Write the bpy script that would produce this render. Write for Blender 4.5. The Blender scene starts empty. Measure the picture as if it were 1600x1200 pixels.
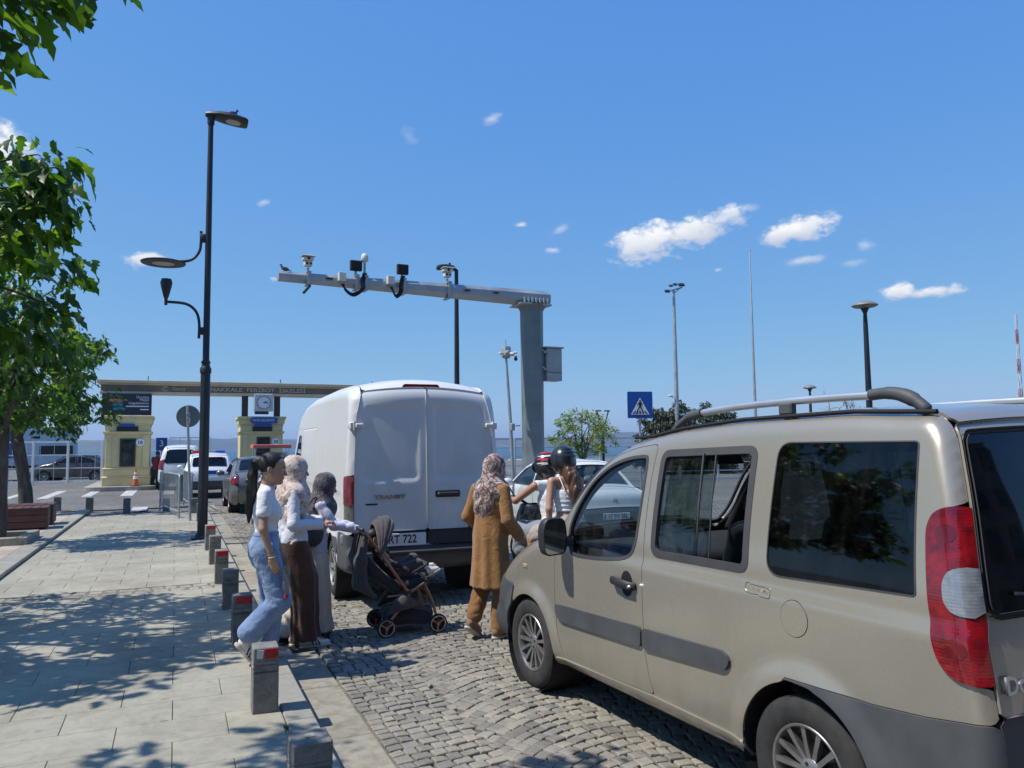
import bpy, bmesh, math, random
import numpy as np
from mathutils import Vector, Matrix
R_ = math.radians
random.seed(7); rng = np.random.default_rng(7)
SC = bpy.context.scene
COL = SC.collection
# ------------------------------------------------------------------ camera
CAMH = 1.75
cd = bpy.data.cameras.new('camera'); cam = bpy.data.objects.new('camera', cd); COL.objects.link(cam)
SC.camera = cam
cd.sensor_fit = 'HORIZONTAL'; cd.sensor_width = 36.0; cd.lens = 36.0 * 1202.0 / 1600.0
cd.clip_start = 0.05; cd.clip_end = 12000
YAW, PITCH, ROLL = R_(23.6), R_(4.55), R_(-0.6)
D_ = Vector((math.sin(YAW)*math.cos(PITCH), math.cos(YAW)*math.cos(PITCH), math.sin(PITCH)))
r0 = Vector((math.cos(YAW), -math.sin(YAW), 0)); u0 = r0.cross(D_)
RR_ = r0*math.cos(ROLL) + u0*math.sin(ROLL); UU_ = u0*math.cos(ROLL) - r0*math.sin(ROLL)
cm = Matrix((RR_, UU_, -D_)).transposed().to_4x4(); cm.translation = (0, 0, CAMH)
cam.matrix_world = cm
# ------------------------------------------------------------------ light
SUN_EL, SUN_AZ = 57.0, 276.0            # azimuth clockwise from +Y
sl = bpy.data.lights.new('sun', 'SUN'); sun = bpy.data.objects.new('sun', sl); COL.objects.link(sun)
sl.energy = 5.0; sl.angle = R_(0.53); sl.color = (1.0, 0.955, 0.89)
sd = Vector((math.sin(R_(SUN_AZ))*math.cos(R_(SUN_EL)), math.cos(R_(SUN_AZ))*math.cos(R_(SUN_EL)), math.sin(R_(SUN_EL))))
sun.rotation_euler = sd.to_track_quat('Z', 'Y').to_euler()
SC.view_settings.view_transform = 'Standard'; SC.view_settings.look = 'None'
SC.view_settings.exposure = 0.1; SC.view_settings.gamma = 1.0; SC.view_settings.use_curve_mapping = False
SC.render.engine = 'CYCLES'
SC.cycles.max_bounces = 8; SC.cycles.transparent_max_bounces = 16; SC.cycles.glossy_bounces = 4
SC.cycles.diffuse_bounces = 3; SC.cycles.caustics_reflective = False; SC.cycles.caustics_refractive = False
SC.cycles.use_denoising = True
W = bpy.data.worlds.new('World'); SC.world = W; W.use_nodes = True

def sky_world():
    nt = W.node_tree; N = nt.nodes; L = nt.links; N.clear()
    out = N.new('ShaderNodeOutputWorld'); bg = N.new('ShaderNodeBackground')
    sk = N.new('ShaderNodeTexSky'); sk.sky_type = 'NISHITA'; sk.sun_disc = False
    sk.sun_elevation = R_(SUN_EL); sk.sun_rotation = R_(SUN_AZ)
    sk.altitude = 0; sk.air_density = 1.0; sk.dust_density = 0.0; sk.ozone_density = 6.0
    bg.inputs[1].default_value = 0.15
    tc = N.new('ShaderNodeTexCoord'); nrm = N.new('ShaderNodeVectorMath'); nrm.operation = 'NORMALIZE'
    L.new(tc.outputs['Generated'], nrm.inputs[0])
    # cloud puffs: each an ellipse of directions broken up by noise, lit from the sun's side
    nz = N.new('ShaderNodeTexNoise'); nz.inputs['Scale'].default_value = 26; nz.inputs['Detail'].default_value = 9; nz.inputs['Roughness'].default_value = 0.62
    nz2 = N.new('ShaderNodeTexNoise'); nz2.inputs['Scale'].default_value = 90; nz2.inputs['Detail'].default_value = 6
    mp = N.new('ShaderNodeMapping'); mp.inputs['Scale'].default_value = (1, 1, 1.7)
    L.new(nrm.outputs[0], mp.inputs[0]); L.new(mp.outputs[0], nz.inputs[0]); L.new(mp.outputs[0], nz2.inputs[0])
    def math_(op, a, b=None, c=None, clamp=False):
        m = N.new('ShaderNodeMath'); m.operation = op; m.use_clamp = clamp
        for i, x in enumerate((a, b, c)):
            if x is None: continue
            if isinstance(x, (int, float)): m.inputs[i].default_value = x
            else: L.new(x, m.inputs[i])
        return m.outputs[0]
    def dot(v):
        d = N.new('ShaderNodeVectorMath'); d.operation = 'DOT_PRODUCT'; L.new(nrm.outputs[0], d.inputs[0]); d.inputs[1].default_value = v
        return d.outputs['Value']
    total = None; shade = None
    # bearing (deg clockwise from +Y), elevation, half width, half height (deg), density, tilt
    CL = CLOUDS
    for (az, el, hw, hh, den, tilt) in CL:
        a, e = R_(az), R_(el)
        c = Vector((math.sin(a)*math.cos(e), math.cos(a)*math.cos(e), math.sin(e)))
        rt = Vector((math.cos(a), -math.sin(a), 0)); up = rt.cross(c)
        t = R_(tilt); r2 = rt*math.cos(t) + up*math.sin(t); u2 = up*math.cos(t) - rt*math.sin(t)
        x = math_('DIVIDE', dot(r2), math.sin(R_(hw))); y = math_('DIVIDE', dot(u2), math.sin(R_(hh)))
        q = math_('SQRT', math_('ADD', math_('MULTIPLY', x, x), math_('MULTIPLY', y, y)))
        m = math_('SUBTRACT', 1.0, q)
        front = math_('GREATER_THAN', dot(c), 0.5)
        f = math_('ADD', m, math_('MULTIPLY', math_('SUBTRACT', nz.outputs[0], 0.52), 2.0))
        f = math_('ADD', f, math_('MULTIPLY', math_('SUBTRACT', nz2.outputs[0], 0.5), 0.7))
        mr = N.new('ShaderNodeMapRange'); mr.interpolation_type = 'SMOOTHSTEP'
        mr.inputs['From Min'].default_value = 0.02; mr.inputs['From Max'].default_value = 0.62 if den > .8 else 0.95
        mr.inputs['To Max'].default_value = den; L.new(f, mr.inputs['Value'])
        core = math_('GREATER_THAN', m, -0.55)
        k = math_('MULTIPLY', math_('MULTIPLY', mr.outputs[0], front), core)
        total = k if total is None else math_('MAXIMUM', total, k)
        s = math_('MULTIPLY', k, math_('ADD', math_('MULTIPLY', y, 0.5), math_('MULTIPLY', f, 0.12)))
        shade = s if shade is None else math_('ADD', shade, s)
    cr = N.new('ShaderNodeMapRange'); cr.inputs['From Min'].default_value = -0.3; cr.inputs['From Max'].default_value = 0.35
    L.new(shade, cr.inputs['Value'])
    cc = N.new('ShaderNodeMix'); cc.data_type = 'RGBA'; L.new(cr.outputs[0], cc.inputs[0])
    cc.inputs['A'].default_value = (3.3, 3.7, 4.5, 1); cc.inputs['B'].default_value = (6.2, 6.3, 6.4, 1)
    mx = N.new('ShaderNodeMix'); mx.data_type = 'RGBA'; L.new(total, mx.inputs[0])
    sp = N.new('ShaderNodeSeparateColor'); L.new(sk.outputs[0], sp.inputs[0]); cb = N.new('ShaderNodeCombineColor')
    # camera response: the phone's tone curve flattens the sky's range, channel by channel
    for i, (lo, g, k) in enumerate(((.4, .74, .054), (1.4, .50, .252), (3.7, .10, .69))):
        L.new(math_('MULTIPLY', math_('POWER', math_('DIVIDE', sp.outputs[i], lo), g), k/.15), cb.inputs[i])
    L.new(cb.outputs[0], mx.inputs['A']); L.new(cc.outputs['Result'], mx.inputs['B'])
    L.new(mx.outputs['Result'], bg.inputs[0]); L.new(bg.outputs[0], out.inputs[0])
CLOUDS = [(33.79, 14.6, 3.58, 1.57, 1, 8), (36.84, 15.22, 3.71, 1.37, 1, 10), (39.37, 16.0, 2.34, 0.9, 0.85, 8), (40.96, 16.48, 1.67, 0.4, 0.45, 4), (44.59, 14.76, 2.66, 1.23, 1, 6), (43.38, 14.45, 1.64, 1.06, 1, 4), (44.5, 12.55, 1.8, 0.44, 0.6, 4), (48.73, 13.19, 0.69, 0.47, 0.45, 0), (47.8, 12.06, 1.02, 0.35, 0.3, 0), (50.77, 9.88, 1.65, 0.72, 1, 4), (52.54, 9.71, 2.4, 0.5, 1, 2), (38.89, 12.38, 0.61, 0.27, 0.5, 8), (22.24, 23.56, 0.94, 0.5, 0.55, 20), (15.99, 22.2, 1.11, 0.81, 0.2, -30), (24.41, 16.24, 0.78, 0.28, 0.8, 0), (27.46, 15.86, 1.1, 0.47, 0.45, 30), (26.85, 14.36, 0.65, 0.28, 0.6, 0), (5.46, 17.18, 0.62, 0.31, 0.45, 25), (-2.14, 12.7, 1.45, 0.64, 0.9, 8), (-11.0, 18.34, 2.46, 1.99, 1, -14), (6.25, 11.95, 0.38, 0.23, 0.5, 0)]
sky_world()

# ------------------------------------------------------------------ materials
MATS = {}
def _nt(name):
    m = bpy.data.materials.new(name); m.use_nodes = True
    nt = m.node_tree; b = nt.nodes['Principled BSDF']
    MATS[name] = m
    return m, nt, b, nt.nodes, nt.links
def setp(b, **k):
    for a, v in k.items():
        a = {'rough': 'Roughness', 'metal': 'Metallic', 'coat': 'Coat Weight', 'coatr': 'Coat Roughness', 'ior': 'IOR', 'trans': 'Transmission Weight',
             'alpha': 'Alpha', 'sheen': 'Sheen Weight', 'spec': 'Specular IOR Level', 'sss': 'Subsurface Weight', 'es': 'Emission Strength'}.get(a, a)
        b.inputs[a].default_value = v
def noise_node(N, L, scale, detail=5, rough=.55, coord='Object', dist=0, stretch=None):
    tc = N.new('ShaderNodeTexCoord'); n = N.new('ShaderNodeTexNoise')
    n.inputs['Scale'].default_value = scale; n.inputs['Detail'].default_value = detail; n.inputs['Roughness'].default_value = rough; n.inputs['Distortion'].default_value = dist
    if coord == 'World':
        g = N.new('ShaderNodeNewGeometry'); src = g.outputs['Position']
    else: src = tc.outputs[coord]
    if stretch:
        mp = N.new('ShaderNodeMapping'); mp.inputs['Scale'].default_value = stretch; L.new(src, mp.inputs[0]); src = mp.outputs[0]
    L.new(src, n.inputs[0]); return n
def ramp(N, L, src, stops):
    r = N.new('ShaderNodeValToRGB'); L.new(src, r.inputs[0]); e = r.color_ramp.elements
    while len(e) < len(stops): e.new(.5)
    for i, (p, c) in enumerate(stops):
        e[i].position = p; e[i].color = (*c, 1) if len(c) == 3 else c
    return r
def mixc(N, L, fac, a, b, mode='MIX'):
    m = N.new('ShaderNodeMix'); m.data_type = 'RGBA'; m.blend_type = mode
    for s, v in ((m.inputs[0], fac), (m.inputs['A'], a), (m.inputs['B'], b)):
        if isinstance(v, (int, float)): s.default_value = v
        elif isinstance(v, tuple): s.default_value = (*v, 1) if len(v) == 3 else v
        else: L.new(v, s)
    return m.outputs['Result']
def bump(N, L, b, src, strength=.3, dist=.01):
    n = N.new('ShaderNodeBump'); n.inputs['Strength'].default_value = strength; n.inputs['Distance'].default_value = dist
    L.new(src, n.inputs['Height']); L.new(n.outputs[0], b.inputs['Normal']); return n
def mat(name, col, rough=.5, metal=0, var=.12, vs=6, bmp=0, bs=60, rvar=0.0, coord='Object', stretch=None, rand=0, **k):
    if name in MATS: return MATS[name]
    m, nt, b, N, L = _nt(name)
    n = noise_node(N, L, vs, coord=coord, stretch=stretch)
    lo = tuple(max(0, c*(1-var)) for c in col); hi = tuple(min(1, c*(1+var)) for c in col)
    r = ramp(N, L, n.outputs[0], [(.3, lo), (.7, hi)])
    o = r.outputs[0]
    if rand:
        g = N.new('ShaderNodeNewGeometry'); oi = N.new('ShaderNodeObjectInfo')
        ad = N.new('ShaderNodeMath'); ad.operation = 'ADD'; L.new(g.outputs['Random Per Island'], ad.inputs[0]); L.new(oi.outputs['Random'], ad.inputs[1])
        fr = N.new('ShaderNodeMath'); fr.operation = 'FRACT'; L.new(ad.outputs[0], fr.inputs[0])
        rr = ramp(N, L, fr.outputs[0], [(0, (1-rand,)*3), (1, (1+rand*.6,)*3)])
        o = mixc(N, L, 1.0, o, rr.outputs[0], 'MULTIPLY')
    L.new(o, b.inputs['Base Color'])
    setp(b, rough=rough, metal=metal, **k)
    if rvar:
        mr = N.new('ShaderNodeMapRange'); L.new(n.outputs[0], mr.inputs[0]); mr.inputs[1].default_value = .3; mr.inputs[2].default_value = .7
        mr.inputs[3].default_value = max(0, rough-rvar); mr.inputs[4].default_value = min(1, rough+rvar); L.new(mr.outputs[0], b.inputs['Roughness'])
    if bmp:
        n2 = noise_node(N, L, bs, coord=coord, stretch=stretch); bump(N, L, b, n2.outputs[0], bmp)
    return m
def paint_mat(name, col, metal=.0, rough=.32, dirt=(.30, .26, .2), dirtamt=.5, zlo=.2, zhi=.9, flake=0, coat=.6):
    """car paint with road dust that thickens towards the sills (object z) and in faint streaks"""
    m, nt, b, N, L = _nt(name)
    g = N.new('ShaderNodeNewGeometry'); sx = N.new('ShaderNodeSeparateXYZ'); L.new(g.outputs['Position'], sx.inputs[0])
    mr = N.new('ShaderNodeMapRange'); L.new(sx.outputs[2], mr.inputs[0]); mr.inputs[1].default_value = zhi; mr.inputs[2].default_value = zlo
    mr.inputs[3].default_value = .12; mr.inputs[4].default_value = 1.0
    n = noise_node(N, L, 5, 8, .65, 'World', .5, (1, 1, .5)); n2 = noise_node(N, L, 40, 4, .6, 'World')
    mu = N.new('ShaderNodeMath'); mu.operation = 'MULTIPLY'; L.new(mr.outputs[0], mu.inputs[0])
    rp = ramp(N, L, n.outputs[0], [(.35, (.1,)*3), (.72, (1,)*3)]); L.new(rp.outputs[0], mu.inputs[1])
    mu2 = N.new('ShaderNodeMath'); mu2.operation = 'MULTIPLY'; L.new(mu.outputs[0], mu2.inputs[0]); mu2.inputs[1].default_value = dirtamt
    base = mixc(N, L, n2.outputs[0], tuple(c*.96 for c in col), tuple(min(1, c*1.03) for c in col))
    c = mixc(N, L, mu2.outputs[0], base, dirt)
    L.new(c, b.inputs['Base Color'])
    rr = N.new('ShaderNodeMapRange'); L.new(mu2.outputs[0], rr.inputs[0]); rr.inputs[3].default_value = rough; rr.inputs[4].default_value = .85
    L.new(rr.outputs[0], b.inputs['Roughness'])
    cw = N.new('ShaderNodeMapRange'); L.new(mu2.outputs[0], cw.inputs[0]); cw.inputs[3].default_value = coat; cw.inputs[4].default_value = 0; L.new(cw.outputs[0], b.inputs['Coat Weight'])
    setp(b, metal=metal, coatr=.12)
    bn = noise_node(N, L, 2.2, 2, .5, 'World'); bump(N, L, b, bn.outputs[0], .05, .02)
    return m
def glass_mat(name, tint=(.2, .24, .24), opacity=.35, rough=.03):
    """thin tinted pane: straight transmission times the tint, plus mirror reflection"""
    m, nt, b, N, L = _nt(name); N.remove(b)
    out = N['Material Output']; tr = N.new('ShaderNodeBsdfTransparent'); tr.inputs[0].default_value = (*tint, 1)
    gl = N.new('ShaderNodeBsdfGlossy'); gl.inputs['Roughness'].default_value = rough; gl.inputs[0].default_value = (.9, .95, 1, 1)
    fr = N.new('ShaderNodeFresnel'); gb = N.new('ShaderNodeNewGeometry'); mi = N.new('ShaderNodeMapRange'); L.new(gb.outputs['Backfacing'], mi.inputs[0]); mi.inputs[3].default_value = 1.5; mi.inputs[4].default_value = 1/1.5; L.new(mi.outputs[0], fr.inputs[0])
    df = N.new('ShaderNodeBsdfDiffuse'); df.inputs[0].default_value = (.28, .27, .24, 1)
    n = noise_node(N, L, 9, 7, .7, 'World', .4, (1, 1, .25)); rp = ramp(N, L, n.outputs[0], [(.45 if opacity < .9 else .2, (0,)*3), (.85 if opacity < .9 else .6, (min(opacity, .6),)*3)])
    m1 = N.new('ShaderNodeMixShader'); L.new(rp.outputs[0], m1.inputs[0]); L.new(tr.outputs[0], m1.inputs[1]); L.new(df.outputs[0], m1.inputs[2])
    m2 = N.new('ShaderNodeMixShader'); L.new(fr.outputs[0], m2.inputs[0]); L.new(m1.outputs[0], m2.inputs[1]); L.new(gl.outputs[0], m2.inputs[2])
    L.new(m2.outputs[0], out.inputs[0]); return m
def leaf_mat(name, dark, light, back, tl=.35):
    m, nt, b, N, L = _nt(name)
    g = N.new('ShaderNodeNewGeometry'); oi = N.new('ShaderNodeObjectInfo')
    ad = N.new('ShaderNodeMath'); ad.operation = 'ADD'; L.new(g.outputs['Random Per Island'], ad.inputs[0]); L.new(oi.outputs['Random'], ad.inputs[1])
    fr = N.new('ShaderNodeMath'); fr.operation = 'FRACT'; L.new(ad.outputs[0], fr.inputs[0])
    c = ramp(N, L, fr.outputs[0], [(0, dark), (.75, light), (1, back)])
    n = noise_node(N, L, 30, 4); c2 = mixc(N, L, n.outputs[0], c.outputs[0], tuple(x*.7 for x in dark))
    L.new(c2, b.inputs['Base Color']); setp(b, rough=.42, spec=.45)
    t = N.new('ShaderNodeBsdfTranslucent'); tc_ = mixc(N, L, 1.0, c.outputs[0], (2.3, 2.4, .8), 'MULTIPLY'); L.new(tc_, t.inputs[0])
    mx = N.new('ShaderNodeMixShader'); mx.inputs[0].default_value = tl; L.new(b.outputs[0], mx.inputs[1]); L.new(t.outputs[0], mx.inputs[2])
    L.new(mx.outputs[0], N['Material Output'].inputs[0]); return m
def emit_free_text():
    pass

# ------------------------------------------------------------------ objects
def link(o): COL.objects.link(o); return o
def tag(o, label=None, cat=None, group=None, kind=None):
    if label: o['label'] = label
    if cat: o['category'] = cat
    if group: o['group'] = group
    if kind: o['kind'] = kind
    return o
def empty(name, loc=(0, 0, 0), rz=0, label=None, cat=None, group=None, parent=None):
    o = bpy.data.objects.new(name, None); link(o); o.location = loc; o.rotation_euler = (0, 0, rz); o.empty_display_size = .1
    if parent: o.parent = parent
    return tag(o, label, cat, group)
def mesh_obj(name, V, Fc, m, parent=None, smooth=False, loc=None, rot=None, mi=None):
    me = bpy.data.meshes.new(name); me.from_pydata([tuple(v) for v in V], [], Fc)
    for x in (m if isinstance(m, (list, tuple)) else [m]): me.materials.append(x)
    if mi is not None: me.polygons.foreach_set('material_index', mi)
    if smooth: me.polygons.foreach_set('use_smooth', [True]*len(me.polygons))
    me.update()
    o = bpy.data.objects.new(name, me); link(o)
    if parent is not None: o.parent = parent
    if loc is not None: o.location = loc
    if rot is not None: o.rotation_euler = rot
    return o
def copy_tree(o, parent=None):
    c = o.copy(); link(c); c.parent = parent
    for ch in o.children: copy_tree(ch, c)
    return c
def edge_split(o, ang=35):
    me = o.data
    me.polygons.foreach_set('use_smooth', [True]*len(me.polygons))
    bm = bmesh.new(); bm.from_mesh(me)
    for e in bm.edges:
        if len(e.link_faces) == 2 and e.calc_face_angle(0) > R_(ang): e.smooth = False
    bm.to_mesh(me); bm.free(); return o

_chv = [(s, a) for s in [(x, y, z) for x in (-1, 1) for y in (-1, 1) for z in (-1, 1)] for a in range(3)]
_chi = {k: i for i, k in enumerate(_chv)}
def _chf():
    F = []
    S = [(x, y, z) for x in (-1, 1) for y in (-1, 1) for z in (-1, 1)]
    for s in S: F.append([_chi[(s, a)] for a in range(3)])
    for a in range(3):
        b, c = (a+1) % 3, (a+2) % 3
        for sg in (-1, 1):
            q = []
            for (sb, sc) in ((-1, -1), (1, -1), (1, 1), (-1, 1)):
                s = [0, 0, 0]; s[a] = sg; s[b] = sb; s[c] = sc; q.append(_chi[(tuple(s), a)])
            F.append(q)
        for sb in (-1, 1):
            for sc in (-1, 1):
                s0 = [0, 0, 0]; s0[b] = sb; s0[c] = sc
                s1 = list(s0); s0[a] = -1; s1[a] = 1
                F.append([_chi[(tuple(s0), b)], _chi[(tuple(s1), b)], _chi[(tuple(s1), c)], _chi[(tuple(s0), c)]])
    P = {i: np.array(s, float) + 0 for i, (s, a) in enumerate(_chv)}
    out = []
    for f in F:
        v = [np.array(_chv[i][0], float)*.8 + np.eye(3)[_chv[i][1]]*np.array(_chv[i][0])*.2 for i in f]
        n = np.cross(v[1]-v[0], v[2]-v[0]); c = sum(v)
        out.append(f if n @ c > 0 else f[::-1])
    return out
_CHF = _chf()
class MB:
    def __init__(s): s.V = []; s.F = []; s.M = Matrix()
    def add(s, V, F):
        o = len(s.V); M = s.M
        s.V += [tuple(M @ Vector(v)) for v in V]; s.F += [[i+o for i in f] for f in F]; return s
    def box(s, c, d, bev=0, rz=0, rot=None, taper=None):
        h = [x/2 for x in d]; bev = min(bev, min(h)*.95)
        m = rot if rot is not None else Matrix.Rotation(rz, 3, 'Z')
        if bev <= 0:
            V = [(x*h[0], y*h[1], z*h[2]) for x in (-1, 1) for y in (-1, 1) for z in (-1, 1)]
            F = [[0, 1, 3, 2], [4, 6, 7, 5], [0, 4, 5, 1], [2, 3, 7, 6], [0, 2, 6, 4], [1, 5, 7, 3]]
        else:
            V = [tuple(sg[i]*(h[i] - (0 if i == a else bev)) for i in range(3)) for sg, a in _chv]; F = _CHF
        if taper: V = [(x*(1+(taper[0]-1)*(z/d[2]+.5)), y*(1+(taper[1]-1)*(z/d[2]+.5)), z) for x, y, z in V]
        c = Vector(c); return s.add([m @ Vector(v) + c for v in V], F)
    def tube(s, pts, r, n=8, caps=True, closed=False, flat=None):
        P = [Vector(p) for p in pts]; k = len(P); rs = list(r) if isinstance(r, (list, tuple)) else [r]*k
        V = []; F = []; up = None
        for i, p in enumerate(P):
            a = P[i-1] if (i > 0 or closed) else P[i]; b = P[(i+1) % k] if (i < k-1 or closed) else P[i]
            t = (b-a).normalized()
            if up is None: up = Vector((0, 0, 1)) if abs(t.z) < .9 else Vector((1, 0, 0))
            u = (up - t*up.dot(t)).normalized(); w = t.cross(u); up = u
            for j in range(n):
                q = 2*math.pi*j/n + math.pi/n
                fx, fy = (1, 1) if flat is None else flat
                V.append(p + (u*math.cos(q)*fx + w*math.sin(q)*fy)*rs[i])
        for i in range(k if closed else k-1):
            for j in range(n):
                a = i*n+j; b = i*n+(j+1) % n; c = ((i+1) % k)*n+(j+1) % n; d = ((i+1) % k)*n+j
                F.append([a, b, c, d])
        if caps and not closed: F += [list(range(n))[::-1], list(range((k-1)*n, k*n))]
        return s.add(V, F)
    def cyl(s, a, b, r, r2=None, n=16): return s.tube([a, b], [r, r if r2 is None else r2], n)
    def lathe(s, prof, n=24, c=(0, 0, 0), axis=None, a0=0, a1=2*math.pi):
        full = abs(a1-a0-2*math.pi) < 1e-6; k = n if full else n+1
        m = axis if axis is not None else Matrix.Identity(3); c = Vector(c); V = []; F = []
        for i in range(k):
            q = a0 + (a1-a0)*i/n
            for (r, z) in prof: V.append(m @ Vector((r*math.cos(q), r*math.sin(q), z)) + c)
        p = len(prof)
        for i in range(n):
            for j in range(p-1):
                a = i*p+j; b = ((i+1) % k)*p+j
                F.append([a, b, b+1, a+1])
        return s.add(V, F)
    def prism(s, poly, z0, z1, m=None, c=(0, 0, 0)):
        m = m if m is not None else Matrix.Identity(3); c = Vector(c); k = len(poly)
        ar = sum(poly[i][0]*poly[(i+1) % k][1]-poly[(i+1) % k][0]*poly[i][1] for i in range(k))
        if ar < 0: poly = poly[::-1]
        V = [m @ Vector((x, y, z)) + c for z in (z0, z1) for x, y in poly]
        F = [list(range(k))[::-1], list(range(k, 2*k))] + [[i, (i+1) % k, k+(i+1) % k, k+i] for i in range(k)]
        return s.add(V, F)
    def ell(s, c, r, n=16, m=None, rot=None):
        m = m or n//2; r = (r,)*3 if isinstance(r, (int, float)) else r; c = Vector(c); V = []; F = []
        for i in range(m+1):
            t = math.pi*i/m
            for j in range(n):
                q = 2*math.pi*j/n; v = Vector((r[0]*math.sin(t)*math.cos(q), r[1]*math.sin(t)*math.sin(q), r[2]*math.cos(t)))
                V.append((rot @ v if rot is not None else v) + c)
        for i in range(m):
            for j in range(n): F.append([i*n+j, (i+1)*n+j, (i+1)*n+(j+1) % n, i*n+(j+1) % n])
        return s.add(V, F)
    def grid(s, fn, nu, nv):
        V = [fn(i/nu, j/nv) for i in range(nu+1) for j in range(nv+1)]
        F = [[i*(nv+1)+j, (i+1)*(nv+1)+j, (i+1)*(nv+1)+j+1, i*(nv+1)+j+1] for i in range(nu) for j in range(nv)]
        return s.add(V, F)
    def build(s, name, m, parent=None, smooth=False, split=None, loc=None, rot=None):
        o = mesh_obj(name, s.V, s.F, m, parent, smooth, loc, rot)
        if split: edge_split(o, split)
        return o
ZtoX = Matrix(((0, 0, 1), (1, 0, 0), (0, 1, 0)))     # local z axis -> world x
ZtoY = Matrix(((1, 0, 0), (0, 0, -1), (0, 1, 0))).transposed().transposed()
def axis_m(d):
    return Vector(d).to_track_quat('Z', 'Y').to_matrix()

def text_obj(name, s, size, m, parent=None, loc=(0, 0, 0), rot=None, depth=.004, align='CENTER', sx=1.0, M4=None, bold=0):
    cu = bpy.data.curves.new(name, 'FONT'); cu.body = s; cu.size = size; cu.extrude = depth; cu.align_x = align; cu.align_y = 'CENTER'
    cu.offset = bold; cu.resolution_u = 3
    t = bpy.data.objects.new(name, cu); link(t)
    me = bpy.data.meshes.new_from_object(t.evaluated_get(bpy.context.evaluated_depsgraph_get()))
    bpy.data.objects.remove(t); bpy.data.curves.remove(cu)
    me.materials.clear(); me.materials.append(m)
    if sx != 1: me.transform(Matrix.Diagonal((sx, 1, 1, 1)))
    o = bpy.data.objects.new(name, me); link(o)
    if parent: o.parent = parent
    if M4 is not None: o.matrix_local = M4
    else:
        o.location = loc
        if rot: o.rotation_euler = rot
    return o
def face_m(origin, right, up):
    r = Vector(right).normalized(); u = Vector(up).normalized(); n = r.cross(u)
    M = Matrix((r, u, n)).transposed().to_4x4(); M.translation = origin; return M
# ------------------------------------------------------------------ trimmed surface sheets
def rpoly(pts, r, n=6, closed=True):
    """round the corners of a polygon; r is one radius or one per corner"""
    k = len(pts); out = []
    for i in range(k):
        p = np.array(pts[i], float); a = np.array(pts[i-1], float); b = np.array(pts[(i+1) % k], float)
        ri = r[i] if isinstance(r, (list, tuple)) else r
        if not closed and i in (0, k-1): out.append(tuple(p)); continue
        da, db = a-p, b-p; la, lb = np.linalg.norm(da), np.linalg.norm(db)
        if la < 1e-9 or lb < 1e-9: continue
        t = min(ri, la*.48, lb*.48); A, B = p+da/la*t, p+db/lb*t
        for j in range(n+1):
            q = j/n; out.append(tuple((1-q)**2*A+2*q*(1-q)*p+q*q*B))
    return out
def spline(pts, n=6, closed=True):
    P = [np.array(p, float) for p in pts]; k = len(P); out = []
    for i in range(k if closed else k-1):
        p0, p1, p2, p3 = (P[(i-1) % k], P[i], P[(i+1) % k], P[(i+2) % k]) if closed else (P[max(i-1, 0)], P[i], P[i+1], P[min(i+2, k-1)])
        for j in range(n):
            t = j/n
            out.append(tuple(.5*((2*p1)+(-p0+p2)*t+(2*p0-5*p1+4*p2-p3)*t*t+(-p0+3*p1-3*p2+p3)*t**3)))
    if not closed: out.append(tuple(P[-1]))
    return out
def psdf(poly):
    """signed distance to a closed polygon, negative inside"""
    P = np.array(poly, float); A = P; B = np.roll(P, -1, 0)
    def f(U, V):
        sh = U.shape; u = U.ravel(); v = V.ravel(); best = np.full(u.shape, 1e9); ins = np.zeros(u.shape, bool)
        for (ax, ay), (bx, by) in zip(A, B):
            ex, ey = bx-ax, by-ay; L2 = ex*ex+ey*ey
            if L2 < 1e-14: continue
            t = np.clip(((u-ax)*ex+(v-ay)*ey)/L2, 0, 1)
            d = (u-ax-t*ex)**2+(v-ay-t*ey)**2; np.minimum(best, d, out=best)
            c = ((ay > v) != (by > v))
            if ey != 0: ins ^= c & (u < ex*(v-ay)/ey+ax)
        d = np.sqrt(best); return np.where(ins, -d, d).reshape(sh)
    f.box = (P[:, 0].min(), P[:, 0].max(), P[:, 1].min(), P[:, 1].max()); return f
def csdf(cx, cy, r):
    f = lambda U, V: np.sqrt((U-cx)**2+(V-cy)**2)-r
    f.box = (cx-r, cx+r, cy-r, cy+r); return f
def s_and(*fs):
    f = lambda U, V: np.maximum.reduce([g(U, V) for g in fs])
    return f
def s_or(*fs): return lambda U, V: np.minimum.reduce([g(U, V) for g in fs])
def s_not(f, grow=0): return lambda U, V: -(f(U, V)-grow)
def s_off(f, d): 
    g = lambda U, V: f(U, V)-d
    if hasattr(f, 'box'): b = f.box; g.box = (b[0]-d, b[1]+d, b[2]-d, b[3]+d)
    return g
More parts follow.
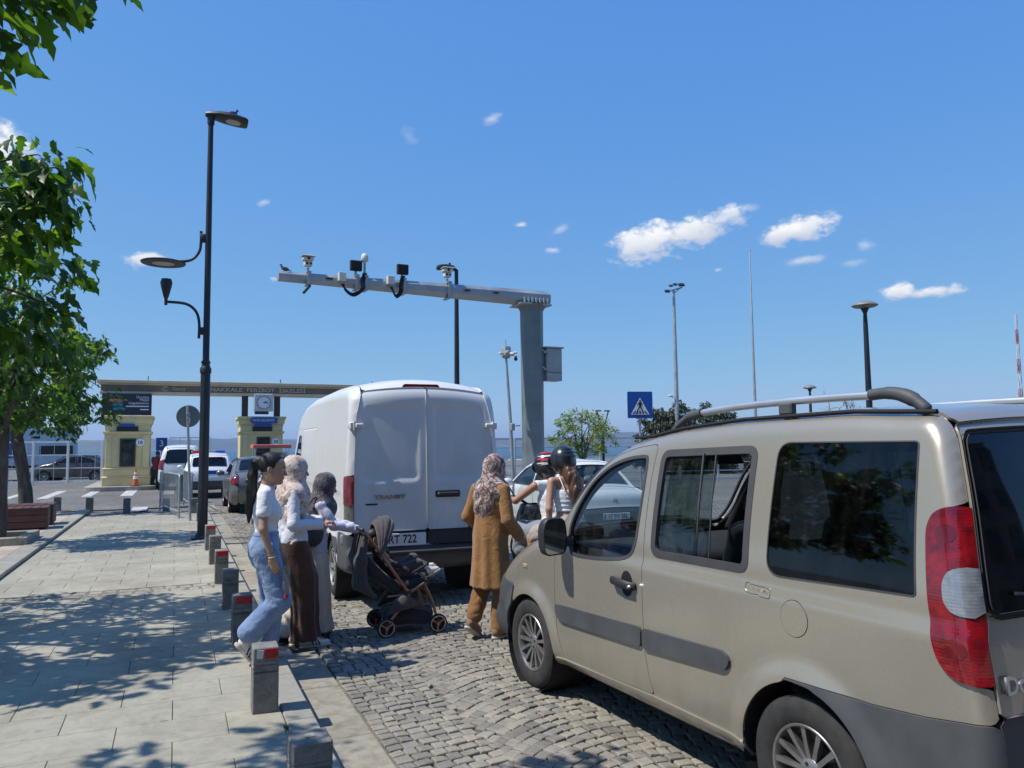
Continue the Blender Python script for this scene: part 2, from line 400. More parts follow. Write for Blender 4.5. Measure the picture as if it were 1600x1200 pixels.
def trim(name, box, h, sdf, pos, m, parent=None, flange=.012, flip=False, lift=0.0):
    """keep the part of a parametric sheet where sdf<0, cut exactly on its outline, with a folded-in edge"""
    u0, u1, v0, v1 = box; hu, hv = h if isinstance(h, tuple) else (h, h)
    us = np.linspace(u0-hu, u1+hu, max(3, int((u1-u0)/hu)+3)); vs = np.linspace(v0-hv, v1+hv, max(3, int((v1-v0)/hv)+3))
    U, V = np.meshgrid(us, vs, indexing='ij'); S = sdf(U, V)
    nu, nv = U.shape; uv = []; idx = {}
    def node(i, j):
        k = (i, j)
        if k not in idx: idx[k] = len(uv); uv.append((us[i], vs[j]))
        return idx[k]
    def edge(a, b):
        k = (a, b) if a < b else (b, a); kk = ('e', k)
        if kk not in idx:
            (i, j), (p, q) = k; sa, sb = S[i, j], S[p, q]; t = sa/(sa-sb)
            idx[kk] = len(uv); uv.append((us[i]+(us[p]-us[i])*t, vs[j]+(vs[q]-vs[j])*t))
        return idx[kk]
    F = []; neg = S < 0
    anyn = neg[:-1, :-1] | neg[1:, :-1] | neg[1:, 1:] | neg[:-1, 1:]
    for i, j in zip(*np.nonzero(anyn)):
        cs = [(i, j), (i+1, j), (i+1, j+1), (i, j+1)]; f = []
        for k in range(4):
            a, b = cs[k], cs[(k+1) % 4]
            if neg[a]: f.append(node(*a))
            if neg[a] != neg[b]: f.append(edge(a, b))
        if len(f) >= 3: F.append(f)
    if not F: return None
    uv = np.array(uv); X = pos(uv[:, 0], uv[:, 1]); e = 1e-3
    du = pos(uv[:, 0]+e, uv[:, 1])-pos(uv[:, 0]-e, uv[:, 1]); dv = pos(uv[:, 0], uv[:, 1]+e)-pos(uv[:, 0], uv[:, 1]-e)
    n = np.cross(du, dv); n /= np.maximum(np.linalg.norm(n, axis=1, keepdims=True), 1e-12)
    if flip: n = -n; F = [f[::-1] for f in F]
    X = X + n*lift
    if flange:
        cnt = {}
        for f in F:
            for k in range(len(f)): cnt[(f[k], f[(k+1) % len(f)])] = 1
        bd = [(a, b) for (a, b) in cnt if (b, a) not in cnt]
        mp = {}; ex = []
        for a, b in bd:
            for v in (a, b):
                if v not in mp: mp[v] = len(X)+len(ex); ex.append(X[v]-n[v]*flange)
        dup = {v: len(X)+len(ex)+i for i, v in enumerate(mp)}
        X = np.vstack([X, np.array(ex), X[list(mp)]])
        F += [[dup[b], dup[a], mp[a], mp[b]] for a, b in bd]
    return mesh_obj(name, X.tolist(), [[int(x) for x in f] for f in F], m, parent, smooth=True)

class Body:
    """a vehicle shell from its side outline (x forward, z up): two side sheets rounded over at the outline and one strip that runs
    right round the outline (nose, bonnet, screen, roof, tail, floor)"""
    def __init__(s, outline, Wf, rf, crown=.03, center=0.0):
        s.out = outline; s.sdf = psdf(outline); s.W = Wf; s.r = rf; s.crown = crown; s.c = center
        P = np.array(outline); A = P; d = np.linalg.norm(np.roll(P, -1, 0)-P, axis=1); s.P = P; s.T = np.concatenate([[0], np.cumsum(d)]); s.len = s.T[-1]
        s.Pc = np.vstack([P, P[:1]])
    def lat(s, x, z):
        d = np.maximum(-s.sdf(x, z), 0); r = s.r(x, z); q = r-np.minimum(d, r)
        return s.W(x, z)-(r-np.sqrt(np.maximum(r*r-q*q, 0)))
    def side(s, sg):
        def f(u, v): return np.stack([u, s.c+sg*s.lat(u, v), v], 1)
        return f
    def at(s, t):
        t = np.mod(t, s.len); return np.interp(t, s.T, s.Pc[:, 0]), np.interp(t, s.T, s.Pc[:, 1])
    def strip(s):
        """(arc length, fraction across -1..1)"""
        def f(t, v):
            x, z = s.at(t); xa, za = s.at(t-.04); xb, zb = s.at(t+.04); tx, tz = xb-xa, zb-za; l = np.maximum(np.sqrt(tx*tx+tz*tz), 1e-9)
            nx, nz = -tz/l, tx/l
            sgn = s.orient
            half = s.W(x, z)-s.r(x, z); c = s.crown(x, z) if callable(s.crown) else s.crown
            b = c*(1-np.clip(v, -1, 1)**2)
            return np.stack([x+sgn*nx*b, s.c+v*half, z+sgn*nz*b], 1)
        P = s.P; ar = np.sum(P[:, 0]*np.roll(P[:, 1], -1)-np.roll(P[:, 0], -1)*P[:, 1]); s.orient = -1 if ar > 0 else 1
        return f
    def t_of(s, x, z):
        """arc length of the outline point nearest to (x, z)"""
        n = 1500; t = np.linspace(0, s.len, n); a, b = s.at(t); return float(t[np.argmin((a-x)**2+(b-z)**2)])
def rect_sdf(u0, u1, v0, v1, r=0, su=1, sv=1):
    """rounded rectangle; su, sv scale the two parameters to metres"""
    def f(U, V):
        x = np.abs((U-(u0+u1)/2)*su)-(u1-u0)/2*su+r; y = np.abs((V-(v0+v1)/2)*sv)-(v1-v0)/2*sv+r
        return np.sqrt(np.maximum(x, 0)**2+np.maximum(y, 0)**2)+np.minimum(np.maximum(x, y), 0)-r
    f.box = (u0, u1, v0, v1); return f

def wheel(name, parent, c, r=.31, w=.2, rim=.2, spokes=13, side=1, tyre=None, rimm=None, steer=0, style='thin'):
    """tyre with tread grooves, dished rim, spokes; axle along local y, outer face towards side*y"""
    tyre = tyre or MATS['tyre']; rimm = rimm or MATS['alloy']
    o = empty(name, c, steer, parent=parent); A = Matrix(((1, 0, 0), (0, 0, side), (0, 1, 0)))
    A = Matrix(((1, 0, 0), (0, 0, 1), (0, -1, 0))) if side > 0 else Matrix(((1, 0, 0), (0, 0, -1), (0, 1, 0)))
    A = A if True else A
    b = MB(); h = w/2
    pr = [(rim*.98, h*.55), (rim*1.0, h*.86), (rim*1.05, h*.93), (rim*1.2, h*1.0), (r*.86, h*1.0), (r*.94, h*.93), (r*.985, h*.8)]
    tr = []
    for k in range(9):
        z = h*.74 - k*h*1.48/8
        tr += [(r, z+.006)] + ([(r-.007, z+.003), (r-.007, z-.003)] if k % 2 else []) + [(r, z-.006)]
    pr = pr + tr + [(q, -z) for q, z in pr[::-1]]
    b.lathe(pr, 48, axis=A)
    b.build('tyre', tyre, o, smooth=False, split=40)
    if False:
        t = MB()
        for k in range(60):
            a = 2*math.pi*k/60; m = A @ Matrix.Rotation(a, 3, 'Z')
            for sg in (1, -1): t.box(m @ Vector((r*.968, 0, sg*h*.885)), (.012, .012, .02), rot=m)
        tb = t.build('tread', tyre, o)
    b = MB(); b.lathe([(rim*1.02, h*.87), (rim*1.0, h*.93), (rim*.955, h*.9), (rim*.93, h*.75), (rim*.9, h*.1), (rim*.86, -h*.6)], 40, axis=A)
    for k in range(spokes):
        a = 2*math.pi*k/spokes; m = A @ Matrix.Rotation(a, 3, 'Z'); wd = .021 if style != 'steel' else .05
        V = []
        for (q, z, ww) in ((rim*.22, h*.66, wd*.55), (rim*.6, h*.78, wd*.5), (rim*.95, h*.84, wd*.62)):
            V += [m @ Vector((q, -ww, z)), m @ Vector((q, ww, z)), m @ Vector((q, ww*.6, z-.035)), m @ Vector((q, -ww*.6, z-.035))]
        F = []
        for j in range(2):
            for i in range(4): F.append([j*4+i, j*4+(i+1) % 4, j*4+4+(i+1) % 4, j*4+4+i][::-1])
        b.add(V, F)
    b.lathe([(rim*.27, h*.55), (rim*.27, h*.7), (rim*.2, h*.76), (0.001, h*.76)], 20, axis=A)
    b.build('rim', rimm, o, split=40)
    for k in range(4 if style != 'far' else 0):
        b = MB(); a = 2*math.pi*k/4+.4; m = A @ Matrix.Rotation(a, 3, 'Z'); p = m @ Vector((rim*.17, 0, h*.77)); q = m @ Vector((rim*.17, 0, h*.765+.003)); b.cyl(m @ Vector((rim*.17, 0, h*.7)), q, .0085, n=8); b.build('bolt', MATS['black_plastic'], o)
    b = MB(); b.lathe([(rim*.86, -h*.3), (0.001, -h*.3)], 24, axis=A); b.lathe([(rim*.62, h*.2), (rim*.6, h*.28), (0.001, h*.28)], 24, axis=A)
    b.build('brake_disc', MATS['dark_metal'], o)
    return o
# ------------------------------------------------------------------ shared materials
mat('tyre', (.028, .027, .026), .88, var=.35, vs=14, bmp=.15, bs=120)
mat('alloy', (.40, .39, .37), .38, .85, var=.2, vs=12, bmp=.03)
mat('steel_rim', (.42, .41, .38), .5, .7, var=.25, vs=9)
mat('black_plastic', (.022, .023, .025), .55, var=.2, bmp=.1, bs=300)
m, nt, b, N, L = _nt('grey_plastic'); n1 = noise_node(N, L, 4, 6, .6, 'World'); n2 = noise_node(N, L, 38, 6, .75, 'World', 1.2, (1, .35, 2.2))
c1 = ramp(N, L, n1.outputs[0], [(.3, (.050, .054, .060)), (.7, (.082, .085, .088))]); sc_ = ramp(N, L, n2.outputs[0], [(.66, (0,)*3), (.75, (.55,)*3)])
L.new(mixc(N, L, sc_.outputs[0], c1.outputs[0], (.22, .21, .195)), b.inputs['Base Color']); setp(b, rough=.6); n3 = noise_node(N, L, 350, 2); bump(N, L, b, n3.outputs[0], .12)
mat('rubber', (.05, .05, .052), .6, var=.15)
mat('dark_metal', (.05, .05, .055), .5, .6)
mat('galv', (.36, .385, .39), .5, .55, var=.16, vs=3, bmp=.05, bs=25, rvar=.12)
mat('galv_dark', (.185, .215, .215), .55, .35, var=.22, vs=1.6, bmp=.05, bs=25, rvar=.1)
mat('lamp_black', (.016, .019, .022), .45, .2, var=.25, vs=5, rvar=.1)
mat('white_paint', (.74, .74, .72), .5, var=.07, vs=2)
mat('chrome', (.75, .76, .78), .16, 1.0, var=.05)
mat('silver', (.62, .63, .64), .3, .9, var=.08)
mat('near_black', (.006, .006, .007), .8, var=0)
mat('interior', (.02, .02, .021), .85, var=.2)
mat('seat_cloth', (.018, .018, .02), .95, var=.25, vs=30, sheen=.3)
mat('red_lens', (.19, .002, .005), .1, var=.55, vs=16, coat=1.0, bmp=.06, bs=70)
mat('dark_red_lens', (.13, .003, .005), .1, var=.2, coat=1.0)
mat('clear_lens', (.27, .285, .305), .12, .3, var=.2, vs=30, coat=1.0, bmp=.12, bs=70)
mat('plate_white', (.72, .73, .74), .4, var=.04)
mat('plate_ink', (.012, .012, .014), .5, var=0)
mat('blue_sign', (.012, .085, .36), .4, var=.06)
mat('sign_white', (.78, .79, .8), .4, var=.03)
mat('sign_black', (.012, .012, .014), .45, var=0)
mat('retro_red', (.42, .012, .014), .35, var=.2, vs=40, bmp=.1, bs=200)
mat('skin', (.42, .245, .165), .5, var=.06, vs=14, sss=.06, bmp=.03, bs=150)
mat('skin_tan', (.36, .19, .12), .5, var=.06, vs=14, sss=.06)
mat('hair_black', (.012, .009, .008), .55, var=.5, vs=50, stretch=(1, 1, .08), bmp=.4, bs=90)
mat('hair_brown', (.09, .042, .022), .42, var=.5, vs=50, stretch=(1, 1, .08), bmp=.4, bs=90)
mat('eye_white', (.7, .68, .65), .2); mat('eye_dark', (.02, .012, .008), .1); mat('lip', (.34, .12, .10), .45)
glass_mat('glass', (.42, .5, .5), .16); glass_mat('glass_dark', (.055, .065, .075), .03); glass_mat('glass_clear', (.75, .8, .8), .06)

def granite(name, lo, hi, spk=.5, rough=.75, rand=.1, scale=1.0, stain=.35, spots=0):
    m, nt, b, N, L = _nt(name)
    n1 = noise_node(N, L, 1.3*scale, 6, .6, 'World'); n2 = noise_node(N, L, 320*scale, 2, .6, 'World'); n3 = noise_node(N, L, 9*scale, 9, .72, 'World', .6)
    c = ramp(N, L, n1.outputs[0], [(.3, lo), (.7, hi)])
    sp = ramp(N, L, n2.outputs[0], [(.36, (.45,)*3), (.5, (1,)*3), (.66, (1.25,)*3)])
    c1 = mixc(N, L, spk, c.outputs[0], mixc(N, L, 1.0, c.outputs[0], sp.outputs[0], 'MULTIPLY'))
    st = ramp(N, L, n3.outputs[0], [(.38, (.55, .53, .5)), (.56, (1, 1, 1))])
    c2 = mixc(N, L, stain, c1, mixc(N, L, 1.0, c1, st.outputs[0], 'MULTIPLY'))
    if spots:      # trodden gum and drips
        gg = N.new('ShaderNodeNewGeometry'); wv = noise_node(N, L, 14, 3, .6, 'World'); vm = N.new('ShaderNodeVectorMath'); vm.operation = 'MULTIPLY_ADD'; L.new(wv.outputs['Color'], vm.inputs[0]); vm.inputs[1].default_value = (.05, .05, .0); L.new(gg.outputs['Position'], vm.inputs[2])
        vo = N.new('ShaderNodeTexVoronoi'); vo.inputs['Scale'].default_value = 3.1; vo.voronoi_dimensions = '2D'; L.new(vm.outputs[0], vo.inputs['Vector'])
        sz = N.new('ShaderNodeSeparateColor'); L.new(vo.outputs['Color'], sz.inputs[0]); th = N.new('ShaderNodeMapRange'); L.new(sz.outputs[0], th.inputs[0]); th.inputs[1].default_value = .55; th.inputs[2].default_value = 1; th.inputs[3].default_value = 0; th.inputs[4].default_value = .085
        lt = N.new('ShaderNodeMath'); lt.operation = 'LESS_THAN'; L.new(vo.outputs['Distance'], lt.inputs[0]); L.new(th.outputs[0], lt.inputs[1]); ml = N.new('ShaderNodeMath'); ml.operation = 'MULTIPLY'; L.new(lt.outputs[0], ml.inputs[0]); ml.inputs[1].default_value = spots
        c2 = mixc(N, L, ml.outputs[0], c2, (.17, .16, .14))
        n5 = noise_node(N, L, .8, 7, .7, 'World', .8); r5 = ramp(N, L, n5.outputs[0], [(.32, (.72, .70, .66)), (.55, (1, 1, 1))]); c2 = mixc(N, L, .8, c2, mixc(N, L, 1, c2, r5.outputs[0], 'MULTIPLY'))
    g = N.new('ShaderNodeNewGeometry'); oi = N.new('ShaderNodeObjectInfo')
    ad = N.new('ShaderNodeMath'); ad.operation = 'ADD'; L.new(g.outputs['Random Per Island'], ad.inputs[0]); L.new(oi.outputs['Random'], ad.inputs[1])
    fr = N.new('ShaderNodeMath'); fr.operation = 'FRACT'; L.new(ad.outputs[0], fr.inputs[0])
    rr = ramp(N, L, fr.outputs[0], [(0, (1-rand, 1-rand, 1-rand*.9)), (.5, (1, 1, 1)), (1, (1+rand*.7, 1+rand*.55, 1+rand*.35))])
    L.new(mixc(N, L, 1.0, c2, rr.outputs[0], 'MULTIPLY'), b.inputs['Base Color'])
    setp(b, rough=rough, spec=.3)
    bn = noise_node(N, L, 60*scale, 8, .7, 'World'); bump(N, L, b, bn.outputs[0], .25, .006)
    return m
granite('slab_stone', (.325, .307, .240), (.385, .365, .290), .3, rand=.08, spots=.5)
granite('kerb_stone', (.28, .27, .225), (.36, .345, .285), .5, rand=.08)
granite('gutter_stone', (.30, .275, .215), (.375, .345, .275), .35, rand=.08, stain=.6, spots=.5)
granite('sett_stone', (.225, .208, .175), (.31, .287, .24), .4, rand=.26, stain=.5)
granite('paver_stone', (.36, .29, .24), (.46, .38, .32), .3, rand=.16)
granite('bollard_stone', (.17, .168, .155), (.29, .282, .26), .6, rand=.1, scale=1.3, stain=.75)
granite('concrete', (.27, .255, .22), (.36, .34, .30), .2, rand=.05)
mat('joint_sand', (.16, .142, .115), .95, var=.4, vs=18, bmp=.5, bs=80, coord='World')
mat('bed_dark', (.13, .12, .10), .95, var=.3, vs=20, coord='World')

for nm in ('red_lens', 'clear_lens'):      # fluted moulding inside the lamp lenses
    m = MATS[nm]; N, L = m.node_tree.nodes, m.node_tree.links; b = N['Principled BSDF']; tc = N.new('ShaderNodeTexCoord'); wv = N.new('ShaderNodeTexWave'); wv.bands_direction = 'Z'; wv.inputs['Scale'].default_value = 26; wv.inputs['Distortion'].default_value = .6; L.new(tc.outputs['Object'], wv.inputs[0]); bump(N, L, b, wv.outputs['Fac'], .10, .003)
def far_setts():
    m, nt, b, N, L = _nt('far_setts')
    g = N.new('ShaderNodeNewGeometry'); br = N.new('ShaderNodeTexBrick'); L.new(g.outputs['Position'], br.inputs[0])
    br.inputs['Scale'].default_value = 1.0; br.inputs['Brick Width'].default_value = .14; br.inputs['Row Height'].default_value = .1; br.inputs['Mortar Size'].default_value = .012
    br.inputs['Color1'].default_value = (.17, .165, .15, 1); br.inputs['Color2'].default_value = (.25, .24, .215, 1); br.inputs['Mortar'].default_value = (.08, .075, .065, 1)
    n = noise_node(N, L, .35, 6, .6, 'World'); r = ramp(N, L, n.outputs[0], [(.35, (.75,)*3), (.68, (1.15,)*3)])
    n2 = noise_node(N, L, 4, 6, .7, 'World'); r2 = ramp(N, L, n2.outputs[0], [(.35, (.7,)*3), (.65, (1.15,)*3)])
    L.new(mixc(N, L, 1, mixc(N, L, 1, br.outputs[0], r.outputs[0], 'MULTIPLY'), r2.outputs[0], 'MULTIPLY'), b.inputs['Base Color'])
    setp(b, rough=.8, spec=.25); bump(N, L, b, br.outputs['Fac'], -.5, .01)
far_setts()

# ------------------------------------------------------------------ ground, road, pavement
def sheet(name, x0, x1, y0, y1, z, m, n=1, parent=None, kind='structure'):
    b = MB(); b.grid(lambda u, v: (x0+(x1-x0)*u, y0+(y1-y0)*v, z), n, n)
    o = b.build(name, m, parent)
    if kind and parent is None: o['kind'] = kind
    return o
sheet('ground', -70, 90, -25, 84, -.035, MATS['far_setts'])
sheet('cross_street', -70, 90, 25.5, 83.9, -.004, MATS['far_setts'])
sheet('side_lane', 9.2, 90, -20, 25.5, -.0045, MATS['far_setts'])
b = MB(); b.box((10, 84.2, -1.6), (160, .6, 3.2)); o = b.build('quay', MATS['concrete']); o['kind'] = 'structure'

def in_frame(p, mx=60):
    v = Vector(p)-Vector((0, 0, CAMH)); d = v.dot(D_)
    if d < .2: return None
    x = 800+1202*v.dot(RR_)/d; y = 600-1202*v.dot(UU_)/d
    return (x, y, d) if -mx < x < 1600+mx and -mx < y < 1200+mx else None

road = sheet('road', 1.152, 9.2, -20, 25.5, -.022, MATS['joint_sand'])
def sett_verts(w, l, rnd, z0=-.03, jit=.010):
    """a hewn stone: straight sides, rounded shoulder, uneven top"""
    h = rnd.uniform(-.003, .003); tl = rnd.uniform(-.003, .003), rnd.uniform(-.003, .003)
    cs = [(-w/2+rnd.uniform(0, jit), -l/2+rnd.uniform(0, jit)), (w/2-rnd.uniform(0, jit), -l/2+rnd.uniform(0, jit)), (w/2-rnd.uniform(0, jit), l/2-rnd.uniform(0, jit)), (-w/2+rnd.uniform(0, jit), l/2-rnd.uniform(0, jit))]
    V = []
    for (k, z) in ((1.0, z0), (1.0, -.010), (.95, -.003), (.80, .0005)):
        for i, (x, y) in enumerate(cs): V.append((x*k, y*k, z+(h+tl[0]*x/w*2+tl[1]*y/l*2 if z > -.02 else 0)))
    F = [[12, 13, 14, 15]]
    for a in range(3):
        for i in range(4): F.append([a*4+i, a*4+(i+1) % 4, a*4+4+(i+1) % 4, a*4+4+i])
    return V, F
sr = random.Random(11); places = []
def band(x0, x1, sag, ymin, ymax, slope=0):
    wdt = x1-x0; y = ymin
    while y < ymax:
        x = x0+sr.uniform(-.06, .02) if sag else x0; x1_ = x1; x1 = x1_+sr.uniform(-.045, .03)
        pitch = sr.uniform(.088, .101)
        while x < x1-.035:
            w = sr.uniform(.074, .118); w = min(w, x1-x)
            if x1-x-w < .05: w = x1-x
            xc = x+w/2; v = (xc-x0)/wdt*2-1
            yy = y+sag*(1-v*v)+slope*v; sl = (-2*sag*v+slope)/(wdt/2)
            lim = 4.9 if yy < 8.6 else 9.1
            if xc < lim: places.append((xc+sr.uniform(-.003, .003), yy+sr.uniform(-.005, .005), w*math.sqrt(1+sl*sl)*.99-.003, pitch-.0035, math.atan(sl)))
            x += w
        x1 = x1_; y += pitch
band(1.16, 1.76, 0, 1.8, 25.3, .03)
xb = 1.765
while xb < 9: band(xb, xb+1.42, .30, 1.5, 25.2); xb += 1.425
vis = []
for i, (x, y, w, l, a) in enumerate(places):
    q = in_frame((x, y, 0), 0)
    hidden = (x > 2.25 and y < 5.7)
    if q and not hidden: vis.append((q[2], i))
vis.sort(); near = {i for d, i in vis[:300]}
variants = []
for k in range(12):
    V, Fc = sett_verts(.118, .09, sr); me = bpy.data.meshes.new('sett'); me.from_pydata(V, [], Fc); me.materials.append(MATS['sett_stone']); variants.append(me)
Vs, Fs = [], []
for i, (x, y, w, l, a) in enumerate(places):
    if i in near:
        o = bpy.data.objects.new('sett', variants[sr.randrange(12)]); link(o); o.parent = road
        o.location = (x, y, 0); o.rotation_euler = (0, 0, a + (math.pi if sr.random() < .5 else 0)); o.scale = (w/.118, l/.09, 1)
    else:
        V, Fc = sett_verts(w, l, sr); c, s = math.cos(a), math.sin(a); n0 = len(Vs)
        Vs += [(x+p[0]*c-p[1]*s, y+p[0]*s+p[1]*c, p[2]) for p in V]; Fs += [[n0+k for k in f] for f in Fc]
o = mesh_obj('setts', Vs, Fs, MATS['sett_stone'], road); o['kind'] = 'stuff'

# kerb and gutter
kerb = sheet('kerb', .645, .815, -6, 21.8, .02, MATS['bed_dark']); gut = sheet('gutter', .818, 1.15, -6, 25.4, -.03, MATS['bed_dark'])
y = -2.1; k = 0
while y < 21.6:
    l = 1.0; b = MB(); b.box((.73, y+l/2, -.05), (.172, l-.006, .34), .008); b.build('kerbstone', MATS['kerb_stone'], kerb); y += l
y = -2.3
while y < 25.2:
    l = random.Random(int(y*50)).uniform(.75, 1.1); b = MB(); b.box((.984, y+l/2, -.1), (.33, l-.008, .2+random.uniform(-.004, .004)), .006); b.build('gutter_slab', MATS['gutter_stone'], gut); y += l
# pavement slabs, 60 x 38 cm in running bond
pav = sheet('pavement', -2.0, .64, -6, 21.8, .098, MATS['joint_sand'])
b = MB(); b.box((-.68, 8, 0), (2.64, 27.6, .18)); o = b.build('pavement_bed', MATS['bed_dark'], pav)
pr_ = random.Random(5); kk = -9
while True:
    y0 = 4.83+.385*kk; kk += 1
    if y0 > 21.5: break
    if y0 < 1.2: continue
    sett_row = abs(y0-9.8) < .2
    x = .02+(.3 if kk % 2 else 0)-3.6
    if sett_row:
        b = MB(); b.box((-.68, y0+.195, .10), (2.62, .385, .028)); b.build('mortar', MATS['joint_sand'], pav)
        for r_ in range(2):
            xx = -2.0
            while xx < .62:
                w = pr_.uniform(.14, .2); V, Fc = sett_verts(min(w, .635-xx)-.014, .168, pr_, -.04, .012)
                mesh_obj('sett', V, Fc, MATS['gutter_stone'], pav, loc=(xx+w/2, y0+.1+r_*.19, .118)); xx += w
        continue
    while x < .63:
        a, c = max(x, -2.0), min(x+.6, .638); x += .6
        if c-a < .05: continue
        b = MB(); b.box(((a+c)/2, y0+.1925, .06), (c-a-.0035, .385-.0035, .12+pr_.uniform(-.0015, .0015)), .003, rot=Matrix.Rotation(pr_.uniform(-.0012, .0012), 3, 'Y')); b.build('slab', MATS['slab_stone'], pav)
b = MB(); b.box((-.7, 22.3, .0), (2.7, 1.0, .12), rot=Matrix.Rotation(-.09, 3, 'X')); o = b.build('ramp', MATS['concrete']); o['kind'] = 'structure'
# raised strip with the trees: edging stones and long pavers
strip = sheet('tree_strip', -9.5, -2.0, -6, 22.4, .13, MATS['bed_dark'])
b = MB(); b.box((-5.75, 8.2, .02), (7.49, 28.4, .2)); b.build('strip_bed', MATS['bed_dark'], strip)
y = 5.2
while y < 22.3:
    b = MB(); b.box((-2.15, y+.5, .09), (.29, .994, .172), .008); b.build('edging_stone', MATS['kerb_stone'], strip); y += 1.0
for j in range(10):
    x = -2.45-.31*j; y = 8.6+(.3 if j % 2 else 0)
    while y < 22.2:
        q = in_frame((x, y+.3, .17), 40)
        if q:
            b = MB(); b.box((x, y+.3, .09), (.3, .594, .16+pr_.uniform(-.002, .002)), .004); b.build('paver', MATS['paver_stone'], strip)
        y += .6
# crossing bars
def bar(x0, x1, y0, y1, sk=0):
    V = [(x0, y0, .004), (x1, y0, .004), (x1+sk, y1, .004), (x0+sk, y1, .004)]
    n = 14; VV = []; 
    return mesh_obj('crossing_bar', V, [[0, 1, 2, 3]], MATS['road_paint'], cross)
m, nt, bb, N, L = _nt('road_paint')
n1 = noise_node(N, L, 7, 8, .75, 'World'); rp = ramp(N, L, n1.outputs[0], [(.40, (.24, .23, .21)), (.56, (.58, .57, .54))]); L.new(rp.outputs[0], bb.inputs['Base Color']); setp(bb, rough=.7)
cross = empty('crossing', (0, 0, 0)); cross['kind'] = 'structure'
for x0, x1, y0, y1 in ((-4.55, -4.2, 32.3, 37.9), (-3.2, -2.86, 32.9, 37.0), (-1.88, -1.44, 32.5, 37.2), (-1.14, -.72, 24.4, 26.1), (-5.75, -5.45, 33.0, 37.0), (-6.9, -6.6, 33, 37.4), (-.4, 0, 32.6, 36.8)): bar(x0, x1, y0, y1)

# sea, far shore, quay
m, nt, bb, N, L = _nt('sea'); setp(bb, rough=.3, spec=.35); bb.inputs['Base Color'].default_value = (.015, .045, .07, 1)
n1 = noise_node(N, L, .6, 6, .6, 'World', stretch=(1, .3, 1)); bump(N, L, bb, n1.outputs[0], .9, .35)
b = MB(); b.grid(lambda u, v: (-6000+12000*u, 84.0+(8900)*v, -2.0), 2, 2); o = b.build('sea', MATS['sea']); o['kind'] = 'structure'
m, nt, bb, N, L = _nt('far_hill'); setp(bb, rough=.95, spec=.1)
n1 = noise_node(N, L, .012, 8, .65, 'World'); n2 = noise_node(N, L, .004, 3, .5, 'World')
c1 = ramp(N, L, n1.outputs[0], [(.35, (.035, .05, .022)), (.55, (.07, .08, .035)), (.72, (.16, .125, .075))]); c2 = ramp(N, L, n2.outputs[0], [(.45, (.8,)*3), (.62, (1.5, 1.2, 1.0))])
L.new(mixc(N, L, 1, c1.outputs[0], c2.outputs[0], 'MULTIPLY'), bb.inputs['Base Color'])
def hill_h(az):
    k = [(-40, 22), (-18, 30), (-8, 34), (-1, 36), (4, 35), (8, 33), (12, 30), (18, 26), (23, 27), (27, 26), (29, 30), (31, 42), (33, 44), (36, 36), (42, 30), (60, 30), (75, 22)]
    for (a, h), (b2, h2) in zip(k, k[1:]):
        if a <= az <= b2:
            t = (az-a)/(b2-a); t = t*t*(3-2*t); return h+(h2-h)*t
    return 20
hr = random.Random(3); ph = [(hr.uniform(.2, 2.2), hr.uniform(0, 7)) for _ in range(8)]
def hill(u, v):
    az = -40+115*u; R = 2600+900*v; s = math.sin(min(1, v*2.2)*math.pi/2) if v < .46 else 1-(v-.46)*.5
    h = hill_h(az)*(1 + .045*sum(math.sin(az*f*2.2+p) for f, p in ph)/2)
    h += 5*math.sin(az*.9+v*9)*v
    return (R*math.sin(R_(az)), R*math.cos(R_(az)), -3+(h+3)*s*(1 if v < .46 else 1))
b = MB(); b.grid(hill, 260, 12); o = b.build('hills', MATS['far_hill'], smooth=True); o['kind'] = 'structure'
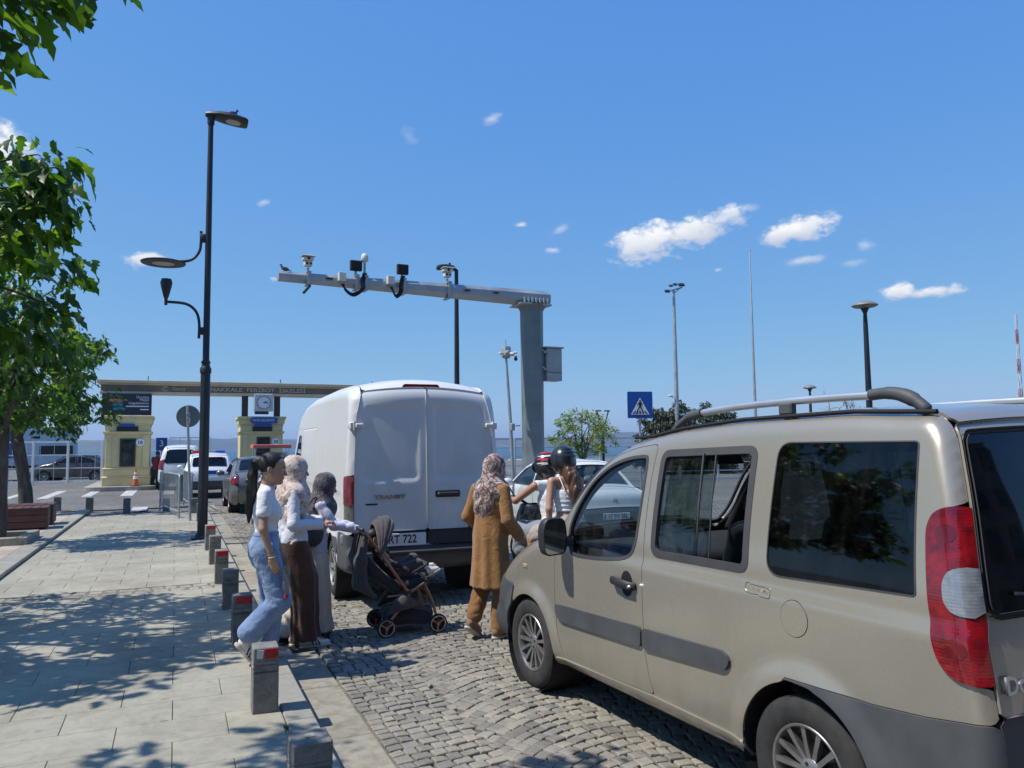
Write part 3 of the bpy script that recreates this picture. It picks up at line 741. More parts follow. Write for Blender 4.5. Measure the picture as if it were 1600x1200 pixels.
# ------------------------------------------------------------------ vehicle shells
def ss(a, b, x):
    t = np.clip((x-a)/(b-a), 0, 1); return t*t*(3-2*t)
def shell(root, B, paint, arches=(), doors=(), windows=(), parts=(), strips=(), h=.03, hr=None, liner=True, gap=.004, sides=(1, -1), handles=True):
    """side sheets with doors, windows (rubber ring + pane), trim parts; then the strip pieces round the outline.
    doors: (polygon, name); windows: (polygon, ring width, glass, recess); parts: (name, polygon, material, lift, flange, sides)"""
    b = (B.P[:, 0].min(), B.P[:, 0].max(), B.P[:, 1].min(), B.P[:, 1].max())
    A = [csdf(*a) for a in arches]
    for sg in sides:
        hh = h if sg > 0 else (hr or h*1.6); pos = B.side(sg); flip = sg > 0
        cuts = list(A); dsd = [psdf(d[0]) for d in doors]; wsd = [psdf(w[0]) for w in windows]
        psd = [psdf(p[1]) for p in parts if sg in p[5] and p[3] < .5 and (len(p) < 7)]
        side = s_and(s_off(B.sdf, -1e-5), *[s_not(a) for a in A], *[s_not(d, gap) for d in dsd], *[s_not(w) for w in wsd], *[s_not(p, gap*.8) for p in psd])
        trim('side_panel', b, hh, side, pos, paint, root, flip=flip)
        for d, f in zip(doors, dsd):
            o = trim(d[1], f.box, hh, s_and(f, s_off(B.sdf, -.004), *[s_not(a, .004) for a in A], *[s_not(w) for w in wsd]), pos, paint, root, flip=flip)
        for w, f in zip(windows, wsd):
            bx = f.box; rw = w[1]
            if rw: trim('window_seal', bx, min(hh, rw*.7), s_and(f, s_not(f, -rw)), pos, MATS['rubber'], root, flange=.02, flip=flip, lift=.003)
            if w[2] is not None: trim('side_window', bx, hh, s_off(f, -rw+.004), pos, w[2], root, flange=0, flip=flip, lift=-w[3])
        for p in parts:
            if sg in p[5]:
                f = psdf(p[1]); trim(p[0], f.box, min(hh, .02), s_and(f, *([s_not(a, .0) for a in A] + ([s_off(B.sdf, -1e-5)]))), pos, p[2], root, flange=p[4], flip=flip, lift=p[3])
        if liner:
            q = lambda u, v, sg=sg: np.stack([u, B.c+sg*(B.lat(u, v)-.035), v], 1)
            trim('lining', b, .06, s_and(s_off(B.sdf, -.03), *[s_not(w, -.02) for w in wsd], *[s_not(a, .03) for a in A]), q, MATS['interior'], root, flange=0, flip=not flip)
            for (ax, az, ar) in arches:
                bb = MB(); bb.lathe([(ar+.002, 0), (ar+.006, .28), (.001, .28)], 28, axis=Matrix(((1, 0, 0), (0, 0, -sg), (0, 1 if sg > 0 else 1, 0))), c=(ax, sg*(float(B.lat(np.array([ax]), np.array([az+ar+.02]))[0])-.012), az))
                bb.build('wheel_well', MATS['near_black'], root)
    st = B.strip(); hs = hr or h*1.6
    for p in strips:
        name, a, c, m = p[:4]; o = p[4] if len(p) > 4 else {}
        t0, t1 = B.t_of(*a) if not isinstance(a, float) else a, B.t_of(*c) if not isinstance(c, float) else c
        v0, v1 = o.get('v', (-.998, .998))
        sc_ = .8
        f = rect_sdf(t0+gap*.5, t1-gap*.5, v0, v1, o.get('r', .004), 1, sc_)
        fs = [f]; posf = st
        if 'recess' in o:
            rs = [rect_sdf(B.t_of(*ra), B.t_of(*rb), va, vb, rr, 1, sc_) for ra, rb, va, vb, rr in o['recess']]; dep = o.get('dep', .012)
            def posf(t, v, rs=rs, dep=dep):
                X = st(t, v); k = 0
                for r in rs: k = np.maximum(k, 1-ss(-.035, .0, r(t, v)))
                X[:, 0] += dep*k; return X
        for w in o.get('win', ()):
            g = rect_sdf(B.t_of(*w[0]), B.t_of(*w[1]), -w[2], w[2], w[3], 1, sc_); fs.append(s_not(g))
            trim('window_seal', (t0, t1, -1, 1), (.02, .02), s_and(g, s_not(g, -.022)), st, MATS['rubber'], root, flange=.015, lift=.002, flip=True)
            trim(w[5] if len(w) > 5 else 'windscreen', (t0, t1, -1, 1), (.04, .04), s_off(g, -.018), st, w[4], root, flange=0, lift=-.004, flip=True)
        hx = o.get('h', hs)
        trim(name, (t0, t1, v0, v1), (hx, hx/.8), s_and(*fs), posf, m, root, flange=.012, lift=o.get('lift', 0), flip=True)

def rear_x(B, y, z, x0=None):
    """where the tail surface lies behind a given height and offset"""
    t = B.t_of(B.P[:, 0].min() if x0 is None else x0, z); half = float(B.W(*[np.array([q]) for q in B.at(t)])[0]-B.r(*[np.array([q]) for q in B.at(t)])[0])
    return float(B.strip()(np.array([t]), np.array([y/half]))[0, 0])
def plate(root, x, y, z, txt, w=.52, hgt=.11, face=-1, tilt=0):
    o = MB(); o.box((x, y, z), (.012, w, hgt), .004); p = o.build('number_plate', MATS['plate_white'], root)
    o = MB(); o.box((x+face*.0075, y+w/2-.022, z), (.003, .036, hgt-.012), 0); o.build('plate_band', MATS['blue_sign'], p)
    text_obj('plate_text', txt, hgt*.92, MATS['plate_ink'], p, M4=face_m((x+face*.0072, y-.015, z), (0, face, 0), (0, 0, 1)), depth=.001, sx=.86, bold=.002)
    return p

# ------------------------------------------------------------------ the beige minivan
paint_mat('beige_paint', (.39, .352, .282), .45, .25, (.25, .21, .155), .75, .15, .75, coat=.9)
def doblo():
    root = empty('minivan', (3.262, 5.268, 0), R_(93.2), 'dusty beige minivan with roof rails, open sliding window and red tail lamp', 'minivan')
    P = MATS['beige_paint']; GP = MATS['grey_plastic']
    out = rpoly([(-3.33, .27), (-3.385, .42), (-3.372, .74), (-3.35, .88), (-3.33, 1.04), (-3.295, 1.26), (-3.245, 1.51), (-3.165, 1.78), (-3.10, 1.858), (-2.7, 1.885), (-2.0, 1.872), (-1.5, 1.832), (-1.2, 1.785), (-1.0, 1.735),
                 (-.82, 1.645), (-.67, 1.53), (-.545, 1.395), (-.43, 1.26), (-.30, 1.15), (-.19, 1.09), (.05, 1.045), (.40, .985), (.62, .90), (.75, .74), (.80, .55), (.80, .36), (.72, .24), (.5, .235), (-3.2, .245)], .1)
    def Wf(x, z):
        w = .86 - np.where(z < .5, .045*np.clip((.5-z)/.28, 0, 1)**2, 0) - np.where(z > 1.05, .02*np.clip((z-1.05)/.1, 0, 1), 0) - .135*np.clip((z-1.15)/.6, 0, 1.3)**1.3
        for cx, cz, r in ((0, .315, .345), (-2.548, .32, .372)):
            d = np.sqrt((x-cx)**2+(z-cz)**2)-r; w = w + .022*(1-ss(.0, .115, d))*(z > .25)
        w = w - .010*ss(1.02, 1.08, z)*(1-ss(1.08, 1.16, z))
        return w
    def rf(x, z):
        return .085 + .33*ss(-.15, .65, x)*np.clip((z-.2)/.3, 0, 1) - .018*ss(-2.9, -3.1, x)
    B = Body(out, Wf, rf, crown=lambda x, z: .045+.075*ss(-.2, .8, x)+.02*ss(1.0, 1.6, z)*ss(-1.2, -.4, x))
    win1 = spline([(-.555, 1.095), (-.545, 1.18), (-.585, 1.29), (-.665, 1.415), (-.775, 1.53), (-.93, 1.62), (-1.1, 1.668), (-1.27, 1.683), (-1.305, 1.66), (-1.318, 1.547), (-1.322, 1.40), (-1.319, 1.245), (-1.303, 1.155), (-1.25, 1.083), (-1.14, 1.047), (-.884, 1.021), (-.65, 1.012), (-.585, 1.035)], 4)
    win2 = rpoly([(-1.452, 1.108), (-1.425, 1.712), (-2.19, 1.738), (-2.222, 1.118)], .07)
    win3 = rpoly([(-2.337, 1.13), (-2.318, 1.752), (-3.058, 1.752), (-3.105, 1.157)], [.09, .08, .02, .02])
    door = rpoly([(-.485, .305), (-.442, .367), (-.395, .511), (-.371, .714), (-.383, .977), (-.42, 1.10), (-.475, 1.215), (-.555, 1.345), (-.66, 1.475), (-.80, 1.59), (-.96, 1.672), (-1.15, 1.722), (-1.375, 1.748), (-1.365, 1.571), (-1.38, 1.218), (-1.382, .781), (-1.392, .575), (-1.442, .381), (-1.461, .345)], .04)
    tail = rpoly([(-3.131, 1.418), (-3.15, 1.475), (-3.20, 1.50), (-3.4, 1.515), (-3.52, .885), (-3.322, .885), (-3.255, .897), (-3.203, .935), (-3.18, .995), (-3.160, 1.129), (-3.142, 1.301)], .05)
    lens = rpoly([(-3.213, 1.229), (-3.235, 1.275), (-3.274, 1.287), (-3.43, 1.30), (-3.46, 1.123), (-3.304, 1.112), (-3.25, 1.125), (-3.22, 1.16)], .03)
    clad = rpoly([(-2.45, .70), (-2.62, .705), (-2.9, .705), (-3.131, .725), (-3.30, .752), (-3.55, .775), (-3.55, .15), (-2.5, .15)], .02)
    fb = rpoly([(.25, .70), (1.0, .74), (1.0, .1), (.2, .1)], .02)
    m1 = rpoly([(-.39, .663), (-1.379, .702), (-1.379, .590), (-.47, .556), (-.405, .585)], .03)
    m2 = rpoly([(-1.392, .70), (-2.06, .725), (-2.11, .69), (-2.07, .628), (-1.395, .586)], .03)
    sill = rpoly([(-.36, .302), (-1.46, .338), (-2.19, .33), (-2.2, .2), (-.36, .2)], .01)
    cap = [(-2.513+.077*math.cos(a*math.pi/12), .966+.079*math.sin(a*math.pi/12)) for a in range(24)]
    arches = ((0, .315, .345), (-2.548, .32, .372))
    def belt(x): return 0
    shell(root, B, P, arches, [(door, 'front_door')],
          [(win1, .02, MATS['glass_clear'], .012), (win2, .040, None, .02), (win3, .006, MATS['glass_dark'], .001)],
          [('tail_lamp', tail, MATS['red_lens'], .012, .02, (1, -1)), ('bumper_side', clad, GP, .012, .02, (1, -1)), ('front_bumper_side', fb, GP, .012, .02, (1, -1)),
           ('side_moulding', m1, GP, .018, .02, (1, -1), 0), ('side_moulding', m2, GP, .018, .02, (1, -1), 0), ('sill', sill, P, .012, .02, (1, -1), 0), ('fuel_flap', cap, P, .002, .01, (1,))],
          [('rear_bumper', (-3.33, .27), (-3.366, .775), GP, {'lift': .012}), ('tailgate', (-3.366, .775), (-3.14, 1.815), P, {'win': [((-3.318, 1.10), (-3.155, 1.785), .985, .06, MATS['glass_dark'], 'rear_window')], 'h': .02}),
           ('roof', (-3.14, 1.815), (-1.12, 1.77), P), ('windscreen_frame', (-1.12, 1.77), (-.19, 1.09), P, {'win': [((-1.05, 1.75), (-.24, 1.115), .95, .08, MATS['glass_clear'])]}),
           ('bonnet', (-.19, 1.09), (.62, .90), P), ('front_panel', (.62, .90), (.75, .74), P), ('front_bumper', (.75, .74), (.72, .24), GP, {'lift': .012}), ('underbody', (.72, .24), (-3.3, .25), MATS['near_black'])],
          h=.018, hr=.04)
    # reversing lamp lens and inner lamp rings over the red lens
    pos = B.side(1)
    for sg in (1, -1):
        trim('reversing_lens', psdf(lens).box, .015, s_and(psdf(lens), s_off(B.sdf, -1e-5)), B.side(sg), MATS['clear_lens'], root, flange=.006, flip=sg > 0, lift=.017)
        for cz in (1.40, 1.0):
            f = csdf(-3.205-.06*(1.4-cz)/.4, cz, .036); trim('lamp_bowl', f.box, .012, s_and(f, s_off(B.sdf, -.004)), B.side(sg), MATS['dark_red_lens'], root, flange=.004, flip=sg > 0, lift=.0135)
    # sliding panes of the side window (left half shut, rear half open)
    for sg in (1, -1):
        fw = s_off(psdf(win2), -.032)
        lim = lambda x0, x1: (lambda U, V: np.maximum(x0-U, U-x1))
        trim('sliding_pane', psdf(win2).box, .03, s_and(fw, lim(-1.80 if sg > 0 else -2.2, -1.40)), B.side(sg), MATS['glass'], root, flange=.004, flip=sg > 0, lift=-.012)
        trim('sliding_pane', psdf(win2).box, .03, s_and(fw, lim(-1.885, -1.5)), B.side(sg), MATS['glass'], root, flange=.004, flip=sg > 0, lift=-.026)
        bb = MB(); yv = sg*(float(B.lat(np.array([-1.8]), np.array([1.42]))[0])-.016)
        bb.tube([(-1.795, yv+sg*.03, 1.15), (-1.80, yv, 1.43), (-1.80, yv-sg*.045, 1.695)], .007, 6); bb.tube([(-1.885, yv+sg*.018, 1.15), (-1.885, yv-sg*.012, 1.43), (-1.885, yv-sg*.057, 1.695)], .005, 6)
        bb.build('pane_edge', MATS['grey_plastic'], root)
    lat = lambda x, z: float(B.lat(np.array([x]), np.array([z]))[0])
    # door handles
    for sg in (1, -1):
        hd = empty('door_handle', (0, 0, 0), parent=root)
        f = psdf(spline([(-1.235+.058*math.cos(a*math.pi/8), .925+.075*math.sin(a*math.pi/8)) for a in range(16)], 2)); trim('handle_cup', f.box, .012, f, B.side(sg), MATS['near_black'], hd, flange=.005, flip=sg > 0, lift=.003)
        bb = MB(); y = lat(-1.2, .93)
        bb.tube([(-1.10, sg*(y+.006), .932), (-1.125, sg*(y+.034), .934), (-1.21, sg*(y+.042), .93), (-1.30, sg*(y+.036), .922), (-1.325, sg*(y+.008), .92)], [.02, .024, .026, .027, .024], 10, flat=(1.0, .55))
        bb.build('handle_bar', MATS['black_plastic'], hd, split=50)
        bb = MB(); bb.cyl((-1.312, sg*(y+.03), .921), (-1.312, sg*(y+.052), .921), .009, n=10); bb.build('key_lock', MATS['silver'], hd)
    # mirrors
    for sg in (1, -1):
        mr = empty('mirror', (-.55, sg*(lat(-.5, 1.08)-.025), 1.13), parent=root)
        bb = MB(); bb.tube([(.0, 0, -.03), (.01, sg*.05, -.03), (.02, sg*.10, .0)], [.04, .035, .03], 8); bb.build('mirror_arm', MATS['black_plastic'], mr, split=40)
        pl = rpoly([(-.085, -.115), (.085, -.125), (.095, .05), (.07, .125), (-.07, .125), (-.09, .04)], .05)
        V = []; 
        bb = MB(); n = len(pl)
        for (x, k) in ((-.045, .95), (-.04, 1.0), (.02, .98), (.065, .80), (.095, .45), (.10, .02)): V += [(x, sg*.155+p[0]*k, p[1]*k+.01) for p in pl]
        F = [[j*n+i, j*n+(i+1) % n, (j+1)*n+(i+1) % n, (j+1)*n+i] for j in range(5) for i in range(n)]
        bb.add(V, F); bb.build('mirror_housing', MATS['black_plastic'], mr, smooth=True)
        bb = MB(); bb.prism([(p[0]*.9, p[1]*.92) for p in pl], -.042, -.038, m=Matrix(((0, 0, 1), (1, 0, 0), (0, 1, 0))), c=(0, sg*.155, .01)); bb.build('mirror_glass', MATS['mirror_glass'], mr)
    # roof rails
    for sg in (1, -1):
        rl = empty('roof_rail', (0, 0, 0), parent=root); y = .615
        zr = lambda x: np.interp(x, [-3.2, -2.7, -2.0, -1.5, -1.2], [1.872, 1.894, 1.882, 1.845, 1.80])
        bb = MB(); pts = [(x, sg*(y - .004), zz) for x, zz in ((-1.62, 1.918), (-1.85, 1.937), (-2.2, 1.950), (-2.55, 1.954), (-2.80, 1.952))]; bb.tube(spline(pts, 5, False), .0195, 12, flat=(1, .9)); bb.build('rail_bar', MATS['silver_rail'], rl, split=50)
        bb = MB(); bb.tube(spline([(-1.40, sg*y, zr(-1.40)), (-1.47, sg*y, 1.868), (-1.55, sg*y, 1.905), (-1.66, sg*y, 1.922)], 4, False), [.014]*4+[.02]*4+[.027]*4+[.0255], 10); bb.build('rail_foot', GP, rl, split=50)
        bb = MB(); bb.tube(spline([(-2.77, sg*y, 1.954), (-2.86, sg*y, 1.957), (-2.93, sg*y, 1.943), (-2.99, sg*y, 1.912), (-3.04, sg*y, zr(-3.04)-.01)], 4, False), [.0255]*4+[.029]*4+[.031]*4+[.026]*4+[.012], 10); bb.build('rail_foot', GP, rl, split=50)
        bb = MB(); bb.box((-2.29, sg*y, 1.915), (.085, .045, .06), .008); bb.build('rail_foot', GP, rl)
        bb = MB(); bb.tube([(x, sg*(y+.022), zr(x)-.010) for x in np.linspace(-3.09, -1.05, 22)] , .012, 6); bb.build('roof_gutter', MATS['near_black'], root)
    # embossed name plaque, tailgate name, wiper, plate
    y = lat(-2.29, 1.06)
    fr = s_and(psdf(rpoly([(-2.205, 1.04), (-2.205, 1.085), (-2.368, 1.075), (-2.372, 1.028)], .012))); bx = (-2.38, -2.2, 1.02, 1.09)
    g = psdf(rpoly([(-2.205, 1.04), (-2.205, 1.085), (-2.368, 1.075), (-2.372, 1.028)], .012)); trim('name_plaque', bx, .006, s_and(g, s_not(g, -.006)), pos, P, root, flange=.006, flip=True, lift=.004)
    text_obj('name_text', 'DOBLO', .04, P, root, M4=face_m((-2.288, y+.0005, 1.046), (-1, .0, .06), (0, -.02, 1)), depth=.004, sx=.95, bold=.0015)
    text_obj('name_text', 'Doblo', .085, MATS['silver'], root, M4=face_m((rear_x(B, .63, .88)-.003, .63, .88), (0, -1, 0), (.10, 0, 1)), depth=.004, bold=.002, sx=1.15)
    bb = MB(); bb.tube([(-3.375, .0, 1.10), (-3.39, .1, 1.12), (-3.345, .62, 1.19)], [.016, .012, .007], 6); bb.build('rear_wiper', MATS['black_plastic'], root)
    plate(root, rear_x(B, 0, .88)-.012, 0, .88, '', face=-1)
    # bumper crease line, parking sensor
    bb = MB(); bb.cyl((-3.28, .80, .62), (-3.285, .868, .62), .012, n=12); bb.build('parking_sensor', MATS['black_plastic'], root)
    bb = MB(); bb.box((.06, lat(.06, .86)+.002, .86), (.055, .012, .028), .004); bb.build('side_repeater', MATS['amber'], root)
    for sg in (1, -1):
        bb = MB(); bb.ell((.60, sg*.50, .80), (.12, .14, .08), 14); bb.build('headlamp', MATS['clear_lens'], root, smooth=True)
    # wheels
    for x, nm in ((0, 'f'), (-2.548, 'r')):
        for sg in (1, -1): wheel('wheel', root, (x, sg*.765, .315), .315, .195, .198, 13, sg)
    # cabin
    def seat(x, y, w=.48):
        st_ = empty('seat', (x, y, 0), parent=root)
        bb = MB(); bb.box((.0, 0, .62), (.52, w, .16), .05); bb.build('cushion', MATS['seat_cloth'], st_, split=40)
        bb = MB(); bb.tube(spline([(-.22, 0, .62), (-.27, 0, .85), (-.33, 0, 1.1), (-.37, 0, 1.26), (-.385, 0, 1.32)], 4, False), [w*.46]*5+[w*.49]*5+[w*.47]*4+[w*.42, w*.36, w*.2], 16, flat=(.26, 1)); bb.build('backrest', MATS['seat_cloth'], st_, split=60)
        bb = MB(); bb.ell((-.40, 0, 1.41), (.055, .135, .095), 14); bb.build('headrest', MATS['seat_cloth'], st_, smooth=True)
    seat(-1.45, .37); seat(-1.45, -.37)
    for y in (-.42, .02, .42): seat(-2.25, y, .46)
    bb = MB(); bb.box((-1.5, 0, .40), (3.4, 1.45, .1)); bb.build('cabin_floor', MATS['interior'], root)
    bb = MB(); bb.prism(rpoly([(-.30, 1.07), (-.62, 1.055), (-.80, .98), (-.80, .62), (-.30, .62)], .06), -.72, .72, m=Matrix(((1, 0, 0), (0, 0, 1), (0, 1, 0)))); bb.build('dashboard', MATS['interior'], root, split=40)
    sw = empty('steering_wheel', (-.93, .37, .99), parent=root); sw.rotation_euler = (0, R_(-62), 0)
    bb = MB(); bb.tube([(.185*math.cos(q), .185*math.sin(q), 0) for q in np.linspace(0, 2*math.pi, 28)[:-1]], .016, 8, closed=True); bb.build('wheel_rim', MATS['black_plastic'], sw, smooth=True)
    bb = MB(); bb.ell((0, 0, -.01), (.07, .075, .03), 12)
    for q in (0, 2.2, 4.1): bb.tube([(.03*math.cos(q), .03*math.sin(q), 0), (.18*math.cos(q), .18*math.sin(q), 0)], .015, 6)
    bb.tube([(0, 0, -.02), (0, 0, -.3)], .03, 8); bb.build('wheel_hub', MATS['black_plastic'], sw, smooth=True)
    for sg in (1, -1):
        bb = MB(); bb.tube(spline([(-.34, sg*.765, 1.08), (-.46, sg*.75, 1.24), (-.62, sg*.72, 1.44), (-.85, sg*.665, 1.61), (-1.1, sg*.61, 1.70)], 4, False), .045, 8); bb.build('pillar_trim', MATS['interior'], root, smooth=True)
    bb = MB(); bb.box((-1.02, .2, 1.67), (.02, .9, .16), .01, rot=Matrix.Rotation(R_(40), 3, 'Y')); bb.build('sun_visor', MATS['interior'], root)
    return root
mat('silver_rail', (.62, .64, .66), .35, .75, var=.1); mat('amber', (.46, .34, .17), .25, coat=1)
m, nt, b_, N, L = _nt('mirror_glass'); setp(b_, rough=.02, metal=1.0); b_.inputs['Base Color'].default_value = (.55, .58, .6, 1)
doblo()
# ------------------------------------------------------------------ the white panel van
paint_mat('white_van_paint', (.70, .70, .69), 0, .35, (.36, .32, .26), .6, .2, 2.4, coat=.4)
mat('smoked_lens', (.13, .12, .095), .12, var=.3, vs=30, coat=1.0, bmp=.1, bs=80)
def panel_van():
    th = R_(1.5); root = empty('panel_van', (2.61, 9.32, 0), R_(88.5), 'tall white panel van seen from behind, twin rear doors and black lower band', 'van')
    P = MATS['white_van_paint']; GP = MATS['grey_plastic']
    out = rpoly([(-.96, .40), (-1.03, .46), (-1.03, .60), (-.995, .66), (-.99, 1.0), (-.975, 1.5), (-.945, 2.1), (-.91, 2.32), (-.80, 2.415), (-.5, 2.45), (.5, 2.475), (2.2, 2.46), (3.0, 2.40), (3.5, 2.25), (4.25, 1.50), (4.75, 1.28), (5.0, 1.05), (5.08, .7), (5.06, .38), (4.8, .3), (-.6, .36)], .07)
    def Wf(x, z):
        w = .885-.045*np.clip((z-1.25)/1.1, 0, 1.2)**1.5-.03*np.clip((.6-z)/.3, 0, 1)
        d = np.sqrt(x**2+(z-.34)**2)-.40; w = w+.02*(1-ss(0, .12, d))
        w = w-.014*ss(1.02, 1.06, z)*(1-ss(1.20, 1.24, z))*ss(-.55, -.5, x)
        return w
    def rf(x, z): return .075+.055*ss(2.0, 2.45, z)+.25*ss(3.9, 4.9, x)
    B = Body(out, Wf, rf, crown=lambda x, z: .03+.06*ss(2.1, 2.45, z)*(x < 3)+.06*ss(3.2, 4.8, x))
    lamp = rpoly([(-.865, 1.43), (-1.1, 1.44), (-1.1, .90), (-.885, .90)], [.05, .01, .01, .05])
    fw = rpoly([(3.15, 1.30), (3.15, 1.93), (3.45, 1.95), (4.1, 1.38), (4.05, 1.27)], .06)
    door = rpoly([(3.05, .55), (3.05, 2.05), (3.5, 2.03), (4.3, 1.38), (4.32, .95), (4.2, .55)], .06)
    bumper = rpoly([(-1.2, .80), (-.50, .80), (-.44, .58), (-.44, .2), (-1.2, .2)], .04)
    slide = rpoly([(1.55, .52), (1.55, 2.02), (2.98, 2.02), (2.98, .52)], .05)
    rub = rpoly([(-.36, .72), (4.4, .72), (4.4, .55), (-.42, .55)], .03)
    rec1 = ((-.995, .95), (-.918, 2.22), .06, .90, .06); rec2 = ((-.995, .95), (-.918, 2.22), -.90, -.06, .06)
    band0, top0 = (-.993, .83), (-.875, 2.37)
    dk = {'h': .022, 'recess': [((-.982, 1.36), (-.925, 2.20), .10, .92, .07), ((-.982, 1.36), (-.925, 2.20), -.92, -.10, .07)], 'dep': .014}
    bd = {'h': .03, 'lift': .004}
    shell(root, B, P, ((0, .34, .40), (3.75, .34, .40)), [(door, 'front_door'), (slide, 'load_door')], [(fw, .03, MATS['glass_dark'], .004)],
          [('tail_lamp', lamp, MATS['smoked_lens'], .014, .02, (1, -1)), ('bumper_side', bumper, GP, .014, .02, (1, -1)), ('side_moulding', rub, GP, .012, .015, (1, -1), 0)],
          [('rear_bumper', (-.97, .40), (-1.0, .655), GP, {'lift': .02}), ('lower_band', (-1.0, .655), band0, MATS['band_black'], {'v': (.003, .998), **bd}), ('lower_band', (-1.0, .655), band0, MATS['band_black'], {'v': (-.998, -.003), **bd}),
           ('rear_door', band0, top0, P, {'v': (.003, .998), **dk}), ('rear_door', band0, top0, P, {'v': (-.998, -.003), **dk}),
           ('roof', top0, (3.3, 2.33), P, {'h': .05}), ('windscreen_frame', (3.3, 2.33), (4.28, 1.48), P, {'win': [((3.4, 2.28), (4.22, 1.53), .92, .06, MATS['glass_dark'])]}),
           ('bonnet', (4.28, 1.48), (4.97, 1.08), P), ('nose', (4.97, 1.08), (5.06, .8), P), ('front_bumper', (5.06, .8), (4.8, .3), GP), ('underbody', (4.8, .3), (-.94, .38), MATS['near_black'])], h=.03, hr=.05, gap=.006)
    for sg in (1, -1):
        red = rpoly([(-.855, 1.425), (-1.1, 1.43), (-1.1, 1.10), (-.87, 1.13)], [.05, .01, .01, .02])
        f = psdf(red); trim('red_lens', f.box, .015, s_and(f, s_off(B.sdf, -1e-5)), B.side(sg), MATS['red_lens'], root, flange=.008, flip=sg > 0, lift=.019)
    lat = lambda x, z: float(B.lat(np.array([x]), np.array([z]))[0])
    # hinges, handle, badge text, high brake lamp, step, reflectors, plate
    for sg in (1, -1):
        for z in (1.98,):
            bb = MB(); y = lat(-.93, z)
            bb.box((-.955, sg*(y-.015), z), (.05, .07, .085), .012); bb.box((-.985, sg*(y-.085), z), (.03, .09, .05), .01); bb.box((-.92, sg*(y+.012), z), (.06, .03, .05), .01); bb.cyl((-.975, sg*(y-.03), z-.05), (-.975, sg*(y-.03), z+.05), .013, n=10)
            bb.build('hinge', P, root)
    bb = MB(); xh = rear_x(B, -.24, 1.215); bb.box((xh-.012, -.24, 1.215), (.05, .25, .045), .015); bb.box((xh-.002, -.24, 1.215), (.03, .29, .075), .012); bb.build('door_handle', MATS['black_plastic'], root)
    bb = MB(); bb.prism(rpoly([(-.23, -.025), (.23, -.025), (.20, .028), (-.20, .028)], .02), 0, .05, m=Matrix(((0, 0, -1), (-1, 0, 0), (0, 1, 0))), c=(-.862, .04, 2.425)); bb.build('brake_lamp', MATS['dark_red_lens'], root)
    text_obj('name_text', 'TRANSIT', .058, MATS['chrome_dark'], root, M4=face_m((rear_x(B, .4, 1.20)-.009, .42, 1.20), (0, -1, 0), (.01, 0, 1)), depth=.004, sx=1.5, bold=.001)
    bb = MB(); bb.box((rear_x(B, .62, 1.125)-.002, .62, 1.125), (.008, .13, .018), .002); bb.build('badge', MATS['black_plastic'], root)
    plate(root, rear_x(B, .30, .735)-.012, .30, .735, 'RT 722', .56, .135)
    bb = MB(); bb.box((-1.055, 0, .602), (.05, 1.5, .03), .01); bb.build('bumper_step', MATS['rubber'], root)
    for sg in (1, -1):
        bb = MB(); bb.box((-.80, sg*(lat(-.8, .74)+.016), .745), (.12, .03, .105), .015); bb.box((-.80, sg*(lat(-.8, .74)+.03), .745), (.07, .012, .06), .008); bb.build('reflector', MATS['clear_lens'], root)
    for x in (0, 3.75):
        for sg in (1, -1): wheel('wheel', root, (x, sg*.775, .335), .335, .215, .215, 6, sg, rimm=MATS['steel_rim'], style='steel')
    mr = empty('mirror', (4.05, .9, 1.35), parent=root)
    bb = MB(); bb.box((0, .12, .1), (.12, .2, .34), .04); bb.build('mirror_housing', MATS['black_plastic'], mr)
    return root
mat('band_black', (.022, .027, .036), .5, var=.15, vs=4, bmp=.08, bs=200); mat('chrome_dark', (.28, .29, .31), .3, .8)
panel_van()

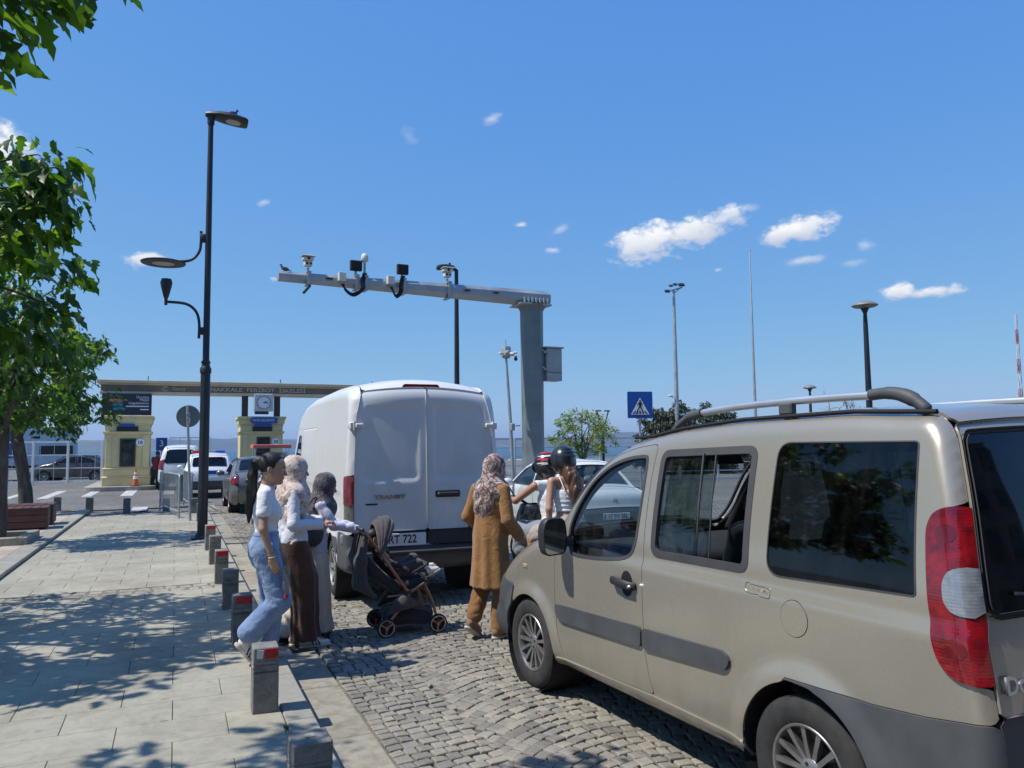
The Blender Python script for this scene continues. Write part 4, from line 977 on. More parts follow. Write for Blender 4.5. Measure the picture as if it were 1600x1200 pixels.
# ------------------------------------------------------------------ other cars: one builder, each with its own outline
def car(name, loc, rz, label, paint, out, half, wb, r, windows, doors, strips, lamp, spokes=10, belt=.95, top=1.4, tuck=.16, group=None, cat='car', plate_txt=None, plate_at=None, plate_m=None, h=.05, arch_r=None, lamp_m=None, lower=None, crown=.05):
    root = empty(name, loc, rz, label, cat, group)
    ar = arch_r or r+.035
    def Wf(x, z):
        w = half-.05*np.clip((.5-z)/.28, 0, 1)**2-tuck*np.clip((z-belt)/(top-belt), 0, 1.2)**1.2-.012*np.clip((z-belt+.04)/.05, 0, 1)
        for cx in (0, -wb): w = w+.015*(1-ss(0, .1, np.sqrt((x-cx)**2+(z-r)**2)-ar))
        return w
    x0, x1 = min(p[0] for p in out), max(p[0] for p in out)
    def rf(x, z): return .08+.26*ss(x1-.85, x1-.1, x)*np.clip((z-.2)/.3, 0, 1)+.10*ss(x0+.5, x0+.05, x)
    B = Body(rpoly(out, .09), Wf, rf, crown=crown)
    parts = [('tail_lamp', lamp, lamp_m or MATS['red_lens'], .01, .015, (1, -1))]
    if lower: parts += [('lower_cladding', lower, MATS['grey_plastic'], .008, .015, (1, -1))]
    st = []
    for s_ in strips:
        o = {}
        if len(s_) > 4: o['win'] = [s_[4]]
        st.append((s_[0], s_[1], s_[2], s_[3], o))
    shell(root, B, paint, ((0, r, ar), (-wb, r, ar)), doors, windows, parts, st, h=h, hr=h*1.5)
    for x in (0, -wb):
        for sg in (1, -1): wheel('wheel', root, (x, sg*(half-.1), r), r, .2, r*.64, spokes, sg, style='far')
    lat = lambda x, z: float(B.lat(np.array([x]), np.array([z]))[0])
    for sg in (1, -1):
        bb = MB(); xm = windows[0][0][0][0]; xs = max(p[0] for p in windows[0][0]); y = lat(xs-.1, belt)
        bb.ell((xs-.12, sg*(y+.13), belt+.07), (.07, .12, .085), 12); bb.box((xs-.12, sg*(y+.02), belt+.02), (.05, .12, .03), .01); bb.build('mirror', paint, root, smooth=True)
        for d in doors:
            xa = min(p[0] for p in d[0]); bb = MB(); y = lat(xa+.14, belt-.1); bb.box((xa+.17, sg*(y+.012), belt-.09), (.2, .03, .03), .01); bb.build('door_handle', paint, root)
    for x in (-.95, -1.85):
        for y in ((.36, -.36) if x > -1.5 else (.35, -.35)):
            bb = MB(); bb.tube([(x-.1, y, .5), (x-.2, y, .9), (x-.3, y, 1.12)], [.2, .2, .15], 10, flat=(.4, 1)); bb.ell((x-.33, y, 1.2), (.05, .12, .08), 10); bb.build('seat', MATS['seat_cloth'], root, split=60)
    bb = MB(); bb.box((-1.3, 0, .42), (2.9, half*1.6, .1)); bb.build('cabin_floor', MATS['interior'], root)
    if plate_txt is not None:
        plate(root, plate_at[0], plate_at[1], plate_at[2], plate_txt)
    return root, B
SED = [(-3.42, .30), (-3.52, .42), (-3.55, .60), (-3.52, .85), (-3.46, 1.0), (-3.34, 1.045), (-2.95, 1.09), (-2.32, 1.395), (-1.9, 1.45), (-1.5, 1.47), (-1.15, 1.445), (-.9, 1.375), (-.42, 1.10), (-.22, 1.0), (.3, .92), (.62, .82), (.80, .66), (.85, .45), (.8, .22), (.5, .2), (-3.2, .22)]
def sedan_spec(paint):
    wf = rpoly([(-.50, 1.0), (-.95, 1.29), (-1.18, 1.365), (-1.56, 1.395), (-1.59, .985)], .03); wr = rpoly([(-1.66, .985), (-1.63, 1.395), (-2.02, 1.375), (-2.36, 1.265), (-2.66, 1.07), (-2.6, 1.0)], .04)
    df = rpoly([(-.35, .25), (-.33, .95), (-.5, 1.06), (-.93, 1.33), (-1.2, 1.405), (-1.61, 1.425), (-1.64, .9), (-1.62, .25)], .03); dr = rpoly([(-1.635, .25), (-1.65, .9), (-1.62, 1.425), (-2.05, 1.405), (-2.4, 1.29), (-2.5, .95), (-2.3, .62), (-2.12, .25)], .03)
    G = MATS['glass_dark']
    strips = [('rear_bumper', (-3.42, .30), (-3.53, .74), paint), ('boot_lid', (-3.53, .74), (-2.98, 1.08), paint), ('rear_screen_frame', (-2.98, 1.08), (-2.2, 1.41), paint, ((-2.88, 1.12), (-2.33, 1.39), .88, .06, G, 'rear_window')), ('roof', (-2.2, 1.41), (-.98, 1.40), paint),
              ('screen_frame', (-.98, 1.40), (-.32, 1.05), paint, ((-.92, 1.38), (-.42, 1.10), .92, .06, G)), ('bonnet', (-.32, 1.05), (.6, .83), paint), ('front_bumper', (.6, .83), (.8, .22), paint), ('underbody', (.8, .22), (-3.4, .28), MATS['near_black'])]
    return [(wf, .02, G, .004), (wr, .02, G, .004)], [(df, 'front_door'), (dr, 'rear_door')], strips
paint_mat('grey_paint', (.19, .188, .18), .5, .3, (.2, .18, .15), .3); paint_mat('dark_paint', (.03, .032, .036), .3, .3); paint_mat('white_paint_old', (.66, .68, .68), 0, .4, (.35, .32, .27), .35); paint_mat('police_white', (.75, .76, .77), 0, .3, (.4, .37, .32), .2)
w_, d_, s_ = sedan_spec(MATS['grey_paint'])
LAMP = rpoly([(-3.15, .98), (-3.6, 1.0), (-3.6, .78), (-3.2, .82)], .03)
car('sedan', (2.22, 25.2, 0), R_(90), 'dark grey sedan queuing behind the police car', MATS['grey_paint'], SED, .86, 2.62, .31, w_, d_, s_, LAMP)
w_, d_, s_ = sedan_spec(MATS['dark_paint'])
car('sedan', (2.50, 18.55, 0), R_(90), 'black sedan mostly hidden by the women on the kerb, its front wheel showing', MATS['dark_paint'], SED, .86, 2.62, .31, w_, d_, s_, LAMP)
# older white saloon with a flat tail
OLD = [(-3.36, .28), (-3.46, .40), (-3.47, .58), (-3.43, .64), (-3.40, .84), (-3.32, .895), (-2.90, .935), (-2.42, 1.36), (-2.1, 1.41), (-1.5, 1.43), (-1.15, 1.41), (-.95, 1.35), (-.42, 1.03), (-.22, .97), (.35, .90), (.62, .82), (.72, .64), (.78, .45), (.74, .22), (.5, .2), (-3.2, .22)]
PW = MATS['white_paint_old']; G = MATS['glass']
wf = rpoly([(-.50, .97), (-.98, 1.28), (-1.2, 1.345), (-1.56, 1.36), (-1.58, .955)], .03); wr = rpoly([(-1.66, .955), (-1.64, 1.36), (-2.05, 1.345), (-2.33, 1.27), (-2.62, .99), (-2.6, .965)], .03)
df = rpoly([(-.35, .25), (-.33, .92), (-.5, 1.03), (-.95, 1.32), (-1.2, 1.385), (-1.61, 1.395), (-1.63, .9), (-1.62, .25)], .03); dr = rpoly([(-1.635, .25), (-1.645, .9), (-1.625, 1.395), (-2.07, 1.38), (-2.37, 1.30), (-2.5, .92), (-2.3, .62), (-2.12, .25)], .03)
mat('plate_grey', (.3, .3, .3), .5)
ws, B_ = car('sedan', (7.2, 15.2, 0), R_(88), 'old white saloon ahead of the minivan with dirty boot lid and white plate', PW, OLD, .80, 2.45, .29, [(wf, .025, G, .004), (wr, .025, G, .004)], [(df, 'front_door'), (dr, 'rear_door')],
    [('rear_bumper', (-3.36, .28), (-3.44, .63), MATS['grey_plastic']), ('boot_lid', (-3.44, .63), (-2.92, .932), PW), ('rear_screen_frame', (-2.92, .932), (-2.3, 1.38), PW, ((-2.84, .99), (-2.46, 1.335), .9, .05, G, 'rear_window')), ('roof', (-2.3, 1.38), (-1.02, 1.37), PW),
     ('screen_frame', (-1.02, 1.37), (-.34, 1.0), PW, ((-.96, 1.34), (-.44, 1.04), .92, .06, G)), ('bonnet', (-.34, 1.0), (.62, .82), PW), ('front_bumper', (.62, .82), (.74, .22), MATS['grey_plastic']), ('underbody', (.74, .22), (-3.34, .27), MATS['near_black'])],
    rpoly([(-3.2, .80), (-3.5, .80), (-3.5, .64), (-3.22, .64)], .02), belt=.93, top=1.36, plate_txt='17 YH 282', plate_at=(-3.512, 0, .50), h=.04)
bb = MB(); bb.tube([(-3.462, .045*math.cos(q), .755+.045*math.sin(q)) for q in np.linspace(0, 6.283, 17)[:-1]], .005, 6, closed=True); bb.tube([(-3.462, .03, .78), (-3.462, .012, .725), (-3.462, 0, .755), (-3.462, -.012, .725), (-3.462, -.03, .78)], .004, 5); bb.build('emblem', MATS['chrome_dark'], ws)
bb = MB(); bb.box((-3.50, .0, .55), (.02, 1.5, .02), .005); bb.build('bumper_strip', MATS['rubber'], ws)
# police SUV
SUV = [(-3.36, .36), (-3.48, .45), (-3.5, .72), (-3.46, 1.0), (-3.36, 1.12), (-3.12, 1.50), (-3.05, 1.585), (-2.6, 1.63), (-1.7, 1.66), (-1.2, 1.62), (-.92, 1.52), (-.40, 1.17), (-.2, 1.10), (.35, 1.03), (.66, .92), (.84, .72), (.88, .5), (.82, .27), (.5, .25), (-3.1, .27)]
PP = MATS['police_white']; G = MATS['glass_dark']
wf = rpoly([(-.52, 1.10), (-.95, 1.42), (-1.2, 1.51), (-1.6, 1.53), (-1.62, 1.08)], .03); wr = rpoly([(-1.70, 1.08), (-1.68, 1.53), (-2.3, 1.50), (-2.42, 1.12)], .03); wq = rpoly([(-2.52, 1.15), (-2.44, 1.49), (-2.85, 1.44), (-3.02, 1.24)], .04)
df = rpoly([(-.35, .35), (-.33, 1.03), (-.5, 1.15), (-.93, 1.46), (-1.2, 1.555), (-1.65, 1.57), (-1.67, .9), (-1.66, .35)], .03); dr = rpoly([(-1.675, .35), (-1.685, .9), (-1.665, 1.57), (-2.32, 1.545), (-2.47, 1.08), (-2.3, .7), (-2.14, .35)], .03)
stp = rpoly([(-.3, .62), (-2.2, .62), (-3.4, .78), (-3.4, .92), (-2.2, .76), (-.3, .76)], .02)
pc, Bp = car('police_car', (1.12, 32.4, 0), R_(90), 'white police SUV with a roof light bar between the lamp post and the sedan', PP, SUV, .88, 2.64, .335, [(wf, .02, G, .004), (wr, .02, G, .004), (wq, .02, G, .004)], [(df, 'front_door'), (dr, 'rear_door')],
    [('rear_bumper', (-3.36, .36), (-3.49, .66), MATS['grey_plastic']), ('tailgate', (-3.49, .66), (-3.06, 1.575), PP, ((-3.33, 1.17), (-3.12, 1.50), .9, .06, G, 'rear_window')), ('roof', (-3.06, 1.575), (-1.0, 1.55), PP),
     ('screen_frame', (-1.0, 1.55), (-.3, 1.13), PP, ((-.94, 1.52), (-.4, 1.17), .92, .06, G)), ('bonnet', (-.3, 1.13), (.6, .93), PP), ('front_bumper', (.6, .93), (.82, .27), PP), ('underbody', (.82, .27), (-3.34, .35), MATS['near_black'])],
    rpoly([(-2.98, 1.08), (-3.5, 1.03), (-3.5, .90), (-3.25, .90)], .02), belt=1.06, top=1.55, cat='police car', lower=rpoly([(-2.1, .5), (-2.9, .62), (-3.6, .66), (-3.6, .2), (-2.1, .2)], .02))
pc.scale = (.94, .94, .94)
for sg in (1, -1):
    f = psdf(stp); trim('livery_stripe', f.box, .06, s_and(f, s_not(csdf(-2.64, .335, .39)), s_not(csdf(0, .335, .39))), Bp.side(sg), MATS['blue_sign'], pc, flange=0, flip=sg > 0, lift=.004)
    f = psdf(rpoly([(-3.05, .68), (-3.16, .68), (-3.2, .86), (-3.1, .86)], .01)); trim('livery_stripe', f.box, .03, f, Bp.side(sg), MATS['retro_red'], pc, flange=0, flip=sg > 0, lift=.006)
bb = MB(); bb.box((rear_x(Bp, 0, .97)-.006, 0, .97), (.02, .62, .14), .004); bb.build('blue_panel', MATS['blue_sign'], pc)
bb = MB(); bb.box((-1.75, 0, 1.735), (.3, 1.25, .1), .03); lb = bb.build('light_bar', MATS['clear_lens'], pc)
for sg, m_ in ((1, 'retro_red'), (-1, 'blue_sign')):
    bb = MB(); bb.box((-1.75, sg*.42, 1.737), (.31, .36, .09), .02); bb.build('beacon', MATS[m_], lb)
bb = MB(); bb.box((-3.2, 0, 1.515), (.06, .9, .05), .01); bb.build('brake_lamp', MATS['red_lens'], pc)
bb = MB(); bb.box((rear_x(Bp, 0, .745)-.008, 0, .745), (.02, .6, .11), .004); bb.build('number_plate', MATS['plate_white'], pc)
# white people carrier further on
MPV = [(-3.2, .32), (-3.3, .45), (-3.3, .8), (-3.25, 1.1), (-3.12, 1.65), (-3.0, 1.80), (-2.4, 1.87), (-1.4, 1.87), (-1.0, 1.80), (-.4, 1.25), (-.15, 1.12), (.4, 1.0), (.66, .88), (.8, .6), (.78, .3), (.5, .25), (-3.0, .28)]
PM = MATS['white_paint_old']
wf = rpoly([(-.55, 1.12), (-1.0, 1.60), (-1.4, 1.68), (-1.42, 1.1)], .05)
df = rpoly([(-.4, .32), (-.38, 1.05), (-.95, 1.66), (-1.46, 1.73), (-1.48, .32)], .03)
car('minivan', (.22, 38.8, 0), R_(90), 'white people carrier in the lane beside the toll booth with a red tail lamp', PM, MPV, .86, 2.6, .32, [(wf, .02, G, .004)], [(df, 'front_door')],
    [('rear_bumper', (-3.2, .32), (-3.3, .7), MATS['grey_plastic']), ('tailgate', (-3.3, .7), (-3.02, 1.78), PM, ((-3.24, 1.12), (-3.06, 1.68), .92, .06, G, 'rear_window')), ('roof', (-3.02, 1.78), (-1.05, 1.82), PM), ('screen_frame', (-1.05, 1.82), (-.3, 1.2), PM, ((-.98, 1.77), (-.4, 1.26), .92, .06, G)),
     ('bonnet', (-.3, 1.2), (.62, .9), PM), ('front_bumper', (.62, .9), (.78, .3), MATS['grey_plastic']), ('underbody', (.78, .3), (-3.18, .31), MATS['near_black'])],
    rpoly([(-3.05, 1.25), (-3.4, 1.3), (-3.4, .9), (-3.12, .9)], .03), belt=1.05, top=1.7, cat='minivan')
# ------------------------------------------------------------------ ferry gate: two booths, beam, signs
mat('booth_yellow', (.66, .54, .27), .75, var=.12, vs=1.5, bmp=.15, bs=60); mat('booth_trim', (.55, .47, .27), .75, var=.1, vs=2)
mat('beam_cream', (.64, .52, .34), .7, var=.1, vs=2); mat('beam_brown', (.19, .135, .09), .6, var=.15, vs=2); mat('maroon_post', (.06, .022, .02), .5, var=.2)
mat('brass', (.56, .49, .36), .5, .1, var=.15); mat('wood_frame', (.05, .03, .02), .5, var=.3); mat('panel_navy', (.022, .022, .034), .4, var=.2)
mat('clock_case', (.55, .56, .55), .5); mat('orange_cone', (.48, .10, .03), .6, var=.25, vs=9); mat('turq', (.02, .22, .27), .5); mat('salmon', (.60, .17, .10), .6); mat('red_canopy', (.62, .14, .10), .7, var=.1)
mat('dusty_white', (.62, .60, .54), .7, var=.1); mat('kerb_grey', (.30, .28, .24), .85, var=.2, vs=3, coord='World')
def booth(name, x0, x1, y0, label, num, board=False):
    """x0..x1 front width of the shaft; y0 front face"""
    xc, w = (x0+x1)/2, x1-x0; d = 2.2; yc = y0+d/2
    r = empty(name, (xc, yc, 0), 0, label, 'toll booth')
    Y = MATS['booth_yellow']
    def ring(z0, z1, g0, g1=None, m=Y, nm='moulding'):
        g1 = g0 if g1 is None else g1
        b = MB(); b.box((0, 0, (z0+z1)/2), (w+2*g0, d+2*g0, z1-z0), .015, taper=((w+2*g1)/(w+2*g0), (d+2*g1)/(d+2*g0)) if g1 != g0 else None); return b.build(nm, m, r)
    ring(.0, .16, .12, nm='plinth'); ring(.16, .52, .06, nm='base_course'); ring(.52, .60, .10, .05); ring(.60, .90, .035); ring(.90, .96, .08, .04)
    # shaft with a window opening on the front
    wx0, wx1, wz0, wz1 = -.28*1, .34, 1.0, 2.22
    if not board: wx0, wx1, wz0, wz1 = -.25, .36, .98, 2.27
    b = MB(); zt = 2.40
    fy = -d/2+.004
    for (a, c, z0, z1) in ((-w/2, wx0, .96, zt), (wx1, w/2, .96, zt), (wx0, wx1, .96, wz0), (wx0, wx1, wz1, zt)): b.box(((a+c)/2, fy+.06, (z0+z1)/2), (c-a, .12, z1-z0))
    b.box((0, .06, (.96+zt)/2), (w, d-.14, zt-.96)); b.build('wall', Y, r)
    for sx in (-1, 1):
        b = MB(); b.box((sx*(w/2-.17), -d/2-.012, 1.68), (.22, .04, 1.42), .01); b.build('pilaster', Y, r)
    ring(2.40, 2.52, .03, .09); ring(2.52, 2.78, .0); ring(2.78, 2.86, .03); ring(2.86, 3.10, .06, .10); ring(3.10, 3.22, .14, nm='cornice')
    fr = empty('window', ((wx0+wx1)/2, -d/2, (wz0+wz1)/2), parent=r); ww, wh = wx1-wx0, wz1-wz0
    b = MB()
    for sx in (-1, 1): b.box((sx*(ww/2-.035), .0, 0), (.07, .10, wh), .006)
    for sz in (-1, 1): b.box((0, .001, sz*(wh/2-.035)), (ww-.14, .10, .07), .006)
    b.build('window_frame', MATS['wood_frame'], fr)
    b = MB(); b.box((0, .03, 0), (ww-.13, .012, wh-.13)); b.build('window_pane', MATS['booth_glass'], fr)
    b = MB(); b.lathe([(.0, .02), (.165, .02), (.17, 0)], 24, c=(wx1+.17 if board else wx1+.24, -d/2-.035, 2.04), axis=axis_m((0, -1, 0))); nd = b.build('number_disc', MATS['sign_white'], r)
    text_obj('number', num, .2, MATS['sign_black'], nd, M4=face_m((wx1+.17 if board else wx1+.24, -d/2-.058, 2.03), (1, 0, 0), (0, 0, 1)), depth=.002, bold=.006)
    b = MB(); b.box((0, -d/2-.02, 2.63), (w*.48, .09, .21), .01); b.build('display', MATS['sign_black'], r)
    b = MB(); b.box((-.04 if board else .02, -d/2-.13, 2.80), (w*.36 if board else w*.42, .03, .13), .004); b.build('small_sign', MATS['blue_sign'], r)
    return r, d
m, nt, b_, N, L = _nt('booth_glass'); setp(b_, rough=.05, metal=0, coat=.3); n1 = noise_node(N, L, 3, 5, .6); rp = ramp(N, L, n1.outputs[0], [(.35, (.012, .016, .018)), (.7, (.07, .085, .08))]); L.new(rp.outputs[0], b_.inputs['Base Color'])
B1, dB = booth('toll_booth', -2.82, -1.05, 37.5, 'yellow toll booth marked 10 with a dark advertising board above it', '10', True)
B2, _ = booth('toll_booth', 2.80, 4.65, 37.9, 'yellow toll booth under the clock, behind the grey sedan', '10')
for nm, x0, x1 in (('island', -3.5, -.75), ('island', 2.3, 5.2)):
    b = MB(); b.prism(rpoly([(x0, 36.6), (x1, 36.6), (x1, 44), (x0, 44)], .6), 0, .17); o = b.build(nm, MATS['kerb_grey']); o['kind'] = 'structure'
# dark board over booth one
bd = empty('advert_board', (-1.98, 37.42, 0), 0, 'dark advertising board with white lettering above the booth marked 10', 'billboard')
b = MB(); b.box((0, .28, 3.71), (1.93, .5, .96), .015); b.build('board', MATS['panel_navy'], bd)
b = MB(); b.box((.05, .6, 3.4), (.9, .9, .35)); b.build('board_foot', MATS['booth_yellow'], bd)
b = MB(); b.box((-.0, .02, 3.12), (1.18, .03, .24), .005); b.build('white_panel', MATS['dusty_white'], bd)
for i, (s, z, sz) in enumerate((('Ücretsiz', 4.02, .15), ('Mobil', 3.90, .16), ('Uygulamamız', 3.76, .15))): text_obj('board_text', s, sz, MATS['sign_white'], bd, M4=face_m((.86, .024, z), (1, 0, 0), (0, 0, 1)), align='RIGHT', depth=.002)
for z, l in ((3.62, .9), (3.48, .34)):
    b = MB(); b.box((.86-l/2, .027, z), (l, .006, .045)); b.build('text_line', MATS['sign_white'], bd)
for (x, z, w, h, m_) in ((-.37, 4.03, .30, .10, 'turq'), (-.45, 3.85, .48, .13, 'salmon'), (-.36, 3.68, .36, .12, 'turq'), (-.3, 3.5, .42, .1, 'turq')):
    b = MB(); b.prism(spline([(-w/2, -h/2), (0, -h*.3), (w/2, -h/2), (w/2, h/2), (0, h*.7), (-w/2, h/2)], 4), 0, .02, m=Matrix(((1, 0, 0), (0, 0, -1), (0, 1, 0))), c=(x, .028, z)); b.build('emblem_stroke', MATS[m_], bd)
# beam
bm_ = empty('gate_beam', (3.5, 37.9, 0), 0, 'long cream and brown beam carrying the ferry terminal lettering', 'gate beam')
x0, x1 = -6.55, 8.7
for nm, z0, z1, g, m_ in (('cornice', 4.66, 4.80, .16, 'beam_cream'), ('frieze', 4.585, 4.66, .06, 'beam_cream'), ('name_band', 4.30, 4.585, 0, 'beam_brown'), ('soffit', 4.18, 4.30, .04, 'beam_cream')):
    b = MB(); b.box(((x0+x1)/2, .35, (z0+z1)/2), (x1-x0+2*g, .8+2*g, z1-z0), .012); b.build(nm, MATS[m_], bm_)
text_obj('name_text', 'ÇANAKKALE  FERİBOT  İSKELESİ', .25, MATS['brass'], bm_, M4=face_m((-2.55, -.075, 4.44), (1, 0, 0), (0, 0, 1)), align='LEFT', depth=.02, sx=1.28, bold=.004)
text_obj('logo_text', 'Gestaş', .19, MATS['brass'], bm_, M4=face_m((-3.72, -.07, 4.445), (1, 0, 0), (0, 0, 1)), align='LEFT', depth=.015, sx=1.05)
b = MB(); b.tube([(-3.97+.11*math.cos(q)*1.2, -.07, 4.44+.10*math.sin(q)) for q in np.linspace(.5, 5.8, 18)], .018, 6); b.tube([(-3.97+.05*math.cos(q), -.07, 4.44+.05*math.sin(q)) for q in np.linspace(.2, 4.8, 10)], .014, 6); b.build('logo_ring', MATS['brass'], bm_)
for x in (-4.7, 1.55-.5, 5.5):
    b = MB(); b.cyl((x, .3, 4.79), (x, .3, 5.02), .02, n=8); b.build('rod', MATS['dark_metal'], bm_)
for x in (2.80, 3.07, 4.25, 4.52):
    if x in (3.07, 4.52): continue
    b = MB(); b.box((x+.14-3.5, .2, 3.70), (.27, .3, .97), .01); b.build('post', MATS['maroon_post'], bm_)
b = MB(); b.box((-5.9, .4, 2.1), (.5, .6, 4.2), .02); b.build('end_pier', MATS['booth_yellow'], bm_)
b = MB(); b.box((8.0, .4, 2.1), (.8, .6, 4.2), .02); b.build('end_pier', MATS['booth_yellow'], bm_)
ck = empty('clock', (3.74, 37.7, 3.86), 0, 'square white faced clock hanging under the beam', 'clock')
b = MB(); b.box((0, 0, 0), (.86, .22, .82), .02); b.build('case', MATS['clock_case'], ck)
b = MB(); b.lathe([(.0, .015), (.30, .015), (.305, 0)], 32, c=(0, -.112, 0), axis=axis_m((0, -1, 0))); b.build('dial', MATS['sign_white'], ck)
b = MB(); b.tube([(.30*math.cos(q), -.125, .30*math.sin(q)) for q in np.linspace(0, 6.283, 33)[:-1]], .012, 6, closed=True); b.build('dial_ring', MATS['sign_black'], ck)
for k in range(12):
    q = k*math.pi/6; b = MB(); b.box((.255*math.sin(q), -.131, .255*math.cos(q)), (.022, .006, .05), rot=Matrix.Rotation(q, 3, 'Y')); b.build('hour_mark', MATS['sign_black'], ck)
for q, l, w in ((R_(72), .17, .035), (R_(98), .24, .026)):
    b = MB(); b.box((l*.42*math.sin(q), -.140, l*.42*math.cos(q)), (w, .008, l), rot=Matrix.Rotation(q, 3, 'Y')); b.build('hand', MATS['sign_black'], ck)
b = MB(); b.box((-.08, .0, -.48), (.62, .2, .13), .01); b.build('unit_box', MATS['panel_navy'], ck)
ws_ = empty('welcome_sign', (3.76, 37.70, 3.03), 0, 'blue welcome sign on the front of the second booth', 'sign')
b = MB(); b.prism([(-.62, 0), (-.52, -.14), (.62, -.14), (.62, .14), (-.52, .14)], 0, .04, m=Matrix(((1, 0, 0), (0, 0, -1), (0, 1, 0)))); b.build('sign_face', MATS['blue_sign'], ws_)
text_obj('sign_text', 'HOŞ GELDİNİZ', .135, MATS['sign_white'], ws_, M4=face_m((0, -.044, .005), (1, 0, 0), (0, 0, 1)), depth=.002)

def cone(loc, label):
    r = empty('traffic_cone', loc, .3, label, 'traffic cone')
    b = MB(); b.box((0, 0, .015), (.36, .36, .03), .008); b.build('base', MATS['black_plastic'], r)
    b = MB(); b.lathe([(.14, .03), (.03, .72), (.0, .72)], 20); b.build('cone_body', MATS['orange_cone'], r, split=60)
    b = MB(); b.lathe([(.100, .30), (.077, .44)], 20); b.lathe([(.068, .50), (.053, .595)], 20); b.build('sleeve', MATS['dusty_white'], r, split=60)
cone((-1.55, 37.05, .17), 'orange traffic cone at the foot of the booth marked 10')
cone((-1.68, 36.95, .17), 'second orange cone pushed against the cone by the booth') if False else None
# blue route sign 3
r = empty('route_sign', (-.62, 41, 0), 0, 'small blue sign with the number 3 beyond the first booth', 'sign')
b = MB(); b.cyl((0, 0, 0), (0, 0, 2.3), .03, n=8); b.build('post', MATS['galv'], r)
b = MB(); b.box((0, -.03, 1.98), (.5, .03, .62), .01); f = b.build('sign_face', MATS['blue_sign'], r)
text_obj('sign_text', '3', .42, MATS['sign_white'], f, M4=face_m((0, -.048, 2.0), (1, 0, 0), (0, 0, 1)), depth=.002)
# red and white lane barrier
r = empty('lane_barrier', (-.55, 39.2, 0), 0, 'red striped lane barrier posts beside the first booth', 'barrier')
for k in range(3):
    b = MB(); b.box((k*.22-.2, 0, .5), (.10, .1, 1.0), .015); b.build('post', MATS['retro_red'], r)
    b = MB(); b.box((k*.22-.2, 0, .55), (.106, .106, .14), .012); b.build('band', MATS['dusty_white'], r)
b = MB(); b.box((0.02, 0, .9), (.6, .05, .08), .01); b.build('rail', MATS['retro_red'], r)
# vendor's cart with a pink canopy
r = empty('vendor_cart', (3.62, 33.3, 0), 0, 'small glass sided cart with a salmon pink canopy in front of the second booth', 'cart')
b = MB(); b.box((0, 0, 1.86), (1.5, 1.1, .05), .015); b.box((0, -.54, 1.80), (1.5, .03, .14), .008); b.box((-.74, 0, 1.80), (.03, 1.06, .14), .008); b.box((.74, 0, 1.80), (.03, 1.06, .14), .008); b.build('canopy', MATS['red_canopy'], r)
for sx in (-1, 1):
    for sy in (-1, 1): b = MB(); b.cyl((sx*.66, sy*.45, .3), (sx*.66, sy*.45, 1.84), .02, n=8); b.build('post', MATS['silver'], r)
b = MB(); b.box((0, 0, .62), (1.3, .9, .6), .03); b.build('cabinet', MATS['dusty_white'], r)
for sy in (-1, 1): b = MB(); b.box((0, sy*.44, 1.25), (1.26, .01, .62)); b.build('glass_panel', MATS['glass_clear'], r)
for sx in (-1, 1): b = MB(); b.lathe([(.02, -.03), (.3, -.03), (.33, 0), (.3, .03), (.02, .03)], 20, c=(sx*.68, 0, .33), axis=axis_m((1, 0, 0))); b.build('wheel', MATS['tyre'], r)

# ------------------------------------------------------------------ street furniture
def bollard(loc, h, w, label, red, group, rz=0, seed=0):
    rr = random.Random(seed); o = empty('bollard', loc, rz+rr.uniform(-.03, .03), label, 'bollard', group)
    b = MB(); hh = h-.085
    for k in range(3):
        z = hh-.012-.03*k
    b.box((0, 0, hh/2-.16), (w, w, hh+.32-.09), .006); b.box((0, 0, hh-.078), (w-.012, w-.012, .01)); 
    for k in range(3): b.box((0, 0, hh-.058+.028*k-.01), (w, w, .020), .003); b.box((0, 0, hh-.046+.028*k-.01), (w-.012, w-.012, .012))
    b.box((0, 0, h-.047), (w, w, .088), .007); b.build('shaft', MATS['bollard_stone'], o)
    if red:
        wd = w*.80 if red == 1 else w*.50
        b = MB(); b.box((.008+(w*.15 if red == 2 else 0), -w/2-.002, h-.042), (wd, .008, .058), .002); b.build('reflector', MATS['retro_red'], o)
        if red == 2: b = MB(); b.prism([(-.055, -.025), (-.02, -.03), (-.012, .022), (-.05, .027)], 0, .005, m=Matrix(((1, 0, 0), (0, 0, -1), (0, 1, 0))), c=(0, -w/2, h-.042)); b.build('glue_patch', MATS['dusty_white'], o)
    else:
        b = MB(); b.box((0, 0, h-.002), (w*.25, w*.25, .006), .001); b.build('cap_mark', MATS['concrete'], o)
    return o
G_ = 'stone bollards along the kerb'
ys = [3.42, 5.17, 7.02, 8.50, 10.15, 11.85, 13.5, 17.3, 18.9]
BL = [('dark stone bollard nearest the camera at the frame bottom', 0), ('stone bollard with worn red reflector in front of the girl in jeans', 2), ('stone bollard with red reflector behind the girl\'s raised heel', 1), ('plain dark stone bollard left of the girl\'s knee', 0),
      ('stone bollard with red reflector, third red one from the camera', 1), ('plain stone bollard between two red ones near the lamp post', 0), ('stone bollard with red reflector just in front of the lamp post', 1), ('stone bollard just behind the lamp post foot', 0), ('stone bollard beside the road sign pole', 0)]
for i, (y, (lb, rd)) in enumerate(zip(ys, BL)): bollard((.545, y, .12), .40 if y > 4 else .42, .155 if y > 4 else .165, lb, rd, G_, seed=i)
FB = ['stone bollard in front of the zebra bar nearest the wooden benches', 'second stone bollard from the benches at the crossing', 'stone bollard in front of the zebra bar below the booth', 'stone bollard standing inside the steel crowd barrier', 'stone bollard between the sign pole and the lamp post']
for i, ((x, y), lb) in enumerate(zip(((-3.10, 25.9), (-2.2, 25.0), (-1.2, 24.0), (-.2, 23.3), (.46, 21.3)), FB)): bollard((x, y, .0 if i < 4 else .1), .40, .18, lb, False, 'stone bollards across the crossing', seed=20+i)

